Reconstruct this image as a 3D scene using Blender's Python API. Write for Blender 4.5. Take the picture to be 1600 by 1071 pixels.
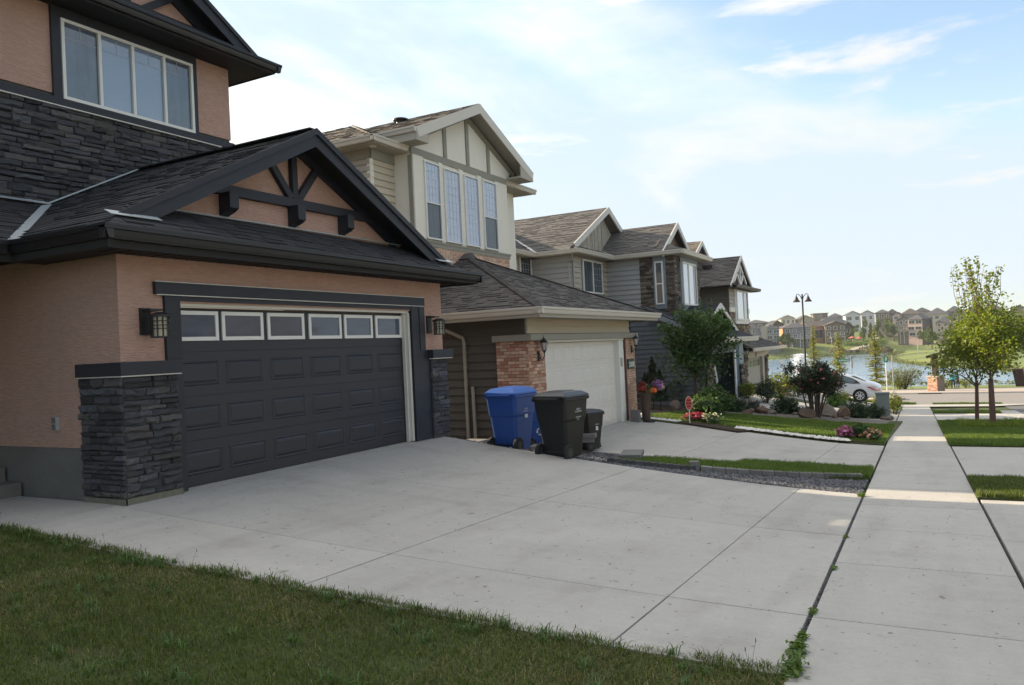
import bpy, math, random
import numpy as np
from mathutils import Vector, Matrix
random.seed(7); rng = np.random.default_rng(11)
scene = bpy.context.scene
for o in list(bpy.data.objects): bpy.data.objects.remove(o)
COL = scene.collection

# ------------------------------------------------------------------ camera
# X runs along the street, Y towards the houses, Z up; the lens is at the origin, 1.6 m above the sidewalk
FP, CX, CY = 1220.0, 800.0, 535.5
_vF = np.array([1460 - CX, 515 - CY, FP]); _F = _vF / np.linalg.norm(_vF)
_vS = np.array([-1450 - CX, 515 + .048 * 2910 - CY, FP]); _S = _vS - _F * (_vS @ _F); _S /= np.linalg.norm(_S)
_U = np.cross(_F, _S)
if _U[1] > 0: _U = -_U
RM = np.array([_F, _S, _U])
def ray(px, py): return RM @ np.array([px - CX, py - CY, FP])
def onX(px, py, d): r = ray(px, py); return r * (d / r[0])
def onY(px, py, d): r = ray(px, py); return r * (d / r[1])
def onZ(px, py, d): r = ray(px, py); return r * (d / r[2])
def onD(px, py, d): return ray(px, py) * (d / FP)
cam_d = bpy.data.cameras.new('camera'); cam = bpy.data.objects.new('camera', cam_d); COL.objects.link(cam)
cam_d.sensor_width = 36; cam_d.lens = FP / 1600 * 36; cam_d.clip_start = .05; cam_d.clip_end = 3000
cm = Matrix.Identity(4)
for i in range(3):
    cm[i][0] = RM[i, 0]; cm[i][1] = -RM[i, 1]; cm[i][2] = -RM[i, 2]
cam.matrix_world = cm
scene.camera = cam

# ------------------------------------------------------------------ sun, sky, exposure
SUN_A, SUN_E = .16, math.radians(21)
az = math.atan2(SUN_A, 1.0)
sd = Vector((math.sin(az) * math.cos(SUN_E), math.cos(az) * math.cos(SUN_E), math.sin(SUN_E)))
sl = bpy.data.lights.new('sun', 'SUN'); sl.energy = 3.8; sl.angle = math.radians(.5); sl.color = (1, .82, .58)
so = bpy.data.objects.new('sun', sl); COL.objects.link(so); so.rotation_euler = sd.to_track_quat('Z', 'Y').to_euler()
so.location = (0, 30, 40)
world = bpy.data.worlds.new('World'); scene.world = world; world.use_nodes = True
wn = world.node_tree; wn.nodes.clear()
def N(nt, t, **kw):
    n = nt.nodes.new(t)
    for k, v in kw.items():
        if hasattr(n, k): setattr(n, k, v)
    return n
out = N(wn, 'ShaderNodeOutputWorld'); bg = N(wn, 'ShaderNodeBackground'); bg.inputs['Strength'].default_value = .105
sky = N(wn, 'ShaderNodeTexSky', sky_type='NISHITA', sun_disc=False, sun_elevation=SUN_E, sun_rotation=az,
        air_density=1.0, dust_density=.7, ozone_density=1.9)
tc = N(wn, 'ShaderNodeTexCoord'); sep = N(wn, 'ShaderNodeSeparateXYZ'); wn.links.new(tc.outputs['Generated'], sep.inputs[0])
def M2(nt, op, a, b=None, c=None, clamp=False):
    n = nt.nodes.new('ShaderNodeMath'); n.operation = op; n.use_clamp = clamp
    for i, v in enumerate((a, b, c)):
        if v is None: continue
        if isinstance(v, (int, float)): n.inputs[i].default_value = v
        else: nt.links.new(v, n.inputs[i])
    return n.outputs[0]
zc = M2(wn, 'ADD', M2(wn, 'MAXIMUM', sep.outputs[2], 0.0), .12)
cu = M2(wn, 'DIVIDE', sep.outputs[0], zc); cv = M2(wn, 'DIVIDE', sep.outputs[1], zc)
cmb = N(wn, 'ShaderNodeCombineXYZ'); wn.links.new(cu, cmb.inputs[0]); wn.links.new(cv, cmb.inputs[1])
mp = N(wn, 'ShaderNodeMapping'); wn.links.new(cmb.outputs[0], mp.inputs[0])
mp.inputs['Rotation'].default_value = (0, 0, .5); mp.inputs['Scale'].default_value = (.55, .9, 1); mp.inputs['Location'].default_value = (1.4, .7, 0)
n1 = N(wn, 'ShaderNodeTexNoise'); n1.inputs['Scale'].default_value = .9; n1.inputs['Detail'].default_value = 9; n1.inputs['Roughness'].default_value = .56; n1.inputs['Distortion'].default_value = .35
wn.links.new(mp.outputs[0], n1.inputs['Vector'])
cr = N(wn, 'ShaderNodeValToRGB'); cr.color_ramp.elements[0].position = .49; cr.color_ramp.elements[1].position = .72
cr.color_ramp.interpolation = 'EASE'
hz = M2(wn, 'MULTIPLY', M2(wn, 'SUBTRACT', 1.0, M2(wn, 'MULTIPLY', sep.outputs[2], 3.0), None, True), .50)   # whiter air low down
sdot = M2(wn, 'ADD', M2(wn, 'MULTIPLY', sep.outputs[0], sd[0]), M2(wn, 'MULTIPLY', sep.outputs[1], sd[1]))   # thicker cloud towards the sun
bias = M2(wn, 'ADD', M2(wn, 'MULTIPLY', M2(wn, 'SUBTRACT', sdot, .35), .10), M2(wn, 'MULTIPLY', M2(wn, 'MAXIMUM', M2(wn, 'SUBTRACT', sep.outputs[2], .33), 0.0), .35))   # extra cloud added overhead, mostly out of view, to lift the shaded ground
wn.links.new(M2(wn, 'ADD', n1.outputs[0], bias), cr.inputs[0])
mp2 = N(wn, 'ShaderNodeMapping'); wn.links.new(tc.outputs['Generated'], mp2.inputs[0]); mp2.inputs['Scale'].default_value = (2.1, 2.6, 13); mp2.inputs['Rotation'].default_value = (.10, .05, .3); mp2.inputs['Location'].default_value = (.4, 2.3, .9)
n2 = N(wn, 'ShaderNodeTexNoise'); n2.inputs['Scale'].default_value = 1; n2.inputs['Detail'].default_value = 8; n2.inputs['Roughness'].default_value = .6; n2.inputs['Distortion'].default_value = .25; wn.links.new(mp2.outputs[0], n2.inputs['Vector'])
cr2 = N(wn, 'ShaderNodeMapRange'); cr2.interpolation_type = 'SMOOTHSTEP'; wn.links.new(n2.outputs[0], cr2.inputs[0]); cr2.inputs[1].default_value = .52; cr2.inputs[2].default_value = .66
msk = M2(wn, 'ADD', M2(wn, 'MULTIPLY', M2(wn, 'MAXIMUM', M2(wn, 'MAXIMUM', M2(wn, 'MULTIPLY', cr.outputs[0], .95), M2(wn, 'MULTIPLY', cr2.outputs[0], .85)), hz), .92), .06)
mixc = N(wn, 'ShaderNodeMixRGB'); wn.links.new(msk, mixc.inputs[0]); skc = N(wn, 'ShaderNodeVectorMath', operation='MINIMUM'); wn.links.new(sky.outputs[0], skc.inputs[0]); skc.inputs[1].default_value = (2.1, 2.85, 3.7); wn.links.new(skc.outputs[0], mixc.inputs[1])   # sky colour capped per channel to keep the low sky from glaring
gl_ = M2(wn, 'POWER', M2(wn, 'MAXIMUM', M2(wn, 'ADD', M2(wn, 'MULTIPLY', sdot, .72), M2(wn, 'MULTIPLY', sep.outputs[2], .70)), 0.0), 4.0)   # sunward and overhead clouds brightened and warmed to lift the shade below
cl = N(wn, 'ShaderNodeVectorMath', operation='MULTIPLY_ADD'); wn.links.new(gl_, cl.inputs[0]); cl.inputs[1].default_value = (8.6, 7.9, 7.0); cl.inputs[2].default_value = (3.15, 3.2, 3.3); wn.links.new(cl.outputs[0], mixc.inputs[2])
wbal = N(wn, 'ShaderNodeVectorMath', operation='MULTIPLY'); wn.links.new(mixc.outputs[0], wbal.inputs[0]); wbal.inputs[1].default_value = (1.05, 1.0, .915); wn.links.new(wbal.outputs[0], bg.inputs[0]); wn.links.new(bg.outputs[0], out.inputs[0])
scene.view_settings.view_transform = 'Standard'; scene.view_settings.look = 'None'
scene.view_settings.exposure = 1.56; scene.view_settings.gamma = 1
scene.view_settings.use_curve_mapping = False
scene.render.engine = 'CYCLES'

# ------------------------------------------------------------------ materials
MATS = {}
def mat(name, col, rough=.85, var=0.0, noise=None, bump=None, col2=None, mask=None, metal=0.0, spec=.35, hue=0.0, streak=None, coat=0.0, trans=None, sub=None):
    """var: brightness change per piece; noise: list of (scale xyz, amount); bump: list of (scale xyz, height m)"""
    if name in MATS: return MATS[name]
    m = bpy.data.materials.new(name); m.use_nodes = True; nt = m.node_tree; b = nt.nodes['Principled BSDF']
    b.inputs['Roughness'].default_value = rough; b.inputs['Metallic'].default_value = metal
    b.inputs['Specular IOR Level'].default_value = spec; b.inputs['Coat Weight'].default_value = coat
    geo = N(nt, 'ShaderNodeNewGeometry')
    rgb = N(nt, 'ShaderNodeRGB'); rgb.outputs[0].default_value = (*col, 1); c = rgb.outputs[0]
    def tex(scale, detail=4, rough_=.6):
        mpn = N(nt, 'ShaderNodeMapping'); nt.links.new(geo.outputs['Position'], mpn.inputs[0])
        if isinstance(scale, (int, float)): scale = (scale,) * 3
        mpn.inputs['Scale'].default_value = scale
        t = N(nt, 'ShaderNodeTexNoise'); t.inputs['Scale'].default_value = 1; t.inputs['Detail'].default_value = detail; t.inputs['Roughness'].default_value = rough_
        nt.links.new(mpn.outputs[0], t.inputs['Vector']); return t.outputs[0]
    if col2 is not None:
        sc, lo, hi = mask
        rp = N(nt, 'ShaderNodeMapRange'); nt.links.new(tex(sc, 5), rp.inputs[0]); rp.inputs[1].default_value = lo; rp.inputs[2].default_value = hi
        mx = N(nt, 'ShaderNodeMixRGB'); nt.links.new(rp.outputs[0], mx.inputs[0]); nt.links.new(c, mx.inputs[1]); mx.inputs[2].default_value = (*col2, 1); c = mx.outputs[0]
    fac = None
    def mulf(f):
        nonlocal fac
        fac = f if fac is None else M2(nt, 'MULTIPLY', fac, f)
    for sc, am in (noise or []):
        mulf(M2(nt, 'ADD', M2(nt, 'MULTIPLY', M2(nt, 'SUBTRACT', tex(sc), .5), 2 * am), 1.0))
    rnd = None
    if var or hue:
        oi = N(nt, 'ShaderNodeObjectInfo')
        rnd = M2(nt, 'FRACT', M2(nt, 'ADD', geo.outputs['Random Per Island'], oi.outputs['Random']))
    if var: mulf(M2(nt, 'ADD', M2(nt, 'MULTIPLY', M2(nt, 'SUBTRACT', rnd, .5), 2 * var), 1.0))
    if hue:
        hs = N(nt, 'ShaderNodeHueSaturation'); nt.links.new(c, hs.inputs['Color'])
        r2 = M2(nt, 'FRACT', M2(nt, 'MULTIPLY', rnd, 7.31))
        nt.links.new(M2(nt, 'ADD', M2(nt, 'MULTIPLY', M2(nt, 'SUBTRACT', r2, .5), hue), .5), hs.inputs['Hue'])
        nt.links.new(M2(nt, 'ADD', M2(nt, 'MULTIPLY', M2(nt, 'FRACT', M2(nt, 'MULTIPLY', rnd, 3.7)), .5), .7), hs.inputs['Saturation'])
        c = hs.outputs[0]
    if fac is not None:
        vm = N(nt, 'ShaderNodeVectorMath', operation='SCALE'); nt.links.new(c, vm.inputs[0]); nt.links.new(fac, vm.inputs['Scale']); c = vm.outputs[0]
    nt.links.new(c, b.inputs['Base Color'])
    if bump:
        h = None
        for sc, hh in bump:
            t = M2(nt, 'MULTIPLY', tex(sc, 3, .55), hh); h = t if h is None else M2(nt, 'ADD', h, t)
        bn = N(nt, 'ShaderNodeBump'); bn.inputs['Strength'].default_value = 1; bn.inputs['Distance'].default_value = 1
        nt.links.new(h, bn.inputs['Height']); nt.links.new(bn.outputs[0], b.inputs['Normal'])
    if trans is not None:      # thin leaf: light passes through
        tr = N(nt, 'ShaderNodeBsdfTranslucent'); ms = N(nt, 'ShaderNodeMixShader'); ms.inputs[0].default_value = trans
        vm2 = N(nt, 'ShaderNodeMixRGB', blend_type='MULTIPLY'); vm2.inputs[0].default_value = 1; nt.links.new(c, vm2.inputs[1]); vm2.inputs[2].default_value = (1.5, 1.5, .55, 1)
        nt.links.new(vm2.outputs[0], tr.inputs[0]); nt.links.new(b.outputs[0], ms.inputs[1]); nt.links.new(tr.outputs[0], ms.inputs[2])
        nt.links.new(ms.outputs[0], nt.nodes['Material Output'].inputs[0])
    MATS[name] = m
    return m

# ------------------------------------------------------------------ object helpers
def link(o, parent=None):
    COL.objects.link(o)
    if parent is not None: o.parent = parent
    return o
def thing(name, label, cat, loc=(0, 0, 0), group=None):
    o = bpy.data.objects.new(name, None); link(o); o.location = loc; o.empty_display_size = .2
    o['label'] = label; o['category'] = cat
    if group: o['group'] = group
    return o
def origin(p):
    q = np.zeros(3)
    while p is not None:
        q = q + np.array(p.location); p = p.parent
    return q
class MB:
    def __init__(s): s.v = []; s.f = []; s.mi = []; s.cur = 0
    def face(s, pts, mi=None):
        b = len(s.v); s.v += [tuple(p) for p in pts]; s.f.append(tuple(range(b, b + len(pts)))); s.mi.append(s.cur)
    def raw(s, vs, fs):
        b = len(s.v); s.v += [tuple(p) for p in vs]
        for f in fs: s.f.append(tuple(b + i for i in f)); s.mi.append(s.cur)
    def box(s, x0, y0, z0, x1, y1, z1):
        s.obox(((x0 + x1) / 2, (y0 + y1) / 2, (z0 + z1) / 2), (1, 0, 0), (0, 1, 0), (0, 0, 1), abs(x1 - x0), abs(y1 - y0), abs(z1 - z0))
    def obox(s, c, u, v, n, a, b, d, ch=0.0):
        c, u, v, n = map(np.array, (c, u, v, n))
        vs = [c + u * a / 2 * i + v * b / 2 * j + n * d / 2 * k for k in (-1, 1) for j in (-1, 1) for i in (-1, 1)]
        s.raw(vs, [(0, 2, 3, 1), (4, 5, 7, 6), (0, 1, 5, 4), (2, 6, 7, 3), (0, 4, 6, 2), (1, 3, 7, 5)])
    def prism(s, pts, vec):
        n = len(pts); a = [np.array(p, float) for p in pts]; b = [p + np.array(vec) for p in a]
        s.raw(a + b, [tuple(range(n))[::-1], tuple(range(n, 2 * n))] + [(i, (i + 1) % n, n + (i + 1) % n, n + i) for i in range(n)])
    def bar(s, p, q, w, h, up=(0, 0, 1)):
        p, q, up = map(lambda t: np.array(t, float), (p, q, up)); d = q - p; L = np.linalg.norm(d); d /= L
        r = np.cross(d, up); r /= np.linalg.norm(r); u = np.cross(r, d)
        s.obox((p + q) / 2, d, r, u, L, w, h)
    def tube(s, pts, rad, n=8, cap=True):
        pts = [np.array(p, float) for p in pts]; rs = rad if hasattr(rad, '__len__') else [rad] * len(pts)
        base = len(s.v); pr = None
        for i, p in enumerate(pts):
            d = pts[min(i + 1, len(pts) - 1)] - pts[max(i - 1, 0)]; d = d / (np.linalg.norm(d) + 1e-9)
            if pr is None:
                pr = np.cross(d, (0, 0, 1.)) if abs(d[2]) < .9 else np.cross(d, (1., 0, 0))
            pr = pr - d * (pr @ d); pr /= np.linalg.norm(pr); q = np.cross(d, pr)
            for k in range(n):
                t = 2 * math.pi * k / n; s.v.append(tuple(p + (pr * math.cos(t) + q * math.sin(t)) * rs[i]))
        for i in range(len(pts) - 1):
            for k in range(n):
                a = base + i * n + k; b = base + i * n + (k + 1) % n; s.f.append((a, b, b + n, a + n)); s.mi.append(s.cur)
        if cap:
            s.f.append(tuple(base + k for k in range(n))[::-1]); s.f.append(tuple(base + (len(pts) - 1) * n + k for k in range(n))); s.mi += [s.cur] * 2
    def lathe(s, prof, c, n=20):
        c = np.array(c, float); base = len(s.v)
        for r, z in prof:
            for k in range(n):
                t = 2 * math.pi * k / n; s.v.append((c[0] + r * math.cos(t), c[1] + r * math.sin(t), c[2] + z))
        for i in range(len(prof) - 1):
            for k in range(n):
                a = base + i * n + k; b = base + i * n + (k + 1) % n; s.f.append((a, b, b + n, a + n)); s.mi.append(s.cur)
    def build(s, name, mt, parent=None, smooth=False, bevel=0, kind=None, label=None):
        L = origin(parent) if parent is not None else np.zeros(3)
        me = bpy.data.meshes.new(name); v = np.array(s.v, float).reshape(-1, 3) - L
        me.from_pydata(v.tolist(), [], s.f)
        for m_ in (mt if isinstance(mt, (list, tuple)) else [mt]): me.materials.append(m_)
        if isinstance(mt, (list, tuple)): me.polygons.foreach_set('material_index', s.mi)
        if smooth: me.polygons.foreach_set('use_smooth', [True] * len(me.polygons))
        me.update()
        o = bpy.data.objects.new(name, me); link(o, parent)
        if bevel:
            bv = o.modifiers.new('bevel', 'BEVEL'); bv.width = bevel; bv.segments = 2; bv.limit_method = 'ANGLE'; bv.angle_limit = .6
        if kind: o['kind'] = kind
        if label: o['label'] = label
        return o
def np_mesh(name, V, Fq, mt, parent=None, kind=None, smooth=False):
    """V (n,3), Fq (m,k) uniform faces"""
    L = origin(parent) if parent is not None else np.zeros(3)
    me = bpy.data.meshes.new(name); V = (np.asarray(V) - L).astype(np.float32); Fq = np.asarray(Fq, dtype=np.int32); k = Fq.shape[1]
    me.vertices.add(len(V)); me.vertices.foreach_set('co', V.ravel())
    me.loops.add(Fq.size); me.loops.foreach_set('vertex_index', Fq.ravel())
    me.polygons.add(len(Fq)); me.polygons.foreach_set('loop_start', np.arange(0, Fq.size, k, dtype=np.int32))
    if smooth: me.polygons.foreach_set('use_smooth', np.ones(len(Fq), bool))
    me.update(calc_edges=True); me.validate()
    me.materials.append(mt)
    o = bpy.data.objects.new(name, me); link(o, parent)
    if kind: o['kind'] = kind
    return o
class Frame:
    def __init__(s, o, u, v):
        s.o = np.array(o, float); s.u = np.array(u, float); s.u /= np.linalg.norm(s.u); s.v = np.array(v, float); s.v /= np.linalg.norm(s.v); s.n = np.cross(s.u, s.v)
    def P(s, a, b, c=0.0): return s.o + s.u * a + s.v * b + s.n * c
    def M(s, a, b, c, sx, sy, sz):
        m = Matrix.Identity(4); p = s.P(a, b, c)
        for i in range(3): m[i][0] = s.u[i] * sx; m[i][1] = s.v[i] * sy; m[i][2] = s.n[i] * sz; m[i][3] = p[i]
        return m
def front(y): return Frame((0, y, 0), (1, 0, 0), (0, 0, 1))      # faces the street (-Y): a = X, b = Z
def side(x): return Frame((x, 0, 0), (0, -1, 0), (0, 0, 1))      # faces the camera end (-X): a = -Y, b = Z
def fb(mb, fr, a0, b0, a1, b1, c0, c1):                          # box given in a frame
    mb.obox(fr.P((a0 + a1) / 2, (b0 + b1) / 2, (c0 + c1) / 2), fr.u, fr.v, fr.n, abs(a1 - a0), abs(b1 - b0), abs(c1 - c0))
def fbar(mb, fr, p, q, w, c0, c1):                               # slanting board between two frame points
    p = np.array(p, float); q = np.array(q, float); d = q - p; L = np.linalg.norm(d); d /= L; nrm = np.array([-d[1], d[0]])
    m = (p + q) / 2
    mb.obox(fr.P(m[0], m[1], (c0 + c1) / 2), fr.u * d[0] + fr.v * d[1], fr.u * nrm[0] + fr.v * nrm[1], fr.n, L, w, c1 - c0)
def interval(poly, b):
    xs = []
    n = len(poly)
    for i in range(n):
        (x0, y0), (x1, y1) = poly[i], poly[(i + 1) % n]
        if y0 == y1:
            if abs(y0 - b) < 1e-9: xs += [x0, x1]
            continue
        if min(y0, y1) - 1e-9 <= b <= max(y0, y1) + 1e-9: xs.append(x0 + (x1 - x0) * (b - y0) / (y1 - y0))
    return (min(xs), max(xs)) if xs else None

class Pieces:
    """alike pieces of one part: the largest in view are objects of their own, the rest is one joined part"""
    def __init__(s, parent, name, mt, limit=300, minpx=8.0):
        s.parent, s.name, s.mt, s.limit, s.minpx = parent, name, mt, limit, minpx; s.items = []
    def add(s, variant, Mx, mt=0):        # variant: (verts, faces, cache key)
        vs = variant[0]; P = [Mx @ Vector(p) for p in (vs[0], vs[len(vs) // 2], vs[-1])]
        s.items.append([variant, Mx, mt, s.px(P)])
    def add_raw(s, vs, fs, mt=0):
        s.items.append([(vs, fs, None), None, mt, s.px([Vector(p) for p in vs])])
    def px(s, P):
        c = sum(P, Vector()) / len(P); return max((p - c).length for p in P) * 2 * FP / max(c.length, .1)
    def finish(s):
        mts = s.mt if isinstance(s.mt, (list, tuple)) else [s.mt]
        s.items.sort(key=lambda t: -t[3]); L = origin(s.parent); T = Matrix.Translation(-Vector(L)); cache = {}
        k = 0; rest = []
        for it in s.items:
            if k < s.limit and it[3] >= s.minpx:
                (vs, fs, key), Mx, mi, _ = it
                if key is None or (key, mi) not in cache:
                    me = bpy.data.meshes.new(s.name)
                    if Mx is None: me.from_pydata([tuple(Vector(p) - Vector(L)) for p in vs], [], fs)
                    else: me.from_pydata([tuple(p) for p in vs], [], fs)
                    me.materials.append(mts[mi]); me.update()
                    if key is not None: cache[(key, mi)] = me
                else: me = cache[(key, mi)]
                o = bpy.data.objects.new(s.name, me); link(o, s.parent)
                if Mx is not None: o.matrix_basis = T @ Mx
                k += 1
            else: rest.append(it)
        if rest:
            V = []; F = []; MI = []
            for (vs, fs, key), Mx, mi, _ in rest:
                b = len(V); V += [tuple(Mx @ Vector(p)) if Mx is not None else tuple(p) for p in vs]
                for f in fs: F.append(tuple(b + i for i in f)); MI.append(mi)
            me = bpy.data.meshes.new(s.name); me.from_pydata([tuple(Vector(p) - Vector(L)) for p in V], [], F)
            for m_ in mts: me.materials.append(m_)
            me.polygons.foreach_set('material_index', MI); me.update()
            o = bpy.data.objects.new(s.name, me); link(o, s.parent); o['kind'] = 'stuff'

def stone_variant(i):
    r = random.Random(100 + i); J = lambda a: r.uniform(-a, a)
    xs = [-.5, -.2 + J(.1), .18 + J(.1), .5]
    vs = []
    for y in (-.5, .5):
        for x in xs: vs.append((x + J(.008), y + J(.09), 0))
    for y in (-.5, .5):
        for x in xs: vs.append((x + J(.012), y + J(.10), .5 + J(.25)))
    for y in (-.3, .28):
        for x in xs: vs.append((x * .94 + J(.02), y + J(.14), .85 + J(.4)))
    fs = []
    for k in range(3):
        fs += [(k, 4 + k, 5 + k, k + 1)][:0]
        fs += [(8 + k, 9 + k, 17 + k, 16 + k), (16 + k, 17 + k, 21 + k, 20 + k), (20 + k, 21 + k, 13 + k, 12 + k)]
        fs += [(k, k + 1, 9 + k, 8 + k), (12 + k, 13 + k, 5 + k, 4 + k)]
    fs += [(0, 8, 12, 4), (8, 16, 20, 12), (3, 7, 15, 11), (11, 15, 23, 19)]
    return vs, fs, 'st%d' % i
STV = [stone_variant(i) for i in range(14)]
def stones(pc, fr, poly, rh=(.05, .11), rl=(.14, .45), th=(.03, .06), seed=1, nm=1, gap=.006):
    r = random.Random(seed); b = min(p[1] for p in poly); top = max(p[1] for p in poly)
    while b < top - .015:
        h = min(r.uniform(*rh), top - b)
        if top - b - h < .03: h = top - b
        i0 = interval(poly, b + h * .5)
        if i0:
            a, e = i0; a -= r.uniform(0, rl[0] * .0)
            while a < e - .01:
                L = r.uniform(*rl); L = min(L, e - a)
                if e - a - L < .08: L = e - a
                hh = h
                pc.add(r.choice(STV), fr.M(a + L / 2, b + h / 2, -.01, L - gap, (hh - gap * .6) * r.uniform(.93, 1.02), r.uniform(*th)), r.randrange(nm))
                a += L
        b += h
BRK = ([(-.5, -.5, 0), (.5, -.5, 0), (.5, .5, 0), (-.5, .5, 0), (-.49, -.45, 1), (.49, -.45, 1), (.49, .45, 1), (-.49, .45, 1)],
       [(4, 5, 6, 7), (0, 1, 5, 4), (1, 2, 6, 5), (2, 3, 7, 6), (3, 0, 4, 7)], 'brick')
def bricks(pc, fr, poly, bl=.2, bh=.068, mortar=.01, th=.018, seed=1, nm=1, ragged=False):
    r = random.Random(seed); b = min(p[1] for p in poly); top = max(p[1] for p in poly); row = 0
    while b < top - .01:
        h = min(bh, top - b); i0 = interval(poly, min(b + h * .5, top - .001))
        if i0:
            a, e = i0; first = True; x = a
            while x < e - .005:
                L = bl * (.5 if (first and row % 2) else 1); L = min(L, e - x)
                pc.add(BRK, fr.M(x + L / 2, b + h / 2, 0, L - mortar, h - mortar, th * r.uniform(.8, 1.15)), r.randrange(nm)); x += L; first = False
        b += bh; row += 1
def siding(parent, fr, poly, mt, expo=.2, holes=(), c=.0, name='siding_board', limit=300, seam=None, minpx=8, lap=.045):
    pc = Pieces(parent, name, mt, limit, minpx); b = min(p[1] for p in poly); top = max(p[1] for p in poly)
    while b < top - .01:
        t = min(b + expo, top); i0, i1 = interval(poly, b + .0005), interval(poly, t - .0005)
        if i0 and i1:
            segs = [(i0[0], i0[1], i1[0], i1[1])]
            for (a0, b0, a1, b1) in holes:
                if b0 < t - .02 and b1 > b + .02:
                    ns = []
                    for (p0, p1, q0, q1) in segs:
                        if a0 > p0 and a0 < p1: ns.append((p0, a0, q0, a0))
                        if a1 < p1 and a1 > p0: ns.append((a1, p1, a1, q1))
                        if a1 <= p0 or a0 >= p1: ns.append((p0, p1, q0, q1))
                    segs = ns
            for (p0, p1, q0, q1) in segs:
                if p1 - p0 < .02: continue
                vs = [fr.P(p0, b, c), fr.P(p1, b, c), fr.P(p1, b, c + lap), fr.P(p0, b, c + lap),
                      fr.P(q0, t, c), fr.P(q1, t, c), fr.P(q1, t, c + .004), fr.P(q0, t, c + .004)]
                pc.add_raw(vs, [(0, 3, 2, 1), (3, 7, 6, 2), (4, 5, 6, 7), (0, 4, 7, 3), (1, 2, 6, 5)])
        b += expo
    pc.finish()
SHG = [([(-.5, 0, 0), (.5, 0, 0), (.5, 1, 0), (-.5, 1, 0), (-.49, 0, 1), (.49, 0, 1), (.5, 1, .15), (-.5, 1, .15)],
        [(4, 5, 6, 7), (0, 1, 5, 4), (1, 2, 6, 5), (3, 0, 4, 7)], 'shg')]
def shingles(parent, pts, mt, expo=.14, wid=(.16, .36), limit=300, seed=1, slab=None, th=(.006, .018), minpx=9, name='shingle', flip=False, nm=1):
    """pts: 3D convex roof polygon whose first edge is the eave"""
    P = [np.array(p, float) for p in pts]; u = P[1] - P[0]; u /= np.linalg.norm(u)
    w = None
    for q in P[2:]:
        d = q - P[0]; d = d - u * (d @ u)
        if np.linalg.norm(d) > .05: w = d / np.linalg.norm(d); break
    fr = Frame(P[0], u, w)
    if fr.n[2] < 0: fr = Frame(P[0], -u, w)
    poly = [((p - P[0]) @ fr.u, (p - P[0]) @ fr.v) for p in P]
    r = random.Random(seed); pc = Pieces(parent, name, mt, limit, minpx); b = min(p[1] for p in poly); top = max(p[1] for p in poly)
    while b < top - .005:
        t = min(b + expo * 1.0, top); i0, i1 = interval(poly, b + 1e-4), interval(poly, t - 1e-4)
        if i0 and i1:
            lo = min(i0[0], i1[0]); hi = max(i0[1], i1[1]); x = lo - r.uniform(0, .3)
            while x < hi:
                W = r.uniform(*wid); x1 = x + W; h = r.choice((th[0], th[0], th[1], th[1] * .8)) 
                a0, a1 = max(x, i0[0]), min(x1, i0[1]); c0, c1 = max(x, i1[0]), min(x1, i1[1])
                if x >= max(i0[0], i1[0]) and x1 <= min(i0[1], i1[1]) and t - b > expo * .98:
                    pc.add(SHG[0], fr.M(x + W / 2, b, 0, W - .004, expo, h), r.randrange(nm))
                elif a1 - a0 > .01 or c1 - c0 > .01:
                    if a1 < a0: a0 = a1 = (c0 if c0 > i0[1] else c1) ; a0 = a1 = min(max(a0, i0[0]), i0[1])
                    if c1 < c0: c0 = c1 = min(max((a0 + a1) / 2, i1[0]), i1[1])
                    vs = [fr.P(a0, b, 0), fr.P(a1, b, 0), fr.P(c1, t, 0), fr.P(c0, t, 0), fr.P(a0, b, h), fr.P(a1, b, h), fr.P(c1, t, h * .15), fr.P(c0, t, h * .15)]
                    pc.add_raw(vs, SHG[0][1], r.randrange(nm))
                x = x1
        b += expo
    pc.finish()
def roof_plane(mb, pts, th=.03):
    P = [np.array(p, float) for p in pts]; n = np.cross(P[1] - P[0], P[2] - P[0]); n /= np.linalg.norm(n)
    if n[2] < 0: n = -n
    mb.prism([p - n * .001 for p in P], -n * th)

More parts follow.
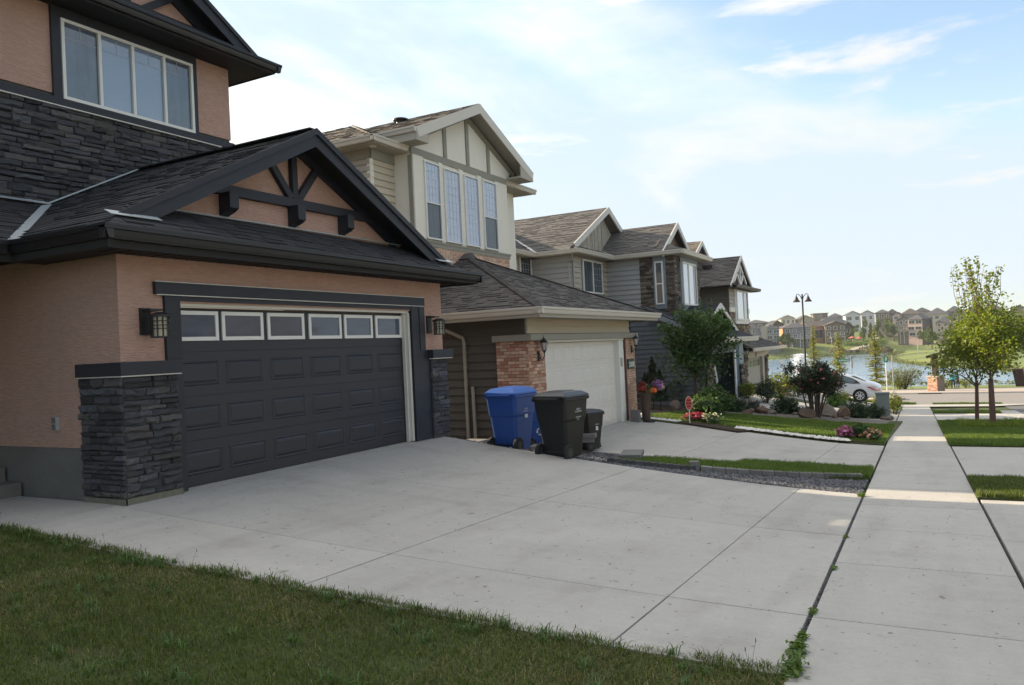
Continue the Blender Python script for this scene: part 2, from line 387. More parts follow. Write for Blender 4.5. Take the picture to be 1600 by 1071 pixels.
def window(parent, fr, a0, b0, a1, b1, fm, gm, splits=(), rails=(), fw=.05, depth=.06, grid=None, gmat2=None, alt=(), screen=None, label=None, c=0.0):
    """window frame with pane children; splits = fractions across; rails = {pane index: fraction}"""
    mb = MB()
    fb(mb, fr, a0, b0, a1, b0 + fw, c, c + depth); fb(mb, fr, a0, b1 - fw, a1, b1, c, c + depth)
    fb(mb, fr, a0, b0 + fw, a0 + fw, b1 - fw, c, c + depth); fb(mb, fr, a1 - fw, b0 + fw, a1, b1 - fw, c, c + depth)
    xs = [0] + list(splits) + [1]; A = a1 - a0
    for s_ in splits: fb(mb, fr, a0 + A * s_ - fw / 2, b0 + fw, a0 + A * s_ + fw / 2, b1 - fw, c, c + depth * .95)
    rd = dict(rails)
    for i, fr_ in rd.items():
        fb(mb, fr, a0 + A * xs[i] + fw / 2, b0 + (b1 - b0) * fr_ - fw * .4, a0 + A * xs[i + 1] - fw / 2, b0 + (b1 - b0) * fr_ + fw * .4, c, c + depth * .9)
    w = mb.build('window', fm, parent, label=label)
    for i in range(len(xs) - 1):
        l = a0 + A * xs[i] + (fw if i == 0 else fw / 2); r_ = a0 + A * xs[i + 1] - (fw if i == len(xs) - 2 else fw / 2)
        cuts = [b0 + fw] + ([b0 + (b1 - b0) * rd[i]] if i in rd else []) + [b1 - fw]
        for k in range(len(cuts) - 1):
            p = MB(); fb(p, fr, l, cuts[k], r_, cuts[k + 1], c + .004, c + depth * .35)
            g = gm if not ((i, k) in alt or i in alt) else gmat2
            p.build('pane', g, w)
    if grid:
        g = MB()
        for (kind, *v) in grid:
            if kind == 'h': fb(g, fr, v[0], v[2] - .004, v[1], v[2] + .004, c + depth * .35, c + depth * .42)
            else: fb(g, fr, v[0] - .004, v[1], v[0] + .004, v[2], c + depth * .35, c + depth * .42)
        g.build('muntin', MATS.get('muntin_grey') or mat('muntin_grey', (.42, .44, .48), .5), w)
    return w

# ------------------------------------------------------------------ ground shape
def zs(x): return np.interp(x, [-20, 0, 53, 87, 110, 140], [-.5, -1.6, -4.515, -6.0, -7.0, -9])
def zp(x): return np.interp(x, [-20, 12.3, 15.4, 24, 31, 40, 49, 60], [-1.55, -1.55, -2.3, -2.3, -2.75, -2.75, -2.9, -4.9])
def H(x, y):
    x = np.asarray(x, float); y = np.asarray(y, float)
    ys = .70 + .022 * x; t = np.clip((y - ys) / (8.3 - ys), 0, 1) ** 1.35
    return np.where((x > 60) | (y <= ys), zs(x), zs(x) + (zp(x) - zs(x)) * t)
def G(px, py):
    r = ray(px, py); r = r / np.linalg.norm(r); t = 1.0
    while t < 400:
        p = r * t
        if p[2] < H(p[0], p[1]): break
        t += .05 + .002 * t
    a, b = t - .06 - .003 * t, t
    for _ in range(30):
        m = (a + b) / 2; p = r * m
        if p[2] < H(p[0], p[1]): b = m
        else: a = m
    return r * b
def SL(x): return .70 + .022 * x      # sidewalk edge on the house side
def SR(x): return -.66 + .022 * x     # sidewalk edge on the street side
def quad_patch(mb, A, B, C, D, off=0.0, du=.5, edge=None):
    """bilinear patch laid on the ground; edge = depth of the side skirt"""
    A, B, C, D = [np.array(p, float) for p in (A, B, C, D)]
    nu = max(1, int(max(np.linalg.norm(B - A), np.linalg.norm(C - D)) / du)); nv = max(1, int(max(np.linalg.norm(D - A), np.linalg.norm(C - B)) / du))
    b = len(mb.v)
    for j in range(nv + 1):
        for i in range(nu + 1):
            s_, t = i / nu, j / nv; p = (A * (1 - s_) + B * s_) * (1 - t) + (D * (1 - s_) + C * s_) * t
            mb.v.append((p[0], p[1], float(H(p[0], p[1])) + off))
    for j in range(nv):
        for i in range(nu):
            a = b + j * (nu + 1) + i; mb.f.append((a, a + 1, a + nu + 2, a + nu + 1)); mb.mi.append(mb.cur)
    if edge:
        ring = [b + i for i in range(nu + 1)] + [b + j * (nu + 1) + nu for j in range(1, nv + 1)] + [b + nv * (nu + 1) + i for i in range(nu - 1, -1, -1)] + [b + j * (nu + 1) for j in range(nv - 1, 0, -1)]
        low = len(mb.v)
        for k in ring: v = mb.v[k]; mb.v.append((v[0], v[1], v[2] - edge))
        n = len(ring)
        for k in range(n): mb.f.append((ring[k], low + k, low + (k + 1) % n, ring[(k + 1) % n])); mb.mi.append(mb.cur)
# ------------------------------------------------------------------ material library
concrete = mat('concrete', (.41, .396, .37), .9, var=.035, noise=[((.5, .5, .5), .16), ((9, 9, 9), .08), ((45, 45, 45), .12), ((70, 1.4, 4), .07)], bump=[((70, 70, 70), .002), ((2.5, 140, 8), .0012)], col2=(.345, .325, .30), mask=((1.3, 2.2, .9), .52, .8))
def stain(m_):      # dirt specks, faint wheel paths and fine cracks on the slabs
    nt = m_.node_tree; b = nt.nodes['Principled BSDF']; src = b.inputs['Base Color'].links[0].from_socket; geo = N(nt, 'ShaderNodeNewGeometry'); f = None
    def nz(sc, lo, hi, amt, det=4):
        mpn = N(nt, 'ShaderNodeMapping'); nt.links.new(geo.outputs['Position'], mpn.inputs[0]); mpn.inputs['Scale'].default_value = sc
        t = N(nt, 'ShaderNodeTexNoise'); t.inputs['Scale'].default_value = 1; t.inputs['Detail'].default_value = det; nt.links.new(mpn.outputs[0], t.inputs['Vector'])
        r = N(nt, 'ShaderNodeMapRange'); nt.links.new(t.outputs[0], r.inputs[0]); r.inputs[1].default_value = lo; r.inputs[2].default_value = hi; r.inputs[3].default_value = 1; r.inputs[4].default_value = 1 - amt; return r.outputs[0]
    for v in (nz((14, 14, 14), .69, .73, .45, 2), nz((5, 5, 5), .70, .76, .30, 3), nz((.22, 2.1, 1), .5, .75, .13), nz((2.2, .5, 1), .55, .8, .12), nz((90, 90, 90), .60, .75, .22, 2)): f = v if f is None else M2(nt, 'MULTIPLY', f, v)
    vo = N(nt, 'ShaderNodeTexVoronoi', feature='DISTANCE_TO_EDGE'); mpn = N(nt, 'ShaderNodeMapping'); nt.links.new(geo.outputs['Position'], mpn.inputs[0]); mpn.inputs['Scale'].default_value = (.33, .27, .3)
    wob = N(nt, 'ShaderNodeTexNoise'); wob.inputs['Scale'].default_value = 2.2; wob.inputs['Detail'].default_value = 6; nt.links.new(geo.outputs['Position'], wob.inputs['Vector']); mxv = N(nt, 'ShaderNodeVectorMath', operation='MULTIPLY_ADD'); nt.links.new(wob.outputs['Color'], mxv.inputs[0]); mxv.inputs[1].default_value = (.22, .22, 0); nt.links.new(mpn.outputs[0], mxv.inputs[2]); nt.links.new(mxv.outputs[0], vo.inputs['Vector'])
    r = N(nt, 'ShaderNodeMapRange'); nt.links.new(vo.outputs['Distance'], r.inputs[0]); r.inputs[1].default_value = 0; r.inputs[2].default_value = .0016; r.inputs[3].default_value = .72; r.inputs[4].default_value = 1; cm_ = nz((.45, .45, 1), .5, .52, 1.0, 2)
    f = M2(nt, 'MULTIPLY', f, M2(nt, 'MAXIMUM', r.outputs[0], cm_))
    vm = N(nt, 'ShaderNodeVectorMath', operation='SCALE'); nt.links.new(src, vm.inputs[0]); nt.links.new(f, vm.inputs['Scale']); nt.links.new(vm.outputs[0], b.inputs['Base Color'])
stain(concrete)
concrete_old = mat('foundation_concrete', (.145, .142, .128), .95, noise=[((2, 2, 3), .25), ((18, 18, 18), .15)], bump=[((30, 30, 30), .006)])
joint_dark = mat('joint_dirt', (.045, .042, .035), 1, noise=[((20, 20, 20), .4)])
soil = mat('soil', (.06, .048, .035), 1, noise=[((6, 6, 6), .4)], bump=[((25, 25, 25), .02)])
turf = mat('turf_under_grass', (.055, .075, .022), 1, noise=[((3, 3, 3), .3)], col2=(.12, .10, .055), mask=((1.3, 1.3, 1.3), .52, .68), bump=[((30, 30, 30), .02)])
meadow = mat('far_meadow', (.17, .20, .045), 1, noise=[((.05, .05, .1), .3), ((.4, .4, .4), .22)], col2=(.11, .15, .045), mask=((.03, .03, .03), .45, .6))
asphalt = mat('asphalt', (.115, .115, .118), .92, noise=[((.4, .4, .4), .14), ((30, 30, 30), .12)], bump=[((90, 90, 90), .004)])
gravel_m = mat('dark_gravel', (.085, .088, .10), .85, var=.7, noise=[((30, 30, 30), .2)])
pebble_w = mat('white_gravel', (.66, .65, .62), .8, var=.2)
mulch_m = mat('mulch', (.045, .032, .022), 1, noise=[((25, 25, 25), .5)], bump=[((40, 40, 40), .02)])
grass_m = mat('grass_blade', (.092, .125, .026), .6, var=.5, hue=.05, noise=[((.9, .9, .9), .25)], trans=.3)
grass_dry = mat('dry_grass_blade', (.26, .215, .11), .8, var=.3, trans=.25)
grass_back = mat('watered_grass_blade', (.10, .16, .025), .6, var=.3, hue=.03, noise=[((.6, .6, .6), .2)], trans=.35)
STUCCO = dict(rough=.95, noise=[((.7, .7, .7), .10), ((7, 7, 40), .20), ((1.5, 1.5, .25), .07), ((30, 30, 90), .16)], bump=[((11, 11, 75), .028), ((60, 60, 120), .004)])
stucco = mat('peach_stucco', (.51, .325, .255), **STUCCO)
trim_blk = mat('charcoal_trim', (.024, .026, .034), .55, noise=[((3, 3, 8), .15)], bump=[((8, 8, 120), .0015)])
black_metal = mat('black_gutter', (.012, .012, .014), .42, spec=.5)
soffit_blk = mat('black_soffit', (.018, .016, .016), .7)
slate = [mat('slate_stone_%s' % k, c, .85, var=.36, noise=[((9, 9, 20), .3)], bump=[((22, 22, 50), .012), ((80, 80, 120), .003)]) for k, c in (('dark', (.048, .048, .053)), ('blue', (.062, .064, .073)), ('grey', (.078, .074, .073)))]
mortar = mat('slate_mortar', (.07, .068, .066), 1, bump=[((40, 40, 40), .01)])
door_m = mat('charcoal_garage_door', (.032, .033, .041), .5, noise=[((1.5, 1.5, 2), .08)], bump=[((7, 7, 160), .0012)])
white_tr = mat('pale_vinyl', (.62, .60, .54), .5, noise=[((2, 2, 2), .06)])
white_fr = mat('white_window_frame', (.70, .69, .65), .45)
flash = mat('galvanised_flashing', (.50, .55, .57), .45, metal=.25, noise=[((12, 12, 12), .15)])
glass_dark = mat('window_glass', (.035, .045, .06), .03, spec=.9, noise=[((1.1, 1.1, 1.1), .3)], coat=.6)
glass_curt = mat('curtained_window_glass', (.085, .10, .14), .06, spec=.8, noise=[((7, 7, .9), .6), ((2, 2, 3), .4)], coat=.8)
glass_sky = mat('sky_reflection_glass', (.20, .25, .36), .03, spec=1.0, noise=[((.5, .5, .7), .25)], coat=1.0)  # light-blue sky reflection put into the pane colour
glass_dull = mat('screened_window_glass', (.055, .07, .085), .25, spec=.5, noise=[((9, 9, 1.2), .6)], coat=.2)
glass_white = mat('window_with_white_blind', (.62, .66, .72), .08, spec=.6, coat=.6)
sh_black = mat('black_shingle', (.034, .035, .040), .9, var=.28, noise=[((60, 60, 60), .35), ((1.2, 1.2, 1.2), .15)], bump=[((150, 150, 150), .003)])
sh_brown = mat('brown_shingle', (.092, .084, .079), .92, var=.30, noise=[((60, 60, 60), .35), ((1, 1, 1), .12)], bump=[((120, 120, 120), .003)])
sh_tan = mat('tan_shingle', (.17, .145, .122), .92, var=.22, noise=[((50, 50, 50), .3)])
sh_grey = mat('grey_brown_shingle', (.128, .120, .114), .92, var=.22, noise=[((50, 50, 50), .3)])
brick_m = [mat('brick_%s' % k, c, .88, var=.15, noise=[((14, 14, 30), .22)], bump=[((60, 60, 60), .003)]) for k, c in (('salmon', (.47, .29, .205)), ('tan', (.54, .37, .27)), ('red', (.36, .18, .125)))]
brick_mortar = mat('brick_mortar', (.22, .17, .135), 1)
sid_cream = mat('cream_siding', (.52, .46, .35), .6, var=.03, noise=[((.8, .8, 3), .05)])
sid_drab = mat('drab_brown_siding', (.075, .068, .058), .62, var=.05, noise=[((.8, .8, 3), .06)])
sid_grey = mat('pale_grey_siding', (.34, .335, .325), .62, var=.04)
sid_blue = mat('blue_grey_siding', (.105, .118, .135), .62, var=.05)
sid_tan = mat('tan_siding', (.40, .36, .29), .62, var=.04)
sid_brown = mat('dark_brown_siding', (.075, .065, .052), .62, var=.05)
cream_w = mat('cream_stucco', (.74, .70, .61), .9, noise=[((2, 2, 2), .05)], bump=[((50, 50, 50), .004)])
sage = mat('sage_trim', (.27, .262, .215), .7, noise=[((4, 4, 4), .1)])
gutter_w = mat('beige_gutter', (.58, .54, .47), .45, noise=[((1, 1, 1), .05)])
soffit_w = mat('beige_soffit', (.40, .37, .31), .7)
gdoor_w = mat('white_garage_door', (.66, .63, .58), .55, noise=[((1, 1, 1), .04)])
ledge_br = [mat('brown_ledgestone_%s' % k, c, .88, var=.4, noise=[((9, 9, 20), .3)]) for k, c in (('dark', (.085, .068, .056)), ('tan', (.17, .135, .105)))]
ledge_gr = [mat('tan_ledgestone_%s' % k, c, .88, var=.35, noise=[((9, 9, 20), .3)]) for k, c in (('a', (.28, .21, .15)), ('b', (.16, .12, .09)))]
blue_tr = mat('blue_grey_trim', (.20, .225, .25), .65)
white_fas = mat('white_fascia', (.56, .54, .50), .55)
black_iron = mat('black_iron', (.015, .014, .014), .5, spec=.5)
lamp_gl = mat('frosted_lamp_glass', (.42, .38, .28), .25, spec=.6)
rubber = mat('black_rubber', (.02, .02, .02), .8)
bark = mat('bark', (.085, .06, .05), .95, noise=[((30, 30, 8), .35)], bump=[((60, 60, 12), .01)])
bark_red = mat('young_bark', (.13, .075, .062), .9, noise=[((30, 30, 8), .35)], bump=[((60, 60, 12), .008)])

# ------------------------------------------------------------------ the ground
def struct(mb_or_o, name=None, mt=None):
    o = mb_or_o.build(name, mt) if isinstance(mb_or_o, MB) else mb_or_o
    o['kind'] = 'structure'; return o
g = MB()
xs = list(np.arange(-30, 60, 1.0)) + list(np.arange(60, 141, 5.0)); ysv = list(np.arange(-90, -8, 8.0)) + list(np.arange(-8, 14, 1.0)) + list(np.arange(14, 160, 12.0))
for y in ysv:
    for x in xs: g.v.append((x, y, float(H(x, y)) - .07))
nx = len(xs)
for j in range(len(ysv) - 1):
    for i in range(nx - 1): a = j * nx + i; g.f.append((a, a + 1, a + nx + 1, a + nx)); g.mi.append(0)
struct(g, 'ground', turf)

GAP = .007
def slab_set(name, cells, mt=concrete, off=0.0):
    root = bpy.data.objects.new(name, None); link(root); root['kind'] = 'structure'
    root.location = (*cells[0][0], float(H(*cells[0][0])))
    pc = MB()
    for q in cells:
        m = MB(); c = np.mean(np.array(q, float), axis=0); 
        Q = [np.array(p, float) + (c - np.array(p, float)) / np.linalg.norm(c - np.array(p, float)) * GAP * 1.3 for p in q]
        quad_patch(m, *Q, off=off, du=.35, edge=.07); m.build('concrete_slab', mt, root, bevel=.004)
        quad_patch(pc, *q, off=off - .03, du=.5)
    pc.build('joint_filler', joint_dark, root)
    return root
def rx(y, x): return x + 0 * y
# driveway of the nearest house: its right edge bends slightly
def D1R(y): return float(np.interp(y, [.96, 8.2], [11.92, 12.28]))
ye = [None, 1.83, 4.38, 8.2]; cells = []
xe = [4.42, 5.62, 8.66, None]
for i in range(3):
    for j in range(3):
        def PT(ii, jj):
            y = ye[jj]; x = xe[ii]
            if y is None: yy = SL(x if x else 11.92) + .022; return (x if x else D1R(.96), yy)
            return ((x if x else D1R(y)), y)
        cells.append((PT(i, j), PT(i + 1, j), PT(i + 1, j + 1), PT(i, j + 1)))
cells.append(((4.42, 8.2), (5.70, 8.2), (5.70, 10.2), (4.42, 10.2)))
cells.append(((4.42, 10.2), (5.70, 10.2), (5.70, 13), (4.42, 13)))
cells.append(((5.70, 8.2), (12.28, 8.2), (12.28, 8.6), (5.70, 8.6)))
slab_set('driveway', cells)
cells = []; x = -3.3
while x < 53:
    x2 = x + 1.78; cells.append(((x, SR(x)), (x2, SR(x2)), (x2, SL(x2)), (x, SL(x)))); x = x2
slab_set('sidewalk', cells)
# aprons on the street side of the sidewalk
KY = -2.55
def apron(x0, x1, n=2):
    c = []
    for i in range(n):
        a, b = x0 + (x1 - x0) * i / n, x0 + (x1 - x0) * (i + 1) / n
        c.append(((a, KY), (b, KY), (b, SR(b) - .022), (a, SR(a) - .022)))
    return c
slab_set('driveway_apron', apron(3.2, 11.86, 3)); slab_set('driveway_apron', apron(14.3, 20.85, 2)); slab_set('driveway_apron', apron(32.7, 40.0, 2))
def D2L(y): return float(np.interp(y, [1, 8.3], [15.2, 16.35]))
def D2R(y): return float(np.interp(y, [1, 2.1, 4.2, 5.4, 6.9, 8.3], [20.75, 20.95, 22.2, 22.65, 23.05, 22.95]))
cells = []; yy = [None, 2.2, 4.9, 8.35]
for j in range(3):
    for i in range(2):
        def PT(ii, jj):
            y = yy[jj]; q = 1.15 if y is None else y
            x = [D2L(q), (D2L(q) + D2R(q)) / 2 + .6, D2R(q)][ii]
            return (x, SL(x) + .03 if y is None else y)
        cells.append((PT(i, j), PT(i + 1, j), PT(i + 1, j + 1), PT(i, j + 1)))
slab_set('driveway', cells)
cells = []
for (x0, x1) in ((32.8, 36.4), (36.4, 40.0)):
    for (y0, y1) in ((None, 5), (5, 8.35)):
        cells.append(((x0, SL(x0) + .03 if y0 is None else y0), (x1, SL(x1) + .03 if y0 is None else y0), (x1, y1), (x0, y1)))
slab_set('driveway', cells)
slab_set('driveway', [((42.2, SL(42) + .04), (48.9, SL(49) + .04), (48.9, 8.75), (42.2, 8.75)), ((48.9, SL(49) + .04), (52, SL(52) + .04), (52, 8.75), (48.9, 8.75))])
# streets and kerbs
m = MB(); quad_patch(m, (-20, -14), (53.2, -14), (53.2, KY - .62), (-20, KY - .62), off=-.03, du=2); struct(m, 'street', asphalt)
m = MB()
quad_patch(m, (-20, KY - .64), (44, KY - .64), (44, KY), (-20, KY), off=-.012, du=1.5, edge=.1)
struct(m, 'kerb', concrete)
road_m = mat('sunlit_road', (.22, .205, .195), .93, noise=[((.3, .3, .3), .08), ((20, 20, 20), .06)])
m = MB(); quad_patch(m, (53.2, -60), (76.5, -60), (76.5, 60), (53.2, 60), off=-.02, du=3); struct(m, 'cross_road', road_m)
m = MB(); quad_patch(m, (49.8, -2.6), (53.6, -5.2), (53.6, 12), (49.8, 12), off=.012, du=1); struct(m, 'corner_pavement', concrete)
m = MB()
quad_patch(m, (77, -60), (77, 60), (90, 60), (90, -60), off=.09, du=3, edge=.12)
pav = mat('pink_grey_paving', (.40, .345, .30), .9, noise=[((.5, .5, .5), .08)]); struct(m, 'lakeside_pavement', pav)
m = MB(); quad_patch(m, (76.5, -60), (76.5, 60), (77, 60), (77, -60), off=.05, du=3, edge=.2); struct(m, 'kerb', concrete)
m = MB(); m.box(76.35, -.3, float(zs(76.4)) - .1, 76.49, 1.5, float(zs(76.4)) + .055); o = m.build('storm_drain', black_iron); o['label'] = 'black slot of a storm drain in the far kerb'; o['category'] = 'drain'
# splitter island
m = MB(); isl = []
for k in range(24):
    t = 2 * math.pi * k / 24; isl.append((63.5 + 4.2 * math.cos(t), 7.2 + 5.1 * math.sin(t)))
top = [(x, y, float(zs(x)) + .13) for x, y in isl]; m.prism([(x, y, z - .35) for x, y, z in top], (0, 0, .35)); struct(m, 'traffic_island', pav)
# pale painted line at the corner of the street
m = MB(); quad_patch(m, (41.5, -3.3), (41.9, -3.3), (41.9, -9), (41.5, -9), off=-.022, du=1); struct(m, 'crossing_line', white_tr)
m = MB(); quad_patch(m, (91, -70), (91, 90), (92.5, 90), (92.5, -70), off=.0, du=4); struct(m, 'lakeside_path', pav)

# ------------------------------------------------------------------ lawn blades
def in_poly(P, poly):
    x, y = P[:, 0], P[:, 1]; inside = np.zeros(len(P), bool); n = len(poly)
    for i in range(n):
        x0, y0 = poly[i]; x1, y1 = poly[(i + 1) % n]
        c = ((y0 > y) != (y1 > y)) & (x < (x1 - x0) * (y - y0) / (y1 - y0 + 1e-12) + x0); inside ^= c
    return inside
def vnoise(P, s, seed):
    r = np.random.default_rng(seed); Gd = r.random((64, 64)); q = P * s; i = np.floor(q).astype(int); f = q - i; f = f * f * (3 - 2 * f)
    a = lambda dx, dy: Gd[(i[:, 0] + dx) % 64, (i[:, 1] + dy) % 64]
    return (a(0, 0) * (1 - f[:, 0]) + a(1, 0) * f[:, 0]) * (1 - f[:, 1]) + (a(0, 1) * (1 - f[:, 0]) + a(1, 1) * f[:, 0]) * f[:, 1]
def blades(name, poly, n, hmin, hmax, w, mt, base=0.0, seed=1, dens=None, lean=.5, clump=True):
    r = np.random.default_rng(seed); poly = np.array(poly, float); lo, hi = poly.min(0), poly.max(0)
    P = lo + (hi - lo) * r.random((int(n * 1.6), 2)); P = P[in_poly(P, poly)][:n]
    if dens is not None: P = P[r.random(len(P)) < dens(P)]
    k = len(P); hN = vnoise(P, 2.2, seed + 3) * .6 + vnoise(P, 7, seed + 4) * .4
    h = (hmin + (hmax - hmin) * r.random(k) ** 1.6) * (.55 + .9 * hN if clump else 1)
    z = H(P[:, 0], P[:, 1]) + base; a = r.random(k) * 2 * np.pi; ll = lean * (.3 + r.random(k)); b = a + (r.random(k) - .5) * 2
    B = np.column_stack([P, z]); side_ = np.column_stack([np.cos(a), np.sin(a), np.zeros(k)]) * (w * (.6 + .8 * r.random(k)))[:, None]
    dr = np.column_stack([-np.sin(b), np.cos(b), np.zeros(k)])
    mid = B + dr * (h * ll * .3)[:, None] + np.array([0, 0, 1]) * (h * .6)[:, None]; tip = B + dr * (h * ll)[:, None] + np.array([0, 0, 1]) * (h * (1 - .25 * ll))[:, None]
    V = np.stack([B - side_ / 2, B + side_ / 2, mid + side_ * .35, mid - side_ * .35, tip], 1).reshape(-1, 3)
    o = np.arange(k)[:, None] * 5
    F = np.concatenate([np.column_stack([o + 0, o + 1, o + 2]), np.column_stack([o + 0, o + 2, o + 3]), np.column_stack([o + 3, o + 2, o + 4])])
    ob = np_mesh(name, V, F, mt); ob['kind'] = 'stuff'; return ob
EDGE = [(4.42, SL(4.42)), (4.4, 3), (4.45, 5), (4.42, 8), (4.42, 13), (-1, 13), (.2, 3), (1.5, SL(1.5)), (3, SL(3))]

m = MB(); quad_patch(m, (-4, SL(-4) + .0), (4.40, SL(4.4)), (4.40, 13), (-4, 13), off=-.012, du=.3); struct(m, 'lawn', turf)
def near_d(P): return 1 - .5 * (vnoise(P, 1.1, 77) > .72)
LG = [(1.7, SL(1.7)), (4.5, SL(4.4) - .02), (4.5, 4), (4.47, 9.5), (1.6, 9.5), (1.2, 5)]
blades('lawn_grass', LG, 230000, .012, .062, .0044, grass_m, -.012, 5, near_d, lean=.9)
blades('dry_grass', LG, 85000, .012, .045, .0044, grass_dry, -.012, 6, lambda P: .12 + .88 * (vnoise(P, 1.3, 78) + .25 * (P[:, 1] < 2.6) > .54), lean=1.3)
edge_strip = [(4.36, SL(4.4)), (4.56, SL(4.4) + .02), (4.50, 3), (4.55, 6), (4.5, 9.5), (4.36, 9.5)]
blades('edge_grass', edge_strip, 6000, .03, .09, .006, grass_m, -.01, 7, lambda P: (vnoise(P, 3.5, 5) > .42) * 1.0, lean=1.0)
# street-side strips and back lawns
def strip(name, poly, n, h, w, mt=grass_back, off=.0, seed=3, dens=None):
    m = MB(); P = poly
    quad_patch(m, *P, off=off, du=.5, edge=.05); b = struct(m, 'grass_verge', turf)
    blades(name, P, n, h * .5, h, w, mt, off, seed, dens)
strip('verge_grass', [(11.95, -2.5), (14.25, -2.5), (14.25, SR(14.2)), (11.95, SR(12))], 26000, .09, .008, grass_m, .02, 12)
strip('verge_grass', [(20.95, -2.5), (32.6, -2.5), (32.6, SR(32.6) + .02), (20.95, SR(21) + .02)], 60000, .10, .012, grass_back, .03, 13)
strip('verge_grass', [(40.1, -2.4), (41.6, -2.4), (41.6, SR(41)), (40.1, SR(40))], 5000, .12, .02, grass_back, .02, 14)
strip('verge_grass', [(53.7, -3.3), (54.5, -3.3), (54.5, .3), (53.7, .3)], 3000, .12, .03, grass_back, .02, 15)
strip('verge_grass', [(53.7, 1.2), (54.6, 1.2), (54.6, 6), (53.7, 6)], 3500, .2, .03, grass_back, .02, 16)
# lawn between the two driveways beyond the second house
L3 = [(21.0, SL(21) + .03), (32.6, SL(32.6) + .03), (32.3, 8.2), (23.2, 8.2)]
m = MB()
for (ya, yb) in ((1.2, 2.2), (2.2, 4.9), (4.9, 8.2)): quad_patch(m, (D2R(ya) + .05, ya), (32.5, ya), (32.4, yb), (D2R(yb) + .05, yb), off=.03, du=.5, edge=.05)
m; struct(m, 'lawn', turf)
m = MB(); quad_patch(m, (23.4, 8.2), (32.2, 8.2), (32.2, 16), (24.2, 16), off=.02, du=1); struct(m, 'side_yard', soil)
blades('lawn_grass', [(21.1, SL(21.3) + .03), (29.6, SL(28) + .03), (29.8, 5), (28.8, 8), (23.4, 8.2), (23.3, 6.4), (22.85, 5.1), (22.45, 4.2), (21.25, 2.2)], 90000, .04, .09, .012, grass_back, .03, 21)
# grass and dark gravel between the first two driveways
def paver_x(y): return float(np.interp(y, [1.05, 3.6, 5.0], [13.75, 12.95, 12.42]))
strip('kerb_grass', [(13.8, SL(13.8) + .02), (15.12, SL(15.1) + .02), (15.55, 3.4), (13.05, 3.4)], 26000, .10, .009, grass_back, .02, 31)
strip('kerb_grass', [(13.05, 3.4), (15.55, 3.4), (15.9, 5.3), (12.6, 5.0)], 12000, .10, .009, grass_back, -.02, 32)
m = MB(); quad_patch(m, (11.98, 1.02), (13.8, 1.06), (12.5, 5.0), (12.2, 5.0), off=-.045, du=.4); quad_patch(m, (12.2, 5.0), (15.8, 5.4), (16.2, 12), (12.4, 12), off=-.045, du=.4)
struct(m, 'gravel_bed', soil)
ROCK = [(1, 0, 0), (-.2, .9, .1), (-.8, -.1, 0), (.1, -.8, -.1), (.1, .1, .7), (0, 0, -.5)]; RF = [(0, 1, 4), (1, 2, 4), (2, 3, 4), (3, 0, 4)]
def scatter_rocks(name, poly, n, s0, s1, mt, off=0, seed=1, lab=None):
    r = np.random.default_rng(seed); pl = np.array(poly, float); lo, hi = pl.min(0), pl.max(0); P = lo + (hi - lo) * r.random((n * 3, 2)); P = P[in_poly(P, pl)][:n]; k = len(P)
    R = np.array(ROCK); V = np.repeat(R[None], k, 0) * (1 + .5 * (r.random((k, 6, 3)) - .5)); s = (s0 + (s1 - s0) * r.random(k) ** 2)
    a = r.random(k) * 6.28; ca, sa = np.cos(a)[:, None], np.sin(a)[:, None]; x = V[..., 0] * ca - V[..., 1] * sa; y = V[..., 0] * sa + V[..., 1] * ca
    V = np.stack([x, y, V[..., 2]], -1) * s[:, None, None]; V += np.column_stack([P, H(P[:, 0], P[:, 1]) + off + s * .2 + r.random(k) * .02])[:, None, :]
    F = (np.array(RF)[None] + np.arange(k)[:, None, None] * 6).reshape(-1, 3); o = np_mesh(name, V.reshape(-1, 3), F, mt); o['kind'] = 'stuff'; return o
scatter_rocks('gravel', [(11.98, 1.02), (13.75, 1.06), (12.5, 5.0), (12.15, 5.0)], 9000, .015, .04, gravel_m, -.045, 3)
scatter_rocks('gravel', [(12.15, 5.0), (12.5, 5.0), (16.0, 5.4), (16.2, 11.5), (12.35, 11.5)], 9000, .02, .05, gravel_m, -.045, 4)
yq = np.linspace(2.0, 5.1, 8); scatter_rocks('white_gravel_edging', [(D2R(y) - .02, y) for y in yq] + [(D2R(y) + .28, y) for y in yq[::-1]], 3600, .035, .07, pebble_w, .05, 5)
scatter_rocks('white_gravel_edging', [(23.1, 6.9), (23.45, 6.9), (23.4, 8.4), (23.1, 8.4)], 900, .03, .06, pebble_w, .0, 6)
scatter_rocks('white_gravel_edging', [(23.2, 8.3), (24.6, 8.3), (24.6, 8.5), (23.2, 8.5)], 600, .03, .06, pebble_w, .0, 8)
scatter_rocks('joint_gravel', [(4.8, SL(4.8) - .004), (11.9, SL(11.9) - .004), (11.9, SL(11.9) + .02), (4.8, SL(4.8) + .02)], 3800, .004, .009, gravel_m, -.016, 7)
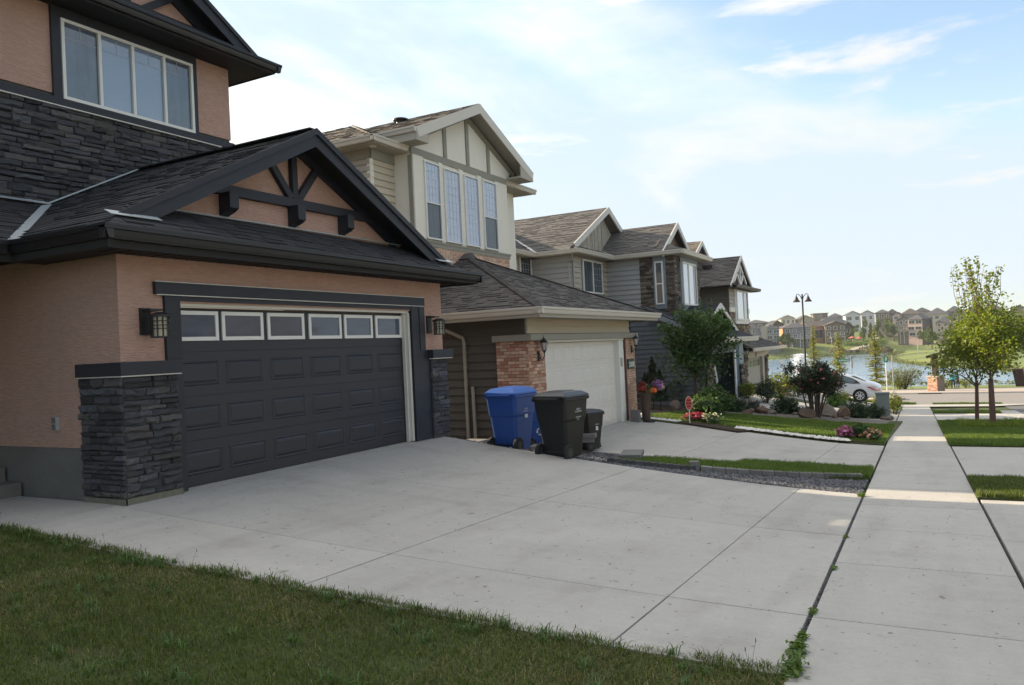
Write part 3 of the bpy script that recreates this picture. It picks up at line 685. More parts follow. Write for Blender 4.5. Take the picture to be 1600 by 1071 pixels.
# ================================================================== house 1: peach stucco, slate, charcoal
h1 = thing('house', 'peach stucco house with charcoal garage door and dark slate stone, nearest on the left', 'house', (9, 8.22, -1.55))
WX0, WX1, WY, GZ = 5.74, 12.42, 8.22, -1.55
m = MB()
m.box(WX0, WY, GZ + .62, 6.44, WY + .2, 1.36); m.box(11.42, WY, GZ, WX1, WY + .2, 1.36); m.box(6.44, WY, .78, 11.42, WY + .2, 1.36)
m.box(WX0, WY + .2, GZ + .62, WX0 + .2, 12.05, 1.4); m.box(WX1 - .2, WY + .2, GZ, WX1, 12.05, 1.4)
m.build('garage_wall', stucco, h1)
m = MB(); m.box(WX0 + .012, WY + .02, GZ - .4, WX0 + .2, 14, GZ + .62); m.box(WX0 + .03, WY + .02, GZ - .3, 6.44, WY + .2, GZ + .62); m.build('foundation', concrete_old, h1)
F1, S1 = front(WY), side(WX0)
# entry recess and upper storey wall
m = MB(); m.box(WX0 - 7, 12.05, GZ, WX0, 12.25, 2.9); m.build('entry_wall', stucco, h1)
UY = 12.05; FU = front(UY)
m = MB(); m.box(-1.5, UY, 4.4, 11.0, UY + .2, 5.95); m.box(10.8, UY + .2, 1.3, 11.0, 24, 5.95); m.box(-1.5, 23.8, 1.3, 10.8, 24, 5.95); m.build('upper_wall', stucco, h1)
m = MB(); m.box(-1.5, UY + .02, 1.4, 10.98, UY + .2, 4.4); m.build('stone_backing', mortar, h1)
# stone of the upper storey, in the part that shows above the garage roof
pc = Pieces(h1, 'stone', slate, limit=300, minpx=7)
stones(pc, FU, [(6.2, 2.0), (8.9, 3.30), (11.0, 2.9), (11.0, 4.2), (5.4, 4.2), (5.4, 2.0)], rh=(.06, .125), rl=(.16, .5), th=(.03, .075), seed=5, nm=3)
# stone piers either side of the garage door
stones(pc, front(8.17), [(5.70, -1.48), (6.45, -1.48), (6.45, -.1), (5.70, -.1)], rh=(.045, .10), rl=(.14, .40), th=(.035, .075), seed=8, nm=3)
stones(pc, side(5.70), [(-8.92, -1.48), (-8.15, -1.48), (-8.15, -.1), (-8.92, -.1)], rh=(.045, .10), rl=(.14, .40), th=(.03, .06), seed=9, nm=3)
stones(pc, front(8.17), [(11.92, -1.5), (12.44, -1.5), (12.44, -.1), (11.92, -.1)], rh=(.045, .10), rl=(.14, .36), th=(.03, .06), seed=10, nm=3)
pc.finish()
m = MB(); m.box(5.70, 8.165, -1.56, 6.46, 8.4, -.1); m.box(5.70, 8.4, -1.56, 5.9, 8.93, -.1); m.build('pier_core', mortar, h1); m = MB(); m.box(11.93, 8.165, -1.56, 12.43, 8.25, -.1); m.build('pier_core', mortar, h1)
m = MB(); m.box(5.67, 8.13, -1.6, 6.44, 8.16, -1.49); m.box(5.66, 8.13, -1.6, 5.69, 8.9, -1.49); m.build('pier_footing', mat('footing_mortar', (.15, .145, .115), 1, noise=[((15, 15, 15), .3)]), h1)
m = MB()
m.box(5.64, 8.08, -.085, 6.47, 8.22, .07); m.box(5.64, 8.22, -.085, 5.74, 8.93, .07)
m.build('pier_cap', trim_blk, h1, bevel=.004)
m = MB(); m.box(11.86, 8.06, -.085, 12.52, 8.22, .07); m.build('pier_cap', trim_blk, h1, bevel=.004)
m = MB(); m.box(5.65, 8.09, -.1, 6.46, 8.17, -.087); m.box(5.65, 8.17, -.1, 5.72, 8.92, -.087); m.box(11.87, 8.07, -.1, 12.51, 8.17, -.087)
m.box(6.2, 8.165, 1.022, 11.8, 8.2, 1.032); m.box(6.22, 8.165, .862, 11.78, 8.2, .872); m.build('drip_edge', white_tr, h1)
# door surround
m = MB(); fb(m, F1, 6.2, .874, 11.8, 1.02, 0, .06); m.build('trim_board', trim_blk, h1, bevel=.004)
m = MB(); fb(m, F1, 6.33, .07, 6.46, .86, 0, .045); m.build('trim_board', trim_blk, h1); m = MB(); fb(m, F1, 11.64, .07, 11.8, .86, 0, .045); m.build('trim_board', trim_blk, h1)
m = MB(); m.box(6.44, 8.19, GZ, 6.56, 8.42, .86); m.box(11.42, 8.19, GZ, 11.66, 8.40, .86); m.box(11.66, 8.19, GZ, 11.94, 8.25, .07); m.box(6.56, 8.2, .80, 11.42, 8.42, .86); m.build('door_jamb', trim_blk, h1)
m = MB(); m.box(6.56, 8.26, .742, 11.42, 8.34, .795); m.build('weather_strip', white_tr, h1); m = MB(); m.box(11.36, 8.24, GZ + .01, 11.43, 8.36, .742); m.box(11.33, 8.3, GZ + .01, 11.36, 8.36, .742); m.build('weather_strip', white_tr, h1)
gd = MB()
DY = 8.38; FD = front(DY); zt = .735; sec = (zt - (-1.535)) / 4
for k in range(4): fb(gd, FD, 6.56, zt - sec * (k + 1) + .004, 11.4, zt - sec * k - .004, -.05, 0)
fb(gd, FD, 6.56, -1.575, 11.4, zt, -.06, -.012)
door = gd.build('garage_door', door_m, h1)
fb_ = MB()
def raised(parent, fr, a0, b0, a1, b1, mt, name='door_panel', d=.014):
    m = MB(); i = .035
    o = [fr.P(a0, b0, 0), fr.P(a1, b0, 0), fr.P(a1, b1, 0), fr.P(a0, b1, 0)]
    g_ = [fr.P(a0 + i, b0 + i, -.0), fr.P(a1 - i, b0 + i, 0), fr.P(a1 - i, b1 - i, 0), fr.P(a0 + i, b1 - i, 0)]
    t = [fr.P(a0 + i * .5, b0 + i * .5, d * .8), fr.P(a1 - i * .5, b0 + i * .5, d * .8), fr.P(a1 - i * .5, b1 - i * .5, d * .8), fr.P(a0 + i * .5, b1 - i * .5, d * .8)]
    p = [fr.P(a0 + i * 2, b0 + i * 2, d), fr.P(a1 - i * 2, b0 + i * 2, d), fr.P(a1 - i * 2, b1 - i * 2, d), fr.P(a0 + i * 2, b1 - i * 2, d)]
    g_ = [q + fr.n * .001 for q in g_]
    m.raw(o + t + g_ + p, [(0, 1, 5, 4), (1, 2, 6, 5), (2, 3, 7, 6), (3, 0, 4, 7), (4, 5, 9, 8), (5, 6, 10, 9), (6, 7, 11, 10), (7, 4, 8, 11), (8, 9, 13, 12), (9, 10, 14, 13), (10, 11, 15, 14), (11, 8, 12, 15), (12, 13, 14, 15)])
    return m.build(name, mt, parent)
cols = [(6.63, 7.27), (7.38, 8.04), (8.18, 8.86), (9.0, 9.7), (9.84, 10.50), (10.63, 11.3)]
for k in range(1, 4):
    for a, b in cols: raised(door, FD, a, zt - sec * (k + 1) + .13, b, zt - sec * k - .12, door_m)
gl_door = mat('cloud_reflection_glass', (.075, .09, .12), .04, spec=.6, noise=[((1.5, 1.5, 4), .5)])  # blue-grey cloud reflection put into the pane colour and its mottling
for (a, b) in [(6.57, 7.28), (7.34, 8.07), (8.15, 8.89), (8.99, 9.73), (9.80, 10.52), (10.60, 11.33)]:
    f = MB(); fw = .05
    for (p, q, r_, s_) in ((a, .31, b, .31 + fw), (a, .695 - fw, b, .695), (a, .31 + fw, a + fw, .695 - fw), (b - fw, .31 + fw, b, .695 - fw)): fb(f, FD, p, q, r_, s_, 0, .022)
    f.build('window_frame', white_fr, door); p = MB(); fb(p, FD, a + fw, .31 + fw, b - fw, .695 - fw, 0, .006); p.build('pane', gl_door, door)
# socket box on the side wall
m = MB(); fb(m, S1, -9.53, -.72, -9.42, -.55, 0, .03); s = m.build('outdoor_socket', mat('grey_plastic', (.38, .38, .38), .5), h1, bevel=.004)
m = MB(); fb(m, S1, -9.515, -.63, -9.47, -.56, .03, .05); fb(m, S1, -9.515, -.71, -9.47, -.645, .03, .05); m.build('cover', mat('dark_plastic', (.12, .12, .12), .5), s)
# box lamps with cage bars
def cage_lamp(parent, x, y, z0):
    m = MB(); m.box(x - .12, y + .14, z0 + .04, x + .02, y + .17, z0 + .36); m.box(x - .09, y - .0, z0 + .32, x + .08, y + .16, z0 + .345); l = m.build('wall_lamp', black_iron, parent)
    c = (x, y - .04)
    m = MB(); m.lathe([(.001, .30), (.05, .30), (.125, .265), (.13, .245), (.09, .245), (.001, .245)], (c[0], c[1], z0), 20); m.lathe([(.001, .0), (.11, .0), (.11, .015), (.001, .015)], (c[0], c[1], z0), 20); m.build('lamp_cap', black_iron, l)
    m = MB(); m.lathe([(.085, .015), (.085, .245)], (c[0], c[1], z0), 20); m.build('glass', lamp_gl, l, smooth=True)
    m = MB()
    for k in range(10):
        t = 2 * math.pi * k / 10; m.box(c[0] + .1 * math.cos(t) - .006, c[1] + .1 * math.sin(t) - .006, z0 + .01, c[0] + .1 * math.cos(t) + .006, c[1] + .1 * math.sin(t) + .006, z0 + .25)
    for zz in (.1, .14, .19): m.lathe([(.098, zz), (.108, zz), (.108, zz + .01), (.098, zz + .01), (.098, zz)], (c[0], c[1], z0), 20)
    m.build('cage', black_iron, l)
cage_lamp(h1, 6.12, 8.05, .34); cage_lamp(h1, 12.02, 8.05, .34)
# concrete steps at the side
m = MB(); m.box(1, 10.25, -1.56, 5.72, 10.62, -1.38); m.box(1, 10.6, -1.56, 5.72, 12.04, -1.2); m.build('entry_steps', concrete_old, h1, bevel=.01)
# ---- garage roof
EZ = 1.55; AP = (8.95, 3.43)
rf = MB()
lft = [(5.3, 9.47, EZ), (5.3, 8.05, EZ), (8.95, 8.05, 3.43), (8.95, 12.05, 3.43), (7.28, 12.05, 2.57)]
tri = [(5.3, 8.05, EZ), (5.3, 7.7, EZ), (5.65, 8.05, 1.73)]
skirt = [(5.3, 7.7, EZ), (12.95, 7.7, EZ - .08), (12.1, 8.55, 1.97), (6.15, 8.55, 1.97)]
rgt = [(12.95, 8.05, EZ - .1), (12.95, 12.05, EZ - .1), (8.95, 12.05, 3.43), (8.95, 8.05, 3.43)]
porch = [(-2, 9.47, EZ), (5.3, 9.47, EZ), (7.28, 12.05, 2.57), (-2, 12.05, 2.57)]
for p in (lft, tri, skirt, rgt, porch): roof_plane(rf, p)
roof = rf.build('roof', sh_black, h1)
shingles(roof, lft, sh_black, limit=170, seed=2); shingles(roof, skirt, sh_black, limit=130, seed=3, minpx=9)
shingles(roof, tri, sh_black, limit=0); shingles(roof, [(p[0], p[1], p[2]) for p in rgt], sh_black, limit=0, expo=.28); shingles(roof, porch, sh_black, limit=0, seed=8)
m = MB()    # ridge caps
for k in range(20): m.obox((8.95, 8.15 + .2 * k, 3.445), (0, 1, 0), (1, 0, 0), (0, 0, 1), .24, .22, .02)
m.build('ridge_cap', sh_black, roof)
m = MB()
def strip3(mb, p, q, w, up, th=.006):
    p, q, up = (np.array(t, float) for t in (p, q, up)); d = q - p; L = np.linalg.norm(d); d /= L; up /= np.linalg.norm(up); s_ = np.cross(d, up); mb.obox((p + q) / 2 + up * th, d, s_, up, L, w, th)
nl = np.array([-.515, 0, 1.0])
strip3(m, (5.33, 9.5, EZ + .03), (7.28, 12.04, 2.6), .13, (-.3, -.25, 1)); m.build('valley_flashing', flash, roof)
m = MB(); strip3(m, (7.28, 12.0, 2.6), (8.88, 12.0, 3.42), .05, nl, .02); strip3(m, (2, 12.0, 2.60), (7.28, 12.0, 2.60), .07, (0, -.4, 1), .02); m.build('wall_flashing', flash, roof)
m = MB(); strip3(m, (6.2, 8.52, 2.0), (12.05, 8.52, 2.0), .05, (0, -.5, 1), .012); strip3(m, (5.5, 7.99, 1.74), (6.15, 7.99, 1.74), .14, (0, -.5, 1), .008); strip3(m, (12.0, 7.99, 1.72), (12.5, 7.99, 1.72), .14, (0, -.5, 1), .008); m.build('step_flashing', flash, roof)
# gutters, fascia, soffit
def gutter(parent, p, q, mt, nrm, h=.12, d=.11, name='gutter'):
    """K-style gutter from p to q (top edge points), hanging on the side nrm"""
    p, q, nrm = (np.array(t, float) for t in (p, q, nrm)); prof = [(0, 0), (d, 0), (d, -h * .25), (d * .8, -h * .38), (d * .68, -h * .75), (d * .55, -h), (0, -h)]
    m = MB(); m.prism([p + nrm * a + np.array([0, 0, b]) for a, b in prof], q - p); lip = [(d - .012, .012), (d + .006, .012), (d + .006, -.01), (d - .012, -.01)]
    m.prism([p + nrm * a + np.array([0, 0, b]) for a, b in lip], q - p); return m.build(name, mt, parent)
gutter(h1, (5.19, 7.7, 1.53), (13.06, 7.7, 1.49), black_metal, (0, -1, 0), .14); gutter(h1, (5.3, 9.47, 1.53), (5.3, 7.6, 1.53), black_metal, (-1, 0, 0), .14); gutter(h1, (-2, 9.47, 1.53), (5.19, 9.47, 1.53), black_metal, (0, -1, 0), .14); gutter(h1, (12.95, 7.6, 1.47), (12.95, 12.05, 1.47), black_metal, (1, 0, 0), .14)
m = MB(); m.box(5.28, 7.72, 1.32, 12.97, 8.24, 1.365); m.box(5.28, 8.24, 1.32, 5.76, 9.6, 1.365); m.box(-2, 9.45, 1.32, 5.28, 12.05, 1.365); m.box(12.4, 8.24, 1.32, 12.97, 12, 1.365)
m.box(5.26, 7.66, 1.30, 5.32, 9.5, 1.5); m.box(5.32, 7.7, 1.30, 12.93, 7.74, 1.48); m.box(12.93, 7.7, 1.3, 12.97, 12, 1.44); m.box(-2, 9.43, 1.3, 5.28, 9.47, 1.5); m.build('soffit', soffit_blk, h1)
m = MB()
for k in range(46): m.box(5.36 + .165 * k, 7.75, 1.312, 5.37 + .165 * k, 8.2, 1.322)
m.build('soffit_groove', black_metal, h1, kind='stuff')
# gable
FG = front(8.55)
m = MB(); m.prism([(6.15, 8.55, 1.9), (12.0, 8.55, 1.9), (8.95, 8.55, 3.40)], (0, .15, 0)); m.build('gable_wall', stucco, h1)
def gable_boards(parent, ax, az, lx, lz, rx_, rz, y0, y1, w, mt, under=0.0, name='rake_board'):
    fr = front(y0)
    for (x, z) in ((lx, lz), (rx_, rz)):
        d = np.array([x - ax, z - az]); L = np.linalg.norm(d); n = np.array([-d[1], d[0]]) / L
        if n[1] > 0: n = -n
        a = np.array([ax, az]) + n * under; b = np.array([x, z]) + n * under
        m = MB(); m.prism([fr.P(a[0], a[1], 0), fr.P(b[0], b[1], 0), fr.P(b[0] + n[0] * w, b[1] + n[1] * w, 0), fr.P(ax, az + (-w / abs(n[1])) - under * 0, 0)], (0, y1 - y0, 0)); m.build(name, mt, parent)
gable_boards(h1, 8.95, 3.41, 5.66, 1.72, 12.3, 1.70, 8.02, 8.06, .20, trim_blk); gable_boards(h1, 8.95, 3.46, 5.60, 1.74, 12.36, 1.72, 7.985, 8.02, .085, trim_blk)
m = MB()
for x, z in ((5.75, 1.74), (12.2, 1.74)): m.prism([(x, 8.06, z), (8.95, 8.06, 3.37), (8.95, 8.06, 3.34), (x, 8.06, z - .03)], (0, .49, 0))
m.build('gable_soffit', soffit_blk, h1)
m = MB(); fg = FG
fbar(m, fg, (6.75, 2.16), (8.98, 3.30), .17, .0, .07); fbar(m, fg, (11.25, 2.16), (8.98, 3.30), .17, .0, .07)
m.build('truss_chord', trim_blk, h1)
m = MB(); fb(m, fg, 7.2, 2.32, 10.75, 2.46, 0.001, .09); m.build('truss_beam', trim_blk, h1, bevel=.005)
for p, q in (((8.95, 2.46), (8.95, 3.25)), ((8.87, 2.46), (8.47, 2.95)), ((9.03, 2.46), (9.43, 2.95))):
    m = MB(); fbar(m, fg, p, q, .11, .002, .085); m.build('truss_strut', trim_blk, h1, bevel=.004)
m = MB(); fbar(m, fg, (10.6, 2.46), (11.5, 1.98), .16, .0, .05); fbar(m, fg, (7.3, 2.46), (6.4, 1.98), .16, .0, .05); m.build('truss_chord', trim_blk, h1)
for x in (7.62, 8.92, 10.05):
    m = MB(); m.prism([(x - .08, 8.55, 2.03), (x - .08, 8.4, 2.05 + .03), (x - .08, 8.33, 2.12), (x - .08, 8.33, 2.34), (x - .08, 8.55, 2.34)], (.16, 0, 0)); m.build('bracket', trim_blk, h1, bevel=.006)
# ---- upper window and bands
m = MB()
fb(m, FU, -1.5, 4.21, 11.03, 4.33, 0, .07); fb(m, FU, 7.44, 4.33, 7.58, 5.80, 0, .05); fb(m, FU, 10.10, 4.33, 10.2, 5.80, 0, .05); fb(m, FU, 7.58, 5.63, 10.1, 5.84, 0, .05)
m.build('trim_board', trim_blk, h1)
m = MB(); fb(m, FU, -1.5, 4.19, 10.7, 4.207, 0, .075); m.build('drip_edge', white_tr, h1)
gridv = []
for (a, b) in ((7.65, 8.2), (8.3, 8.84), (8.92, 9.45), (9.54, 10.02)): gridv += [('h', a, b, 5.34), ('v', (a + b) / 2, 5.34, 5.57)]
window(h1, FU, 7.59, 4.33, 10.1, 5.63, white_fr, glass_sky, splits=(.26, .505, .755), grid=gridv, gmat2=glass_curt, alt=(0, 3), depth=.07)
# ---- upper roof with hip skirt and gable
UE = 5.98
uf = [(-2.1, 11.45, UE), (11.65, 11.45, UE), (10.8, 12.3, UE + .33), (-1.25, 12.3, UE + .33)]
us = [(11.65, 11.45, UE), (11.65, 24.6, UE), (7.6, 20.5, UE + 2.6), (7.6, 15.5, UE + 2.6)]
ut = [(-2.1, 24.6, UE), (-2.1, 11.45, UE), (2, 15.5, UE + 2.6), (2, 20.5, UE + 2.6)]
rf = MB()
for p in (uf, us, ut): roof_plane(rf, p)
roof_plane(rf, [(11.65, 11.45, UE), (7.6, 15.5, UE + 2.6), (2, 15.5, UE + 2.6), (-2.1, 11.45, UE)], .03)
roof_plane(rf, [(2, 15.5, UE + 2.6), (7.6, 15.5, UE + 2.6), (7.6, 20.5, UE + 2.6), (2, 20.5, UE + 2.6)])
ga = (8.3, 8.05); roof_plane(rf, [(11.6, 11.85, 6.13), (ga[0], 11.85, ga[1]), (ga[0], 16, ga[1]), (11.6, 16, 6.13)]); roof_plane(rf, [(5.0, 11.85, 6.13), (ga[0], 11.85, ga[1]), (ga[0], 16, ga[1]), (5.0, 16, 6.13)])
roof2 = rf.build('roof', sh_black, h1)
gutter(h1, (-2.1, 11.45, UE - .03), (11.76, 11.45, UE - .03), black_metal, (0, -1, 0), .13); gutter(h1, (11.65, 11.34, UE - .03), (11.65, 24.6, UE - .03), black_metal, (1, 0, 0), .13)
m = MB(); m.box(-2.1, 11.46, 5.80, 11.64, 12.07, 5.83); m.box(10.98, 12.07, 5.80, 11.64, 24.5, 5.83); m.box(-2.1, 11.45, 5.78, 11.66, 11.48, 5.95); m.box(11.63, 11.45, 5.78, 11.66, 24.6, 5.95); m.build('soffit', soffit_blk, h1)
m = MB(); m.prism([(5.3, 12.305, 6.1), (11.2, 12.305, 6.1), (ga[0], 12.3, 7.95)], (0, .15, 0)); m.build('gable_wall', stucco, h1)
gable_boards(h1, ga[0], ga[1], 5.0, 6.12, 11.6, 6.12, 11.82, 11.86, .22, trim_blk); gable_boards(h1, ga[0], ga[1] + .05, 4.95, 6.14, 11.66, 6.14, 11.785, 11.82, .08, trim_blk)
m = MB(); m.prism([(11.45, 11.86, 6.19), (ga[0], 11.86, 8.0), (ga[0], 11.86, 7.97), (11.45, 11.86, 6.16)], (0, .44, 0)); m.build('gable_soffit', soffit_blk, h1)
FU2 = front(12.3); m = MB(); fbar(m, FU2, (11.0, 6.3), (8.3, 7.86), .2, 0, .07); fb(m, FU2, 6.4, 6.20, 10.4, 6.33, 0, .08); fbar(m, FU2, (9.08, 6.30), (9.9, 6.86), .13, 0, .075); fbar(m, FU2, (8.98, 6.30), (8.98, 7.5), .13, 0, .07); fbar(m, FU2, (8.9, 6.30), (8.1, 6.86), .13, 0, .075); m.build('truss_chord', trim_blk, h1)
# ================================================================== house 2: cream with brick piers and white garage door
h2 = thing('house', 'cream and sage house with brick piers, white garage door and brown hipped garage roof', 'house', (19.7, 8.4, -2.3))
GA, GB, GY, GZ2 = 16.2, 23.2, 8.4, -2.3
F2, S2 = front(GY), side(GA)
m = MB(); m.box(GA, GY, .15, GB, GY + .2, .8); m.box(GA, GY, GZ2 - .3, 16.95, GY + .2, .15); m.box(22.4, GY, GZ2 - .3, GB, GY + .2, .15)
m.box(GA, GY + .2, GZ2 - .3, GA + .2, 12.2, .8); m.box(GB - .2, GY + .2, GZ2 - .3, GB, 12.2, .8); m.build('garage_wall', sid_drab, h2)
siding(h2, F2, [(GA + .02, .36), (GB, .36), (GB, .72), (GA + .02, .72)], sid_cream, expo=.18)
siding(h2, S2, [(-12.2, -2.25), (-GY - .02, -2.25), (-GY - .02, .70), (-12.2, .70)], sid_drab, expo=.2, holes=[(-9.17, -2.3, -8.2, .2)])
m = MB(); fb(m, S2, -GY - .12, .2, -GY, .72, 0, .03); m.build('corner_post', sid_drab, h2); m = MB(); fb(m, F2, GA - .02, .36, GA + .06, .74, 0, .03); m.build('corner_post', sage, h2)
m = MB(); m.box(16.0, 8.16, .19, 23.4, 8.4, .34); m.box(16.0, 8.4, .19, 16.2, 9.2, .34); m.build('sage_band', sage, h2, bevel=.004)
# brick piers
m = MB(); m.box(16.09, 8.29, -2.4, 16.95, 8.4, .19); m.box(16.09, 8.4, -2.4, 16.2, 9.14, .19); m.build('pier_core', brick_mortar, h2); m = MB(); m.box(22.4, 8.29, -2.45, 23.32, 8.4, .19); m.build('pier_core', brick_mortar, h2)
pc = Pieces(h2, 'brick', brick_m, limit=300, minpx=6)
bricks(pc, front(8.29), [(16.07, -2.32), (16.95, -2.32), (16.95, .19), (16.07, .19)], .2, .078, seed=1, nm=3); bricks(pc, side(16.09), [(-9.14, -2.3), (-8.27, -2.3), (-8.27, .19), (-9.14, .19)], .2, .078, seed=2, nm=3)
bricks(pc, front(8.29), [(22.5, -2.4), (23.32, -2.4), (23.32, .19), (22.5, .19)], .2, .078, seed=3, nm=2)
B2 = front(12.2)
bricks(pc, B2, [(17.3, 2.0), (22.62, 2.0), (22.62, 2.97), (17.3, 2.97)], .27, .115, .012, seed=4, nm=2)
pc.finish()
m = MB(); m.box(22.4, 8.26, -2.4, 22.5, 8.4, .3); m.build('dark_post', mat('red_brown_edge', (.10, .045, .035), .8), h2)
# garage door and frame
m = MB(); m.box(16.95, 8.30, GZ2, 17.05, 8.5, .13); m.box(22.02, 8.30, GZ2 - .1, 22.42, 8.5, .13); m.box(16.95, 8.28, .13, 22.42, 8.5, .19); m.build('door_frame', white_fr, h2, bevel=.006)
gd = MB(); FD2 = front(8.46); zt = .12; sec = (zt + 2.34) / 4
for k in range(4): fb(gd, FD2, 17.05, zt - sec * (k + 1) + .004, 22.02, zt - sec * k - .004, -.05, 0)
fb(gd, FD2, 17.05, -2.33, 22.02, zt, -.06, -.012)
door2 = gd.build('garage_door', gdoor_w, h2)
for k in range(4):
    for i in range(8): raised(door2, FD2, 17.14 + .61 * i, zt - sec * (k + 1) + .09, 17.66 + .61 * i, zt - sec * k - .09, gdoor_w, d=.012)
m = MB(); fb(m, front(8.3), 22.1, -.66, 22.2, -.40, 0, .03); m.build('keypad', mat('beige_plastic', (.36, .33, .25), .5), h2)
# lantern lamps
def lantern(parent, x, y, z):
    m = MB(); m.box(x - .035, y + .13, z - .28, x + .035, y + .16, z - .05); m.tube([(x, y + .14, z - .2), (x, y + .06, z - .26), (x, y, z - .16), (x, y, z - .1)], .013, 8); m.tube([(x, y + .14, z - .12), (x, y + .09, z - .16), (x, y + .1, z - .22)], .008, 6)
    l = m.build('wall_lamp', black_iron, parent)
    m = MB(); m.lathe([(.001, .33), (.008, .31), (.006, .27), (.02, .26), (.03, .235), (.10, .16), (.105, .15), (.085, .15)], (x, y, z), 6); m.lathe([(.001, -.10), (.02, -.09), (.04, -.05), (.05, -.04), (.05, -.03), (.001, -.03)], (x, y, z), 6)
    for k in range(6): t = 2 * math.pi * k / 6; m.bar((x + .05 * math.cos(t), y + .05 * math.sin(t), z - .03), (x + .088 * math.cos(t), y + .088 * math.sin(t), z + .155), .008, .008)
    m.build('cage', black_iron, l)
    m = MB(); m.lathe([(.045, -.03), (.082, .15)], (x, y, z), 6); m.build('glass', mat('lantern_glass', (.45, .45, .42), .1, spec=.8), l)
lantern(h2, 16.55, 8.1, -.02); lantern(h2, 22.93, 8.08, .0)
# house number plate
m = MB(); fb(m, front(8.26), 22.58, -.76, 23.12, -.46, 0, .03); npl = m.build('number_plate', mat('dark_green_plate', (.03, .05, .045), .5), h2)
def text_mesh(name, s, fr, a, b, size, mt, parent, c=.0, align='LEFT', ext=.004, bold=0):
    cu_ = bpy.data.curves.new(name, 'FONT'); cu_.body = s; cu_.size = size; cu_.extrude = ext; cu_.align_x = align; cu_.offset = bold; cu_.resolution_u = 2
    to = bpy.data.objects.new(name, cu_); COL.objects.link(to); dg = bpy.context.evaluated_depsgraph_get(); me = bpy.data.meshes.new_from_object(to.evaluated_get(dg)); me.name = name
    bpy.data.objects.remove(to); me.materials.clear(); me.materials.append(mt); o = bpy.data.objects.new(name, me); link(o, parent)
    o.matrix_basis = Matrix.Translation(-Vector(origin(parent))) @ fr.M(a, b, c, 1, 1, 1); return o
text_mesh('house_number', '2008', front(8.26), 22.62, -.70, .23, mat('pale_number', (.55, .6, .55), .5), npl, c=.034, bold=.004)
# downspout
def downspout(parent, pts, mt, w=.075, name='downspout'):
    m = MB()
    for p, q in zip(pts[:-1], pts[1:]): m.bar(p, q, w, w * .8, up=(1, 0, .01))
    m.build(name, mt, parent, bevel=.008)
downspout(h2, [(15.72, 10.62, .74), (15.74, 10.5, .62), (16.13, 10.08, .34), (16.13, 10.05, .25), (16.13, 10.05, -2.2)], mat('drab_downspout', (.30, .27, .22), .5))
downspout(h2, [(16.12, 9.86, -.85), (16.12, 9.84, -2.2)], MATS['drab_downspout'], .07)
# garage roof
E2 = .90; pk = (19.8, 12.15, 2.84)
fr_ = [(15.6, 7.7, E2), (24.0, 7.7, E2), pk]; lf_ = [(15.6, 12.2, E2), (15.6, 7.7, E2), (19.75, 12.15, 2.82), (19.7, 12.2, 2.82)]; rt_ = [(24.0, 7.7, E2), (24.0, 12.2, E2), pk]
rf = MB()
for p in (fr_, [lf_[0], lf_[1], lf_[2]], rt_): roof_plane(rf, p)
roof = rf.build('roof', sh_brown, h2)
shingles(roof, fr_, sh_brown, limit=150, seed=4, minpx=7, th=(.005, .024), wid=(.14, .36)); shingles(roof, [lf_[0], lf_[1], lf_[2]], sh_brown, limit=150, seed=5, minpx=7, th=(.005, .024), wid=(.14, .36)); shingles(roof, rt_, sh_brown, limit=0, expo=.28)
m = MB()
for (p, q) in (((15.6, 7.7, E2 + .02), (19.8, 12.15, 2.86)), ((24.0, 7.7, E2 + .02), (19.8, 12.15, 2.86))):
    p, q = np.array(p), np.array(q); n = 30
    for k in range(n): a = p + (q - p) * (k / n); b = p + (q - p) * ((k + 1.15) / n); m.bar(a, b, .15, .014)
m.build('hip_cap', mat('dark_hip_cap', (.06, .052, .047), .9, var=.3), roof)
m = MB(); m.prism([(19.45, 11.9, 2.72), (19.8, 11.9, 2.92), (20.15, 11.9, 2.72)], (0, .3, 0)); m.build('roof_saddle', sh_brown, roof)
gutter(h2, (15.5, 7.7, E2 + .02), (24.1, 7.7, E2 + .02), gutter_w, (0, -1, 0), .14); gutter(h2, (15.6, 12.2, E2 + .02), (15.6, 7.6, E2 + .02), gutter_w, (-1, 0, 0), .14)
m = MB(); m.box(15.58, 7.71, .72, 24.02, 8.42, .76); m.box(15.58, 8.42, .72, 16.2, 12.2, .76); m.box(15.59, 7.7, .70, 24.01, 7.73, .9); m.box(15.59, 7.73, .7, 15.62, 12.2, .9); m.box(23.2, 8.42, .72, 24.0, 12.2, .76); m.build('soffit', soffit_w, h2)
# ---- upper storey: window bay under a gable
m = MB(); m.box(17.35, 12.2, .8, 22.6, 13.0, 5.62); m.box(16.32, 12.82, -2.3, 24.3, 24, 5.55); m.build('upper_wall', cream_w, h2)
m = MB(); m.box(17.32, 12.17, 2.97, 22.66, 12.2, 3.10); m.box(17.28, 12.15, 3.08, 22.70, 12.2, 3.14); m.box(17.3, 12.17, 5.42, 22.64, 12.2, 5.62); m.box(17.32, 12.2, 3.14, 17.35, 12.32, 5.4); m.build('sage_band', sage, h2)
FB = front(12.17)
for (a, b) in ((17.35, 17.82), (18.60, 18.80), (19.66, 19.90), (20.72, 20.98), (21.84, 22.62)):
    m = MB(); fb(m, FB, a, 3.14, b, 5.42, -.03, .01); m.build('trim_board', cream_w, h2)
glass_lace = mat('lace_curtain_glass', (.34, .39, .50), .05, spec=.9, noise=[((.6, .6, .6), .18), ((3, 3, .4), .08)], coat=.9)
def grid_lines(a0, a1, b0, b1, na, nb):
    return [('v', a0 + (a1 - a0) * (i + 1) / (na + 1), b0, b1) for i in range(na)] + [('h', a0, a1, b0 + (b1 - b0) * (i + 1) / (nb + 1)) for i in range(nb)]
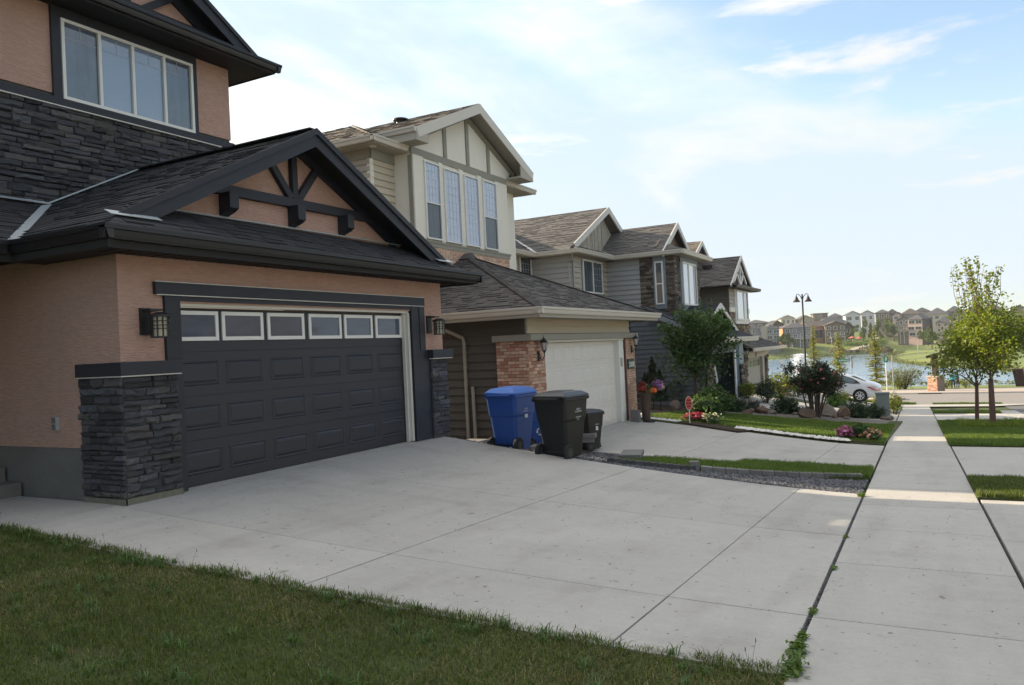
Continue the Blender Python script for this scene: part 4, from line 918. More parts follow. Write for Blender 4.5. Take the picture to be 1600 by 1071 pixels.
window(h2, FB, 17.82, 3.17, 18.60, 5.34, white_fr, glass_lace, rails={0: .47}.items(), gmat2=glass_dull, alt=((0, 0),), grid=grid_lines(17.88, 18.54, 4.22, 5.29, 3, 4), fw=.045)
window(h2, FB, 18.80, 3.17, 19.66, 5.30, white_fr, glass_lace, grid=grid_lines(18.86, 19.6, 3.2, 5.26, 3, 8), fw=.035)
window(h2, FB, 19.90, 3.17, 20.72, 5.30, white_fr, glass_lace, grid=grid_lines(19.96, 20.66, 3.2, 5.26, 3, 8), fw=.035)
window(h2, FB, 20.98, 3.17, 21.84, 5.34, white_fr, glass_lace, rails={0: .47}.items(), gmat2=glass_dull, alt=((0, 0),), grid=grid_lines(21.04, 21.78, 4.22, 5.29, 3, 4), fw=.045)
m = MB(); m.prism([(17.2, 12.2, 5.62), (22.8, 12.2, 5.62), (23.0, 12.2, 5.95), (20.2, 12.2, 7.25), (17.3, 12.2, 5.95)], (0, .2, 0)); m.build('gable_wall', cream_w, h2)
for x, z1 in ((19.0, 6.65), (20.25, 7.2), (21.5, 6.65)):
    m = MB(); fb(m, B2, x - .08, 5.62, x + .08, z1, 0, .04); m.build('trim_board', sage, h2)
m = MB(); fbar(m, B2, (17.3, 5.82), (20.25, 7.12), .18, .0, .035); fbar(m, B2, (23.2, 5.82), (20.25, 7.12), .18, 0, .035); m.build('rake_trim', sage, h2)
siding(h2, front(12.82), [(16.34, 2.0), (17.36, 2.0), (17.36, 5.3), (16.34, 5.3)], sid_cream, expo=.18); siding(h2, side(16.32), [(-24, 2.0), (-12.82, 2.0), (-12.82, 5.3), (-24, 5.3)], sid_tan, expo=.18)
m = MB(); m.box(16.3, 12.78, 1.5, 16.42, 12.9, 5.3); m.build('corner_post', cream_w, h2); m = MB(); m.box(16.28, 12.77, 5.2, 17.36, 12.82, 5.5); m.box(16.27, 12.77, 5.2, 16.32, 24, 5.5); m.build('sage_band', sage, h2)
window(h2, side(16.31), -14.0, 4.1, -13.2, 5.0, white_fr, glass_dull, c=.02)
# roofs
EU = 5.62
ROOF2 = [[(15.85, 12.32, EU), (24.85, 12.32, EU), (21.4, 15.8, 7.3), (19.3, 15.8, 7.3)], [(15.85, 24.5, EU), (15.85, 12.32, EU), (19.6, 16.1, 7.38), (19.6, 20.6, 7.38)], [(24.85, 12.32, EU), (24.85, 24.5, EU), (21, 20.6, 7.38), (21, 16.1, 7.38)]]
gl = [(16.85, 15, 5.95), (16.85, 11.7, 5.95), (20.25, 11.7, 7.43), (20.25, 20, 7.43)]; gr = [(23.65, 11.7, 5.93), (23.65, 15, 5.93), (20.25, 20, 7.43), (20.25, 11.7, 7.43)]
rf = MB()
for p in ROOF2 + [gl[:4], gr[:4]]: roof_plane(rf, p)
roof = rf.build('roof', sh_tan, h2)
shingles(roof, [gl[0], gl[1], gl[2], (20.25, 18, 7.43)], sh_tan, limit=200, seed=6, minpx=7); shingles(roof, ROOF2[1], sh_tan, limit=60, seed=7); shingles(roof, ROOF2[0], sh_tan, limit=0, seed=8)
for (y, s_) in ((14.2, 1), (17.2, 1)):
    m = MB(); zz = 7.05; m.lathe([(.13, -.2), (.13, .03), (.24, .03), (.24, .07), (.001, .09)], (19.7, y, zz + .16), 14); m.build('roof_vent', black_metal, h2)
gable_boards(h2, 20.25, 7.42, 16.86, 5.95, 23.66, 5.93, 11.66, 11.7, .27, gutter_w)
m = MB(); m.prism([(16.95, 11.7, 5.9), (20.25, 11.7, 7.32), (23.55, 11.7, 5.9), (23.55, 11.7, 5.86), (20.25, 11.7, 7.28), (16.95, 11.7, 5.86)], (0, .5, 0)); m.box(16.86, 11.7, 5.62, 17.4, 12.3, 5.68); m.box(22.7, 11.7, 5.62, 23.6, 12.3, 5.68)
m.prism([(16.86, 11.67, 5.62), (17.42, 11.67, 5.62), (17.42, 11.67, 6.10), (16.86, 11.67, 5.93)], (0, .04, 0)); m.prism([(22.75, 11.67, 5.62), (23.62, 11.67, 5.62), (23.62, 11.67, 5.9), (22.75, 11.67, 6.3)], (0, .04, 0)); m.box(16.84, 11.7, 5.62, 16.88, 14.0, 5.92); m.build('gable_soffit', soffit_w, h2)
gutter(h2, (16.85, 14.0, 5.95), (16.85, 11.66, 5.95), gutter_w, (-1, 0, 0), .12)
m = MB(); m.box(15.86, 12.33, 5.46, 17.36, 12.84, 5.50); m.box(22.6, 12.33, 5.46, 24.84, 12.84, 5.50); m.box(15.86, 12.84, 5.46, 16.34, 24.4, 5.5); m.build('soffit', soffit_w, h2)
m = MB(); m.lathe([(.001, -.01), (.1, -.01), (.1, .01), (.001, .01)], (16.2, 12.6, 5.45), 14); m.build('soffit_light', white_fr, h2)
gutter(h2, (15.74, 12.32, EU), (17.3, 12.32, EU), gutter_w, (0, -1, 0), .14); gutter(h2, (22.65, 12.32, EU), (24.96, 12.32, EU), gutter_w, (0, -1, 0), .14); gutter(h2, (15.85, 24.5, EU), (15.85, 12.22, EU), gutter_w, (-1, 0, 0), .14); gutter(h2, (24.85, 12.22, EU), (24.85, 24.5, EU), gutter_w, (1, 0, 0), .14)
m = MB(); m.box(24.6, 12.9, -2.3, 24.62, 13, -2.2); 
# ================================================================== house 3: grey siding, brown ledgestone tower, small front gable
h3 = thing('house', 'pale grey sided house with brown stone tower and open garage, behind the leafy ornamental tree', 'house', (33.9, 10, -2.75))
m = MB(); m.box(33.9, 10.0, -2.75, 37.9, 23, 3.95); m.box(30.0, 13.2, -2.75, 33.9, 23, 3.95); m.box(28.0, 15.15, -2.75, 30.0, 23, 3.95); m.build('wall', sid_grey, h3)
siding(h3, side(30.0), [(-15.15, .5), (-13.2, .5), (-13.2, 3.9), (-15.15, 3.9)], sid_grey, expo=.22, lap=.06, limit=60); siding(h3, front(13.2), [(30.0, .5), (33.9, .5), (33.9, 3.9), (30.0, 3.9)], sid_tan, expo=.22, lap=.06, holes=[(30.75, 2.2, 33.35, 3.9)], limit=80)
siding(h3, side(33.9), [(-13.2, .5), (-11.6, .5), (-11.6, 3.9), (-13.2, 3.9)], sid_grey, expo=.22, lap=.06, limit=60); siding(h3, front(15.15), [(28.0, .5), (30.0, .5), (30.0, 3.9), (28.0, 3.9)], sid_tan, expo=.22, lap=.06, holes=[(28.85, 2.6, 30, 3.95)], limit=60)
siding(h3, side(28.0), [(-20, .5), (-15.15, .5), (-15.15, 3.9), (-20, 3.9)], sid_tan, expo=.22, lap=.06, limit=20)
m = MB(); fb(m, front(13.2), 30.0, .5, 30.16, 3.9, 0, .04); fb(m, front(15.15), 28.0, .5, 28.2, 3.9, 0, .04); m.build('corner_post', sid_grey, h3)
pc = Pieces(h3, 'stone', ledge_br, limit=290, minpx=5)
stones(pc, side(33.9), [(-11.6, .3), (-10.0, .3), (-10.0, 3.9), (-11.6, 3.9)], rh=(.07, .13), rl=(.2, .6), th=(.03, .09), seed=3, nm=2)
stones(pc, front(10.0), [(33.9, .3), (37.9, .3), (37.9, 3.9), (33.9, 3.9)], rh=(.07, .13), rl=(.2, .6), th=(.03, .09), seed=4, nm=2)
stones(pc, front(8.26), [(31.9, -2.9), (32.9, -2.9), (32.9, -.6), (31.9, -.6)], rh=(.09, .17), rl=(.2, .5), th=(.04, .09), seed=5, nm=2)
stones(pc, front(8.2), [(37.9, -2.9), (38.8, -2.9), (38.8, -1.2), (37.9, -1.2)], rh=(.09, .17), rl=(.2, .5), th=(.04, .09), seed=6, nm=2)
pc.finish()
m = MB(); fb(m, side(33.9), -10.95, 1.5, -10.38, 3.85, .0, .10); fb(m, front(10.0), 34.6, 1.35, 37.2, 1.65, 0, .12); fb(m, front(10.0), 34.5, 3.6, 37.4, 3.9, 0, .12); fb(m, front(10.0), 34.5, 1.6, 34.75, 3.7, 0, .11); fb(m, front(10.0), 37.0, 1.6, 37.25, 3.7, 0, .11); fb(m, front(13.2), 30.85, 2.05, 33.3, 2.3, .01, .05); m.build('window_trim', blue_tr, h3)
window(h3, side(33.9), -10.86, 1.7, -10.48, 3.62, white_fr, glass_dark, rails={0: .48}.items(), c=.10, fw=.06)
window(h3, front(10.0), 34.75, 1.65, 37.0, 3.62, white_fr, glass_white, splits=(.42, .84), c=.10, fw=.07, gmat2=glass_dark, alt=(2,))
window(h3, front(13.2), 30.98, 2.3, 33.2, 3.75, white_fr, glass_dull, splits=(.5,), c=.03, fw=.07, grid=grid_lines(32.2, 33.1, 2.4, 3.7, 3, 4))
window(h3, front(15.15), 28.9, 2.6, 29.95, 4.0 - .1, white_fr, glass_dull, c=.03, fw=.06, grid=grid_lines(28.98, 29.9, 2.65, 3.85, 3, 4))
# roofs
e3 = 4.02
R3 = dict(bl=[(29.5, 18.6, e3), (29.5, 12.7, e3), (30.0, 13.1, 4.3), (34.2, 13.1, 6.4), (34.2, 18.6, 6.4)],
          bs=[(29.5, 12.7, e3), (33.5, 12.7, e3), (33.5, 13.3, 4.3), (30.1, 13.3, 4.3)],
          cl=[(33.5, 13.6, e3), (33.5, 10.4, e3), (36.0, 10.4, 5.57), (36.0, 13.6, 5.57)],
          cs=[(33.5, 9.5, e3), (38.4, 9.5, e3), (37.5, 10.4, 4.45), (34.4, 10.4, 4.45)],
          cs2=[(33.5, 10.4, e3), (33.5, 9.5, e3), (34.4, 10.4, 4.45)],
          a=[(27.2, 14.65, e3), (29.5, 14.65, e3), (33.5, 18.6, 6.0), (27.8, 18.6, 6.0)], cr=[(38.4, 10.4, e3), (38.4, 20, e3), (36, 20, 5.57), (36, 10.4, 5.57)], br=[(38.4, 13.1, e3), (38.4, 20, e3), (34.2, 20, 6.4), (34.2, 13.1, 6.4)], al=[(27.2, 24, e3), (27.2, 14.65, e3), (29.2, 18.6, 6.0), (29.2, 22, 6.0)])
rf = MB()
for k, p in R3.items():
    if k == 'bl': p = [p[0], p[1], p[2], p[3], p[4]]; roof_plane(rf, [(29.5, 18.6, e3), (29.5, 13.1, e3), (34.2, 13.1, 6.4), (34.2, 18.6, 6.4)]); continue
    roof_plane(rf, p)
roof = rf.build('roof', sh_grey, h3)
for k, p in R3.items():
    q = [(29.5, 18.6, e3), (29.5, 13.1, e3), (34.2, 13.1, 6.4), (34.2, 18.6, 6.4)] if k == 'bl' else p
    shingles(roof, q, sh_grey, limit=0, expo=.16, wid=(.25, .5), seed=hash(k) % 97, th=(.01, .03))
m = MB(); strip3(m, (29.5, 14.65, e3 + .03), (33.5, 18.6, 6.03), .16, (-.3, -.3, 1)); m.build('valley_flashing', white_fas, roof)
m = MB(); strip3(m, (33.5, 13.2, 4.3), (33.5, 12.7, 4.05), .1, (-.1, -.3, 1)); m.build('valley_flashing', white_fas, roof)
gable_boards(h3, 34.2, 6.42, 30.0, 4.32, 37.2, 4.92, 13.04, 13.1, .26, white_fas); gable_boards(h3, 36.0, 5.6, 33.4, 3.98, 38.6, 3.98, 10.33, 10.4, .24, white_fas)
m = MB(); m.prism([(30.3, 13.5, 4.3), (37, 13.5, 4.3), (34.2, 13.5, 6.2)], (0, .1, 0)); g3 = m.build('gable_wall', sid_tan, h3)
m = MB()
for x, z in ((31.7, 4.8), (33.0, 5.5), (34.2, 6.05)): fb(m, front(13.5), x, 4.3, x + .1, z, 0, .04)
m.build('batten', sid_grey, h3)
m = MB()
for k in range(8):
    for i in range(7):
        if 30.9 + i * .5 + .0 < 34.2 + (9 - k) * .35: fb(m, front(13.5), 30.6 + k * .45 + .02, 4.3 + i * .24, 30.6 + k * .45 + .42, 4.3 + i * .24 + .22, 0, .02) if (4.3 + i * .24 + .2) < 4.25 + (k * .45 + .1) * .5 + .2 or k > 7 else None
m.build('shake', sid_tan, h3)
m = MB(); m.prism([(33.8, 10.75, 4.3), (38.2, 10.75, 4.3), (36, 10.75, 5.45)], (0, .1, 0)); m.build('gable_wall', mat('tan_shake', (.22, .165, .12), .9), h3)
gutter(h3, (29.4, 12.7, e3), (33.5, 12.7, e3), gutter_w, (0, -1, 0), .15); gutter(h3, (29.5, 14.65, e3), (29.5, 12.6, e3), gutter_w, (-1, 0, 0), .15); gutter(h3, (33.5, 12.7, e3), (33.5, 9.4, e3), gutter_w, (-1, 0, 0), .15); gutter(h3, (33.4, 9.5, e3), (38.5, 9.5, e3), gutter_w, (0, -1, 0), .17); gutter(h3, (27.0, 14.65, e3), (29.4, 14.65, e3), gutter_w, (0, -1, 0), .15)
m = MB(); m.box(29.5, 12.71, 3.84, 33.9, 13.22, 3.88); m.box(29.5, 13.2, 3.84, 30.02, 15.2, 3.88); m.box(33.5, 9.51, 3.84, 38.3, 10.02, 3.88); m.box(33.5, 10, 3.84, 33.92, 13.2, 3.88); m.box(27.2, 14.66, 3.84, 30, 15.2, 3.88); m.build('soffit', soffit_w, h3)
downspout(h3, [(29.6, 13.0, 3.85), (29.75, 13.05, 3.65), (29.93, 13.3, 3.55), (29.93, 13.3, 1)], sid_grey, .07)
# garage of house 3
m = MB(); m.box(32.3, 8.3, -2.9, 32.5, 15, 1.0); m.box(32.3, 11.0, -2.9, 33.9, 15, 1.0); m.box(32.5, 8.3, -.6, 38.8, 8.5, .3); m.box(37.9, 8.3, -2.9, 38.8, 8.5, -.4); m.box(38.6, 8.5, -2.9, 38.8, 12, .5); m.box(32.5, 12, -2.9, 38.8, 12.2, 1); m.box(31.98, 8.35, -2.9, 32.9, 8.5, -.6); m.build('garage_wall', sid_blue, h3)
siding(h3, side(32.3), [(-11.6, -2.85), (-8.55, -2.85), (-8.55, .05), (-10.9, .93), (-11.6, .93)], sid_blue, expo=.2, limit=120)
rg = [(31.7, 7.7, .06), (39.5, 7.7, .06), (39.5, 11, 1.6), (31.9, 11, 1.6)]; rs = [(32.3, 10.4, .33), (32.3, 8.5, .33), (35.7, 8.5, 1.62), (35.7, 11, 1.62)]; rs2 = [(39.1, 8.5, .33), (39.1, 10.4, .33), (35.7, 11, 1.62), (35.7, 8.5, 1.62)]
rf = MB()
for p in (rg, rs, rs2): roof_plane(rf, p)
roof = rf.build('roof', sh_black, h3)
for p in (rg, rs): shingles(roof, p, sh_black, limit=0, expo=.16, wid=(.25, .5), seed=4)
gable_boards(h3, 35.7, 1.66, 32.2, .30, 39.2, .30, 8.42, 8.5, .2, white_fas)
m = MB(); m.prism([(32.9, 8.9, .4), (38.5, 8.9, .4), (35.7, 8.9, 1.45)], (0, .1, 0)); m.build('gable_wall', mat('tan_shake', (.22, .165, .12)), h3)
gutter(h3, (31.6, 7.7, .08), (39.6, 7.7, .08), gutter_w, (0, -1, 0), .2); m = MB(); m.box(31.7, 7.7, -.12, 39.5, 8.32, -.08); m.build('soffit', soffit_w, h3)
m = MB(); strip3(m, (32.2, 11, 1.58), (32.2, 7.7, .04), .06, (0, 0, 1), .02); m.prism([(31.72, 7.7, .03), (31.72, 11, 1.57), (31.72, 11, 1.35), (31.72, 7.7, -.17)], (.05, 0, 0)); m.build('rake_board', blue_tr, h3)
m = MB(); fb(m, front(8.3), 37.0, -2.75, 37.22, -.5, 0, .06); m.build('door_jamb', white_fr, h3); m = MB(); fb(m, front(8.3), 37.22, -2.75, 38.0, -.1, 0, .04); m.build('trim_board', mat('slate_blue_trim', (.07, .12, .17), .6), h3)
m = MB(); fb(m, front(8.3), 37.95, -1.25, 38.85, .0, 0, .06); m.build('trim_board', mat('pale_blue_trim', (.27, .34, .37), .6), h3)
lantern(h3, 38.5, 7.98, -.75)
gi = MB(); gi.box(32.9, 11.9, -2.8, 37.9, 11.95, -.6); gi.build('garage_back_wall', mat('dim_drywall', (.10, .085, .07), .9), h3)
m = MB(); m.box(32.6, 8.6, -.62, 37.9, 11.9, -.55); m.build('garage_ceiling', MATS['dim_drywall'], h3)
# ================================================================== house 4
h4 = thing('house', 'dark brown house with gable truss and two-tone stone, last of the row before the lake', 'house', (45, 9, -2.8))
m = MB(); m.box(43.3, 9.8, -2.9, 48.1, 23, 2.95); m.build('wall', sid_brown, h4)
siding(h4, side(43.3), [(-13.5, 0), (-9.85, 0), (-9.85, 2.9), (-13.5, 2.9)], sid_brown, expo=.22, lap=.06, limit=40); siding(h4, front(9.8), [(43.3, 1.75), (48.1, 1.75), (48.1, 2.9), (43.3, 2.9)], sid_tan, expo=.22, lap=.06, holes=[(44.3, 1, 47.5, 2.9)], limit=30)
m = MB(); fb(m, front(9.8), 43.25, 1.5, 48.15, 1.75, 0, .08); m.build('belt_course', cream_w, h4)
pc = Pieces(h4, 'stone', ledge_gr, limit=200, minpx=5)
stones(pc, front(9.8), [(43.3, -1), (48.1, -1), (48.1, 1.5), (43.3, 1.5)], rh=(.12, .24), rl=(.25, .6), th=(.05, .1), seed=3, nm=2); stones(pc, front(8.66), [(40.9, -2.9), (41.5, -2.9), (41.5, -.8), (40.9, -.8)], rh=(.12, .24), rl=(.25, .5), th=(.05, .1), seed=3, nm=2); stones(pc, front(8.66), [(46.6, -2.9), (47.2, -2.9), (47.2, -1.0), (46.6, -1.0)], rh=(.12, .24), rl=(.25, .5), th=(.05, .1), seed=3, nm=2)
pc.finish()
m = MB(); fb(m, front(9.8), 44.3, .85, 47.6, 3.0, 0, .12); m.build('window_trim', white_fr, h4)
window(h4, front(9.8), 44.5, 1.05, 47.4, 2.75, white_fr, glass_white, splits=(.62,), c=.12, fw=.09, gmat2=glass_dark, alt=(1,))
u4 = [(42.9, 19, 2.95), (42.9, 9.6, 2.95), (45.8, 9.6, 4.75), (45.8, 19, 4.75)]; u4r = [(48.7, 9.6, 2.95), (48.7, 19, 2.95), (45.8, 19, 4.75), (45.8, 9.6, 4.75)]; s4 = [(42.9, 9.3, 2.95), (49.2, 9.3, 2.95), (48.6, 9.9, 3.2), (43.4, 9.9, 3.2)]
b4 = [(43.4, 19, 4.2), (43.4, 12, 4.2), (46.6, 12, 5.95), (46.6, 19, 5.95)]; b4r = [(49.8, 12, 4.2), (49.8, 19, 4.2), (46.6, 19, 5.95), (46.6, 12, 5.95)]
rf = MB()
for p in (u4, u4r, s4, b4, b4r): roof_plane(rf, p)
roof = rf.build('roof', sh_grey, h4)
for p in (u4, s4): shingles(roof, p, sh_brown, limit=0, expo=.18, wid=(.3, .5), th=(.01, .03))
shingles(roof, b4, sh_tan, limit=0, expo=.18, wid=(.3, .5), th=(.01, .03))
m = MB(); m.lathe([(.001, .25), (.3, .2), (.25, 0)], (44.8, 11.3, 4.1), 12); m.build('roof_vent', black_metal, h4)
gable_boards(h4, 45.8, 4.78, 42.85, 2.95, 48.75, 2.95, 9.54, 9.6, .2, white_fas); gable_boards(h4, 46.6, 5.98, 43.4, 4.2, 49.8, 4.2, 11.94, 12, .25, white_fas)
red_gab = mat('red_brown_gable', (.12, .055, .04), .8)
m = MB(); m.prism([(43.4, 9.95, 2.95), (48.3, 9.95, 2.95), (45.8, 9.95, 4.5)], (0, .1, 0)); m.prism([(43.8, 12.2, 4.2), (49.4, 12.2, 4.2), (46.6, 12.2, 5.8)], (0, .1, 0)); m.build('gable_wall', red_gab, h4)
m = MB(); fr4 = front(9.75)
for p, q in (((45.8, 3.0), (45.8, 4.6)), ((45.8, 3.0), (44.9, 3.8)), ((45.8, 3.0), (46.7, 3.8)), ((44.2, 3.2), (45.8, 4.3)), ((47.4, 3.2), (45.8, 4.3))): fbar(m, fr4, p, q, .14, 0, .1)
m.build('gable_truss', white_fr, h4)
gutter(h4, (42.8, 9.3, 2.95), (49.3, 9.3, 2.95), black_metal, (0, -1, 0), .15); m = MB(); m.box(42.9, 9.32, 2.78, 49.1, 9.82, 2.82); m.box(42.8, 9.8, 2.78, 43.3, 19, 2.82); m.build('soffit', soffit_blk, h4)
# garage 4
m = MB(); m.box(41.2, 8.7, -.9, 47.2, 8.9, -.55); m.box(41.2, 8.7, -3, 41.5, 8.9, -.9); m.box(46.0, 8.7, -3, 47.2, 8.9, -.9); m.box(41.2, 8.9, -3, 41.4, 12, -.55); m.box(47, 8.9, -3, 47.2, 12, -.55); m.build('garage_wall', sid_tan, h4)
siding(h4, front(8.7), [(41.2, -1.05), (47.2, -1.05), (47.2, -.65), (41.2, -.65)], sid_cream, expo=.15, limit=10)
rg = [(40.6, 8.1, -.55), (50.0, 8.1, -.55), (45.0, 10.2, .6), (40.6, 10.2, .6)]; rf = MB(); roof_plane(rf, rg); roof_plane(rf, [(40.6, 10.2, .6), (45, 10.2, .6), (44, 12, .6), (40.6, 12, .6)]); roof = rf.build('roof', sh_brown, h4); shingles(roof, rg, sh_brown, limit=0, expo=.2, wid=(.3, .5), th=(.02, .04))
gutter(h4, (40.5, 8.1, -.52), (50.1, 8.1, -.52), gutter_w, (0, -1, 0), .16); m = MB(); m.box(40.6, 8.1, -.72, 49.8, 8.7, -.68); m.build('soffit', soffit_w, h4)
m = MB(); m.box(41.5, 8.85, -2.9, 46.0, 8.9, -1.05); d4 = m.build('garage_door', sid_tan, h4)
for i in range(5):
    for k in range(2): m = MB(); fb(m, front(8.85), 41.62 + .86 * i + .36 * k, -1.55, 41.92 + .86 * i + .36 * k, -1.2, 0, .02); m.build('pane', glass_dull, d4)
for k in range(1, 5): m = MB(); fb(m, front(8.85), 41.5, -1.6 - .3 * (k - 1) - .02, 46.0, -1.6 - .3 * (k - 1), 0, .012); m.build('groove', soffit_w, d4)
m = MB(); m.prism([(43.9, 8.66, -.8), (44.2, 8.66, -.8), (44.2, 8.66, -.95), (44.05, 8.66, -1.05), (43.9, 8.66, -.95)], (0, .04, 0)); m.build('shield_plaque', black_iron, h4)
# ================================================================== lake, far shore and hill
LZ = -8.0
LAKE_PX = [(900, 566), (1100, 564), (1195, 563), (1230, 561), (1275, 559), (1310, 556.5), (1340, 554), (1405, 552), (1392, 556), (1388, 562), (1402, 567), (1440, 572), (1490, 575), (1540, 577), (1590, 582), (1640, 590), (1660, 597), (1600, 604), (1500, 605), (1400, 605), (1250, 604), (1100, 606), (900, 612)]
LAKE = np.array([onZ(x, y, LZ)[:2] for x, y in LAKE_PX])
xs_ = np.arange(96, 720, 6.0); ys_ = np.arange(-330, 520, 6.0); XX, YY = np.meshgrid(xs_, ys_)
Pt = np.column_stack([XX.ravel(), YY.ravel()])
def poly_dist(P, poly):
    d = np.full(len(P), 1e9); n = len(poly)
    for i in range(n):
        a, b = poly[i], poly[(i + 1) % n]; ab = b - a; t = np.clip(((P - a) @ ab) / (ab @ ab), 0, 1); d = np.minimum(d, np.linalg.norm(P - a - t[:, None] * ab, axis=1))
    return d
def terr(P):
    P = np.atleast_2d(np.asarray(P, float)); ins = in_poly(P, LAKE); d = poly_dist(P, LAKE)
    th = P[:, 1] / np.maximum(P[:, 0], 1); wl = np.clip((th - .035) / .05, 0, 1)     # 1 on the left shore, 0 on the right meadow
    rl = 4.2 * (1 - np.exp(-d / 12)) + .075 * np.clip(d - 10, 0, 75); rr = 1.2 * (1 - np.exp(-d / 8)) + .012 * d + .05 * np.clip(d - 110, 0, 90)
    rise = wl * rl + (1 - wl) * rr + .5 * (vnoise(P + 900, .03, 5) - .5)
    far_z = LZ - .1 + rise; near = zs(P[:, 0]); w = np.clip((P[:, 0] - 118) / 30, 0, 1)
    z = near * (1 - w) + far_z * w; z = np.where(P[:, 0] < 100, near - .02, z)
    return np.where(ins, np.minimum(z, LZ - .6 * np.clip(d / 3, .05, 1)), z)
Z = terr(Pt); V = np.column_stack([Pt, Z]); nx_, ny_ = len(xs_), len(ys_)
F = []
for j in range(ny_ - 1):
    a = j * nx_ + np.arange(nx_ - 1); F.append(np.column_stack([a, a + 1, a + nx_ + 1, a + nx_]))
o = np_mesh('far_shore_hill', V, np.concatenate(F), meadow, smooth=True); o['kind'] = 'structure'
o = MB(); o.face([(-900, -1500, -9.2), (2800, -1500, -9.2), (2800, 2200, -9.2), (-900, 2200, -9.2)]); struct(o, 'far_ground', meadow)
wm = bpy.data.materials.new('lake_water'); wm.use_nodes = True; nt = wm.node_tree; b = nt.nodes['Principled BSDF']
b.inputs['Base Color'].default_value = (.20, .32, .48, 1); b.inputs['Roughness'].default_value = .12; b.inputs['IOR'].default_value = 1.33
geo = N(nt, 'ShaderNodeNewGeometry'); mpn = N(nt, 'ShaderNodeMapping'); nt.links.new(geo.outputs['Position'], mpn.inputs[0]); mpn.inputs['Scale'].default_value = (.9, .35, 1)
t = N(nt, 'ShaderNodeTexNoise'); t.inputs['Scale'].default_value = 1; t.inputs['Detail'].default_value = 5; nt.links.new(mpn.outputs[0], t.inputs['Vector'])
bn = N(nt, 'ShaderNodeBump'); bn.inputs['Distance'].default_value = .12; nt.links.new(t.outputs[0], bn.inputs['Height']); nt.links.new(bn.outputs[0], b.inputs['Normal'])
m = MB(); m.face([(100, -60, LZ), (420, -60, LZ), (420, 190, LZ), (100, 190, LZ)]); struct(m, 'lake', wm)
# fountain spray on the lake
FXY = onZ(1252, 588, LZ); r = np.random.default_rng(4); k = 7000
hh = r.random(k) ** 1.1; rr = np.abs(r.normal(size=k)) * 1.25 * (1.05 - hh * .5); aa = r.random(k) * 6.283
P = np.column_stack([FXY[0] + rr * np.cos(aa), FXY[1] + rr * np.sin(aa), LZ + hh * 4.4])
sz = .04 + .08 * r.random(k); dx = r.normal(size=(k, 3)); dx /= np.linalg.norm(dx, axis=1)[:, None]; dy = np.cross(dx, r.normal(size=(k, 3))); dy /= np.linalg.norm(dy, axis=1)[:, None]
V = np.stack([P + dx * sz[:, None], P + dy * sz[:, None], P - dx * sz[:, None], P - dy * sz[:, None]], 1).reshape(-1, 3)
fo = np_mesh('fountain', V, np.arange(4 * k).reshape(-1, 4), mat('white_spray', (.88, .89, .9), .6)); fo['label'] = 'white fountain spray rising from the lake behind the lamp post'; fo['category'] = 'fountain'

# ------------------------------------------------------------------ houses across the lake
FW = dict(grey=mat('far_grey_wall', (.20, .205, .20), .9), dkgrey=mat('far_charcoal_wall', (.085, .085, .09), .9), brown=mat('far_brown_wall', (.15, .115, .085), .9), tan=mat('far_tan_wall', (.30, .25, .19), .9),
          orange=mat('far_sunlit_orange_wall', (.42, .22, .12), .9), white=mat('far_white_wall', (.55, .56, .57), .9), cream=mat('far_cream_wall', (.46, .41, .34), .9), pink=mat('far_rose_wall', (.50, .36, .32), .9), dkbrown=mat('far_dark_brown_wall', (.075, .058, .05), .9))  # orange puts the low sun on the left-hand walls into their colour
FR_ = dict(grey=mat('far_grey_roof', (.085, .085, .095), .95, noise=[((.5, .5, .5), .2)]), brown=mat('far_brown_roof', (.11, .092, .082), .95, noise=[((.5, .5, .5), .2)]), black=mat('far_black_roof', (.045, .045, .055), .95, noise=[((.5, .5, .5), .2)]))
fgl = mat('far_window_glass', (.04, .045, .05), .15, spec=.7); ffr = mat('far_window_frame', (.62, .60, .56), .7)
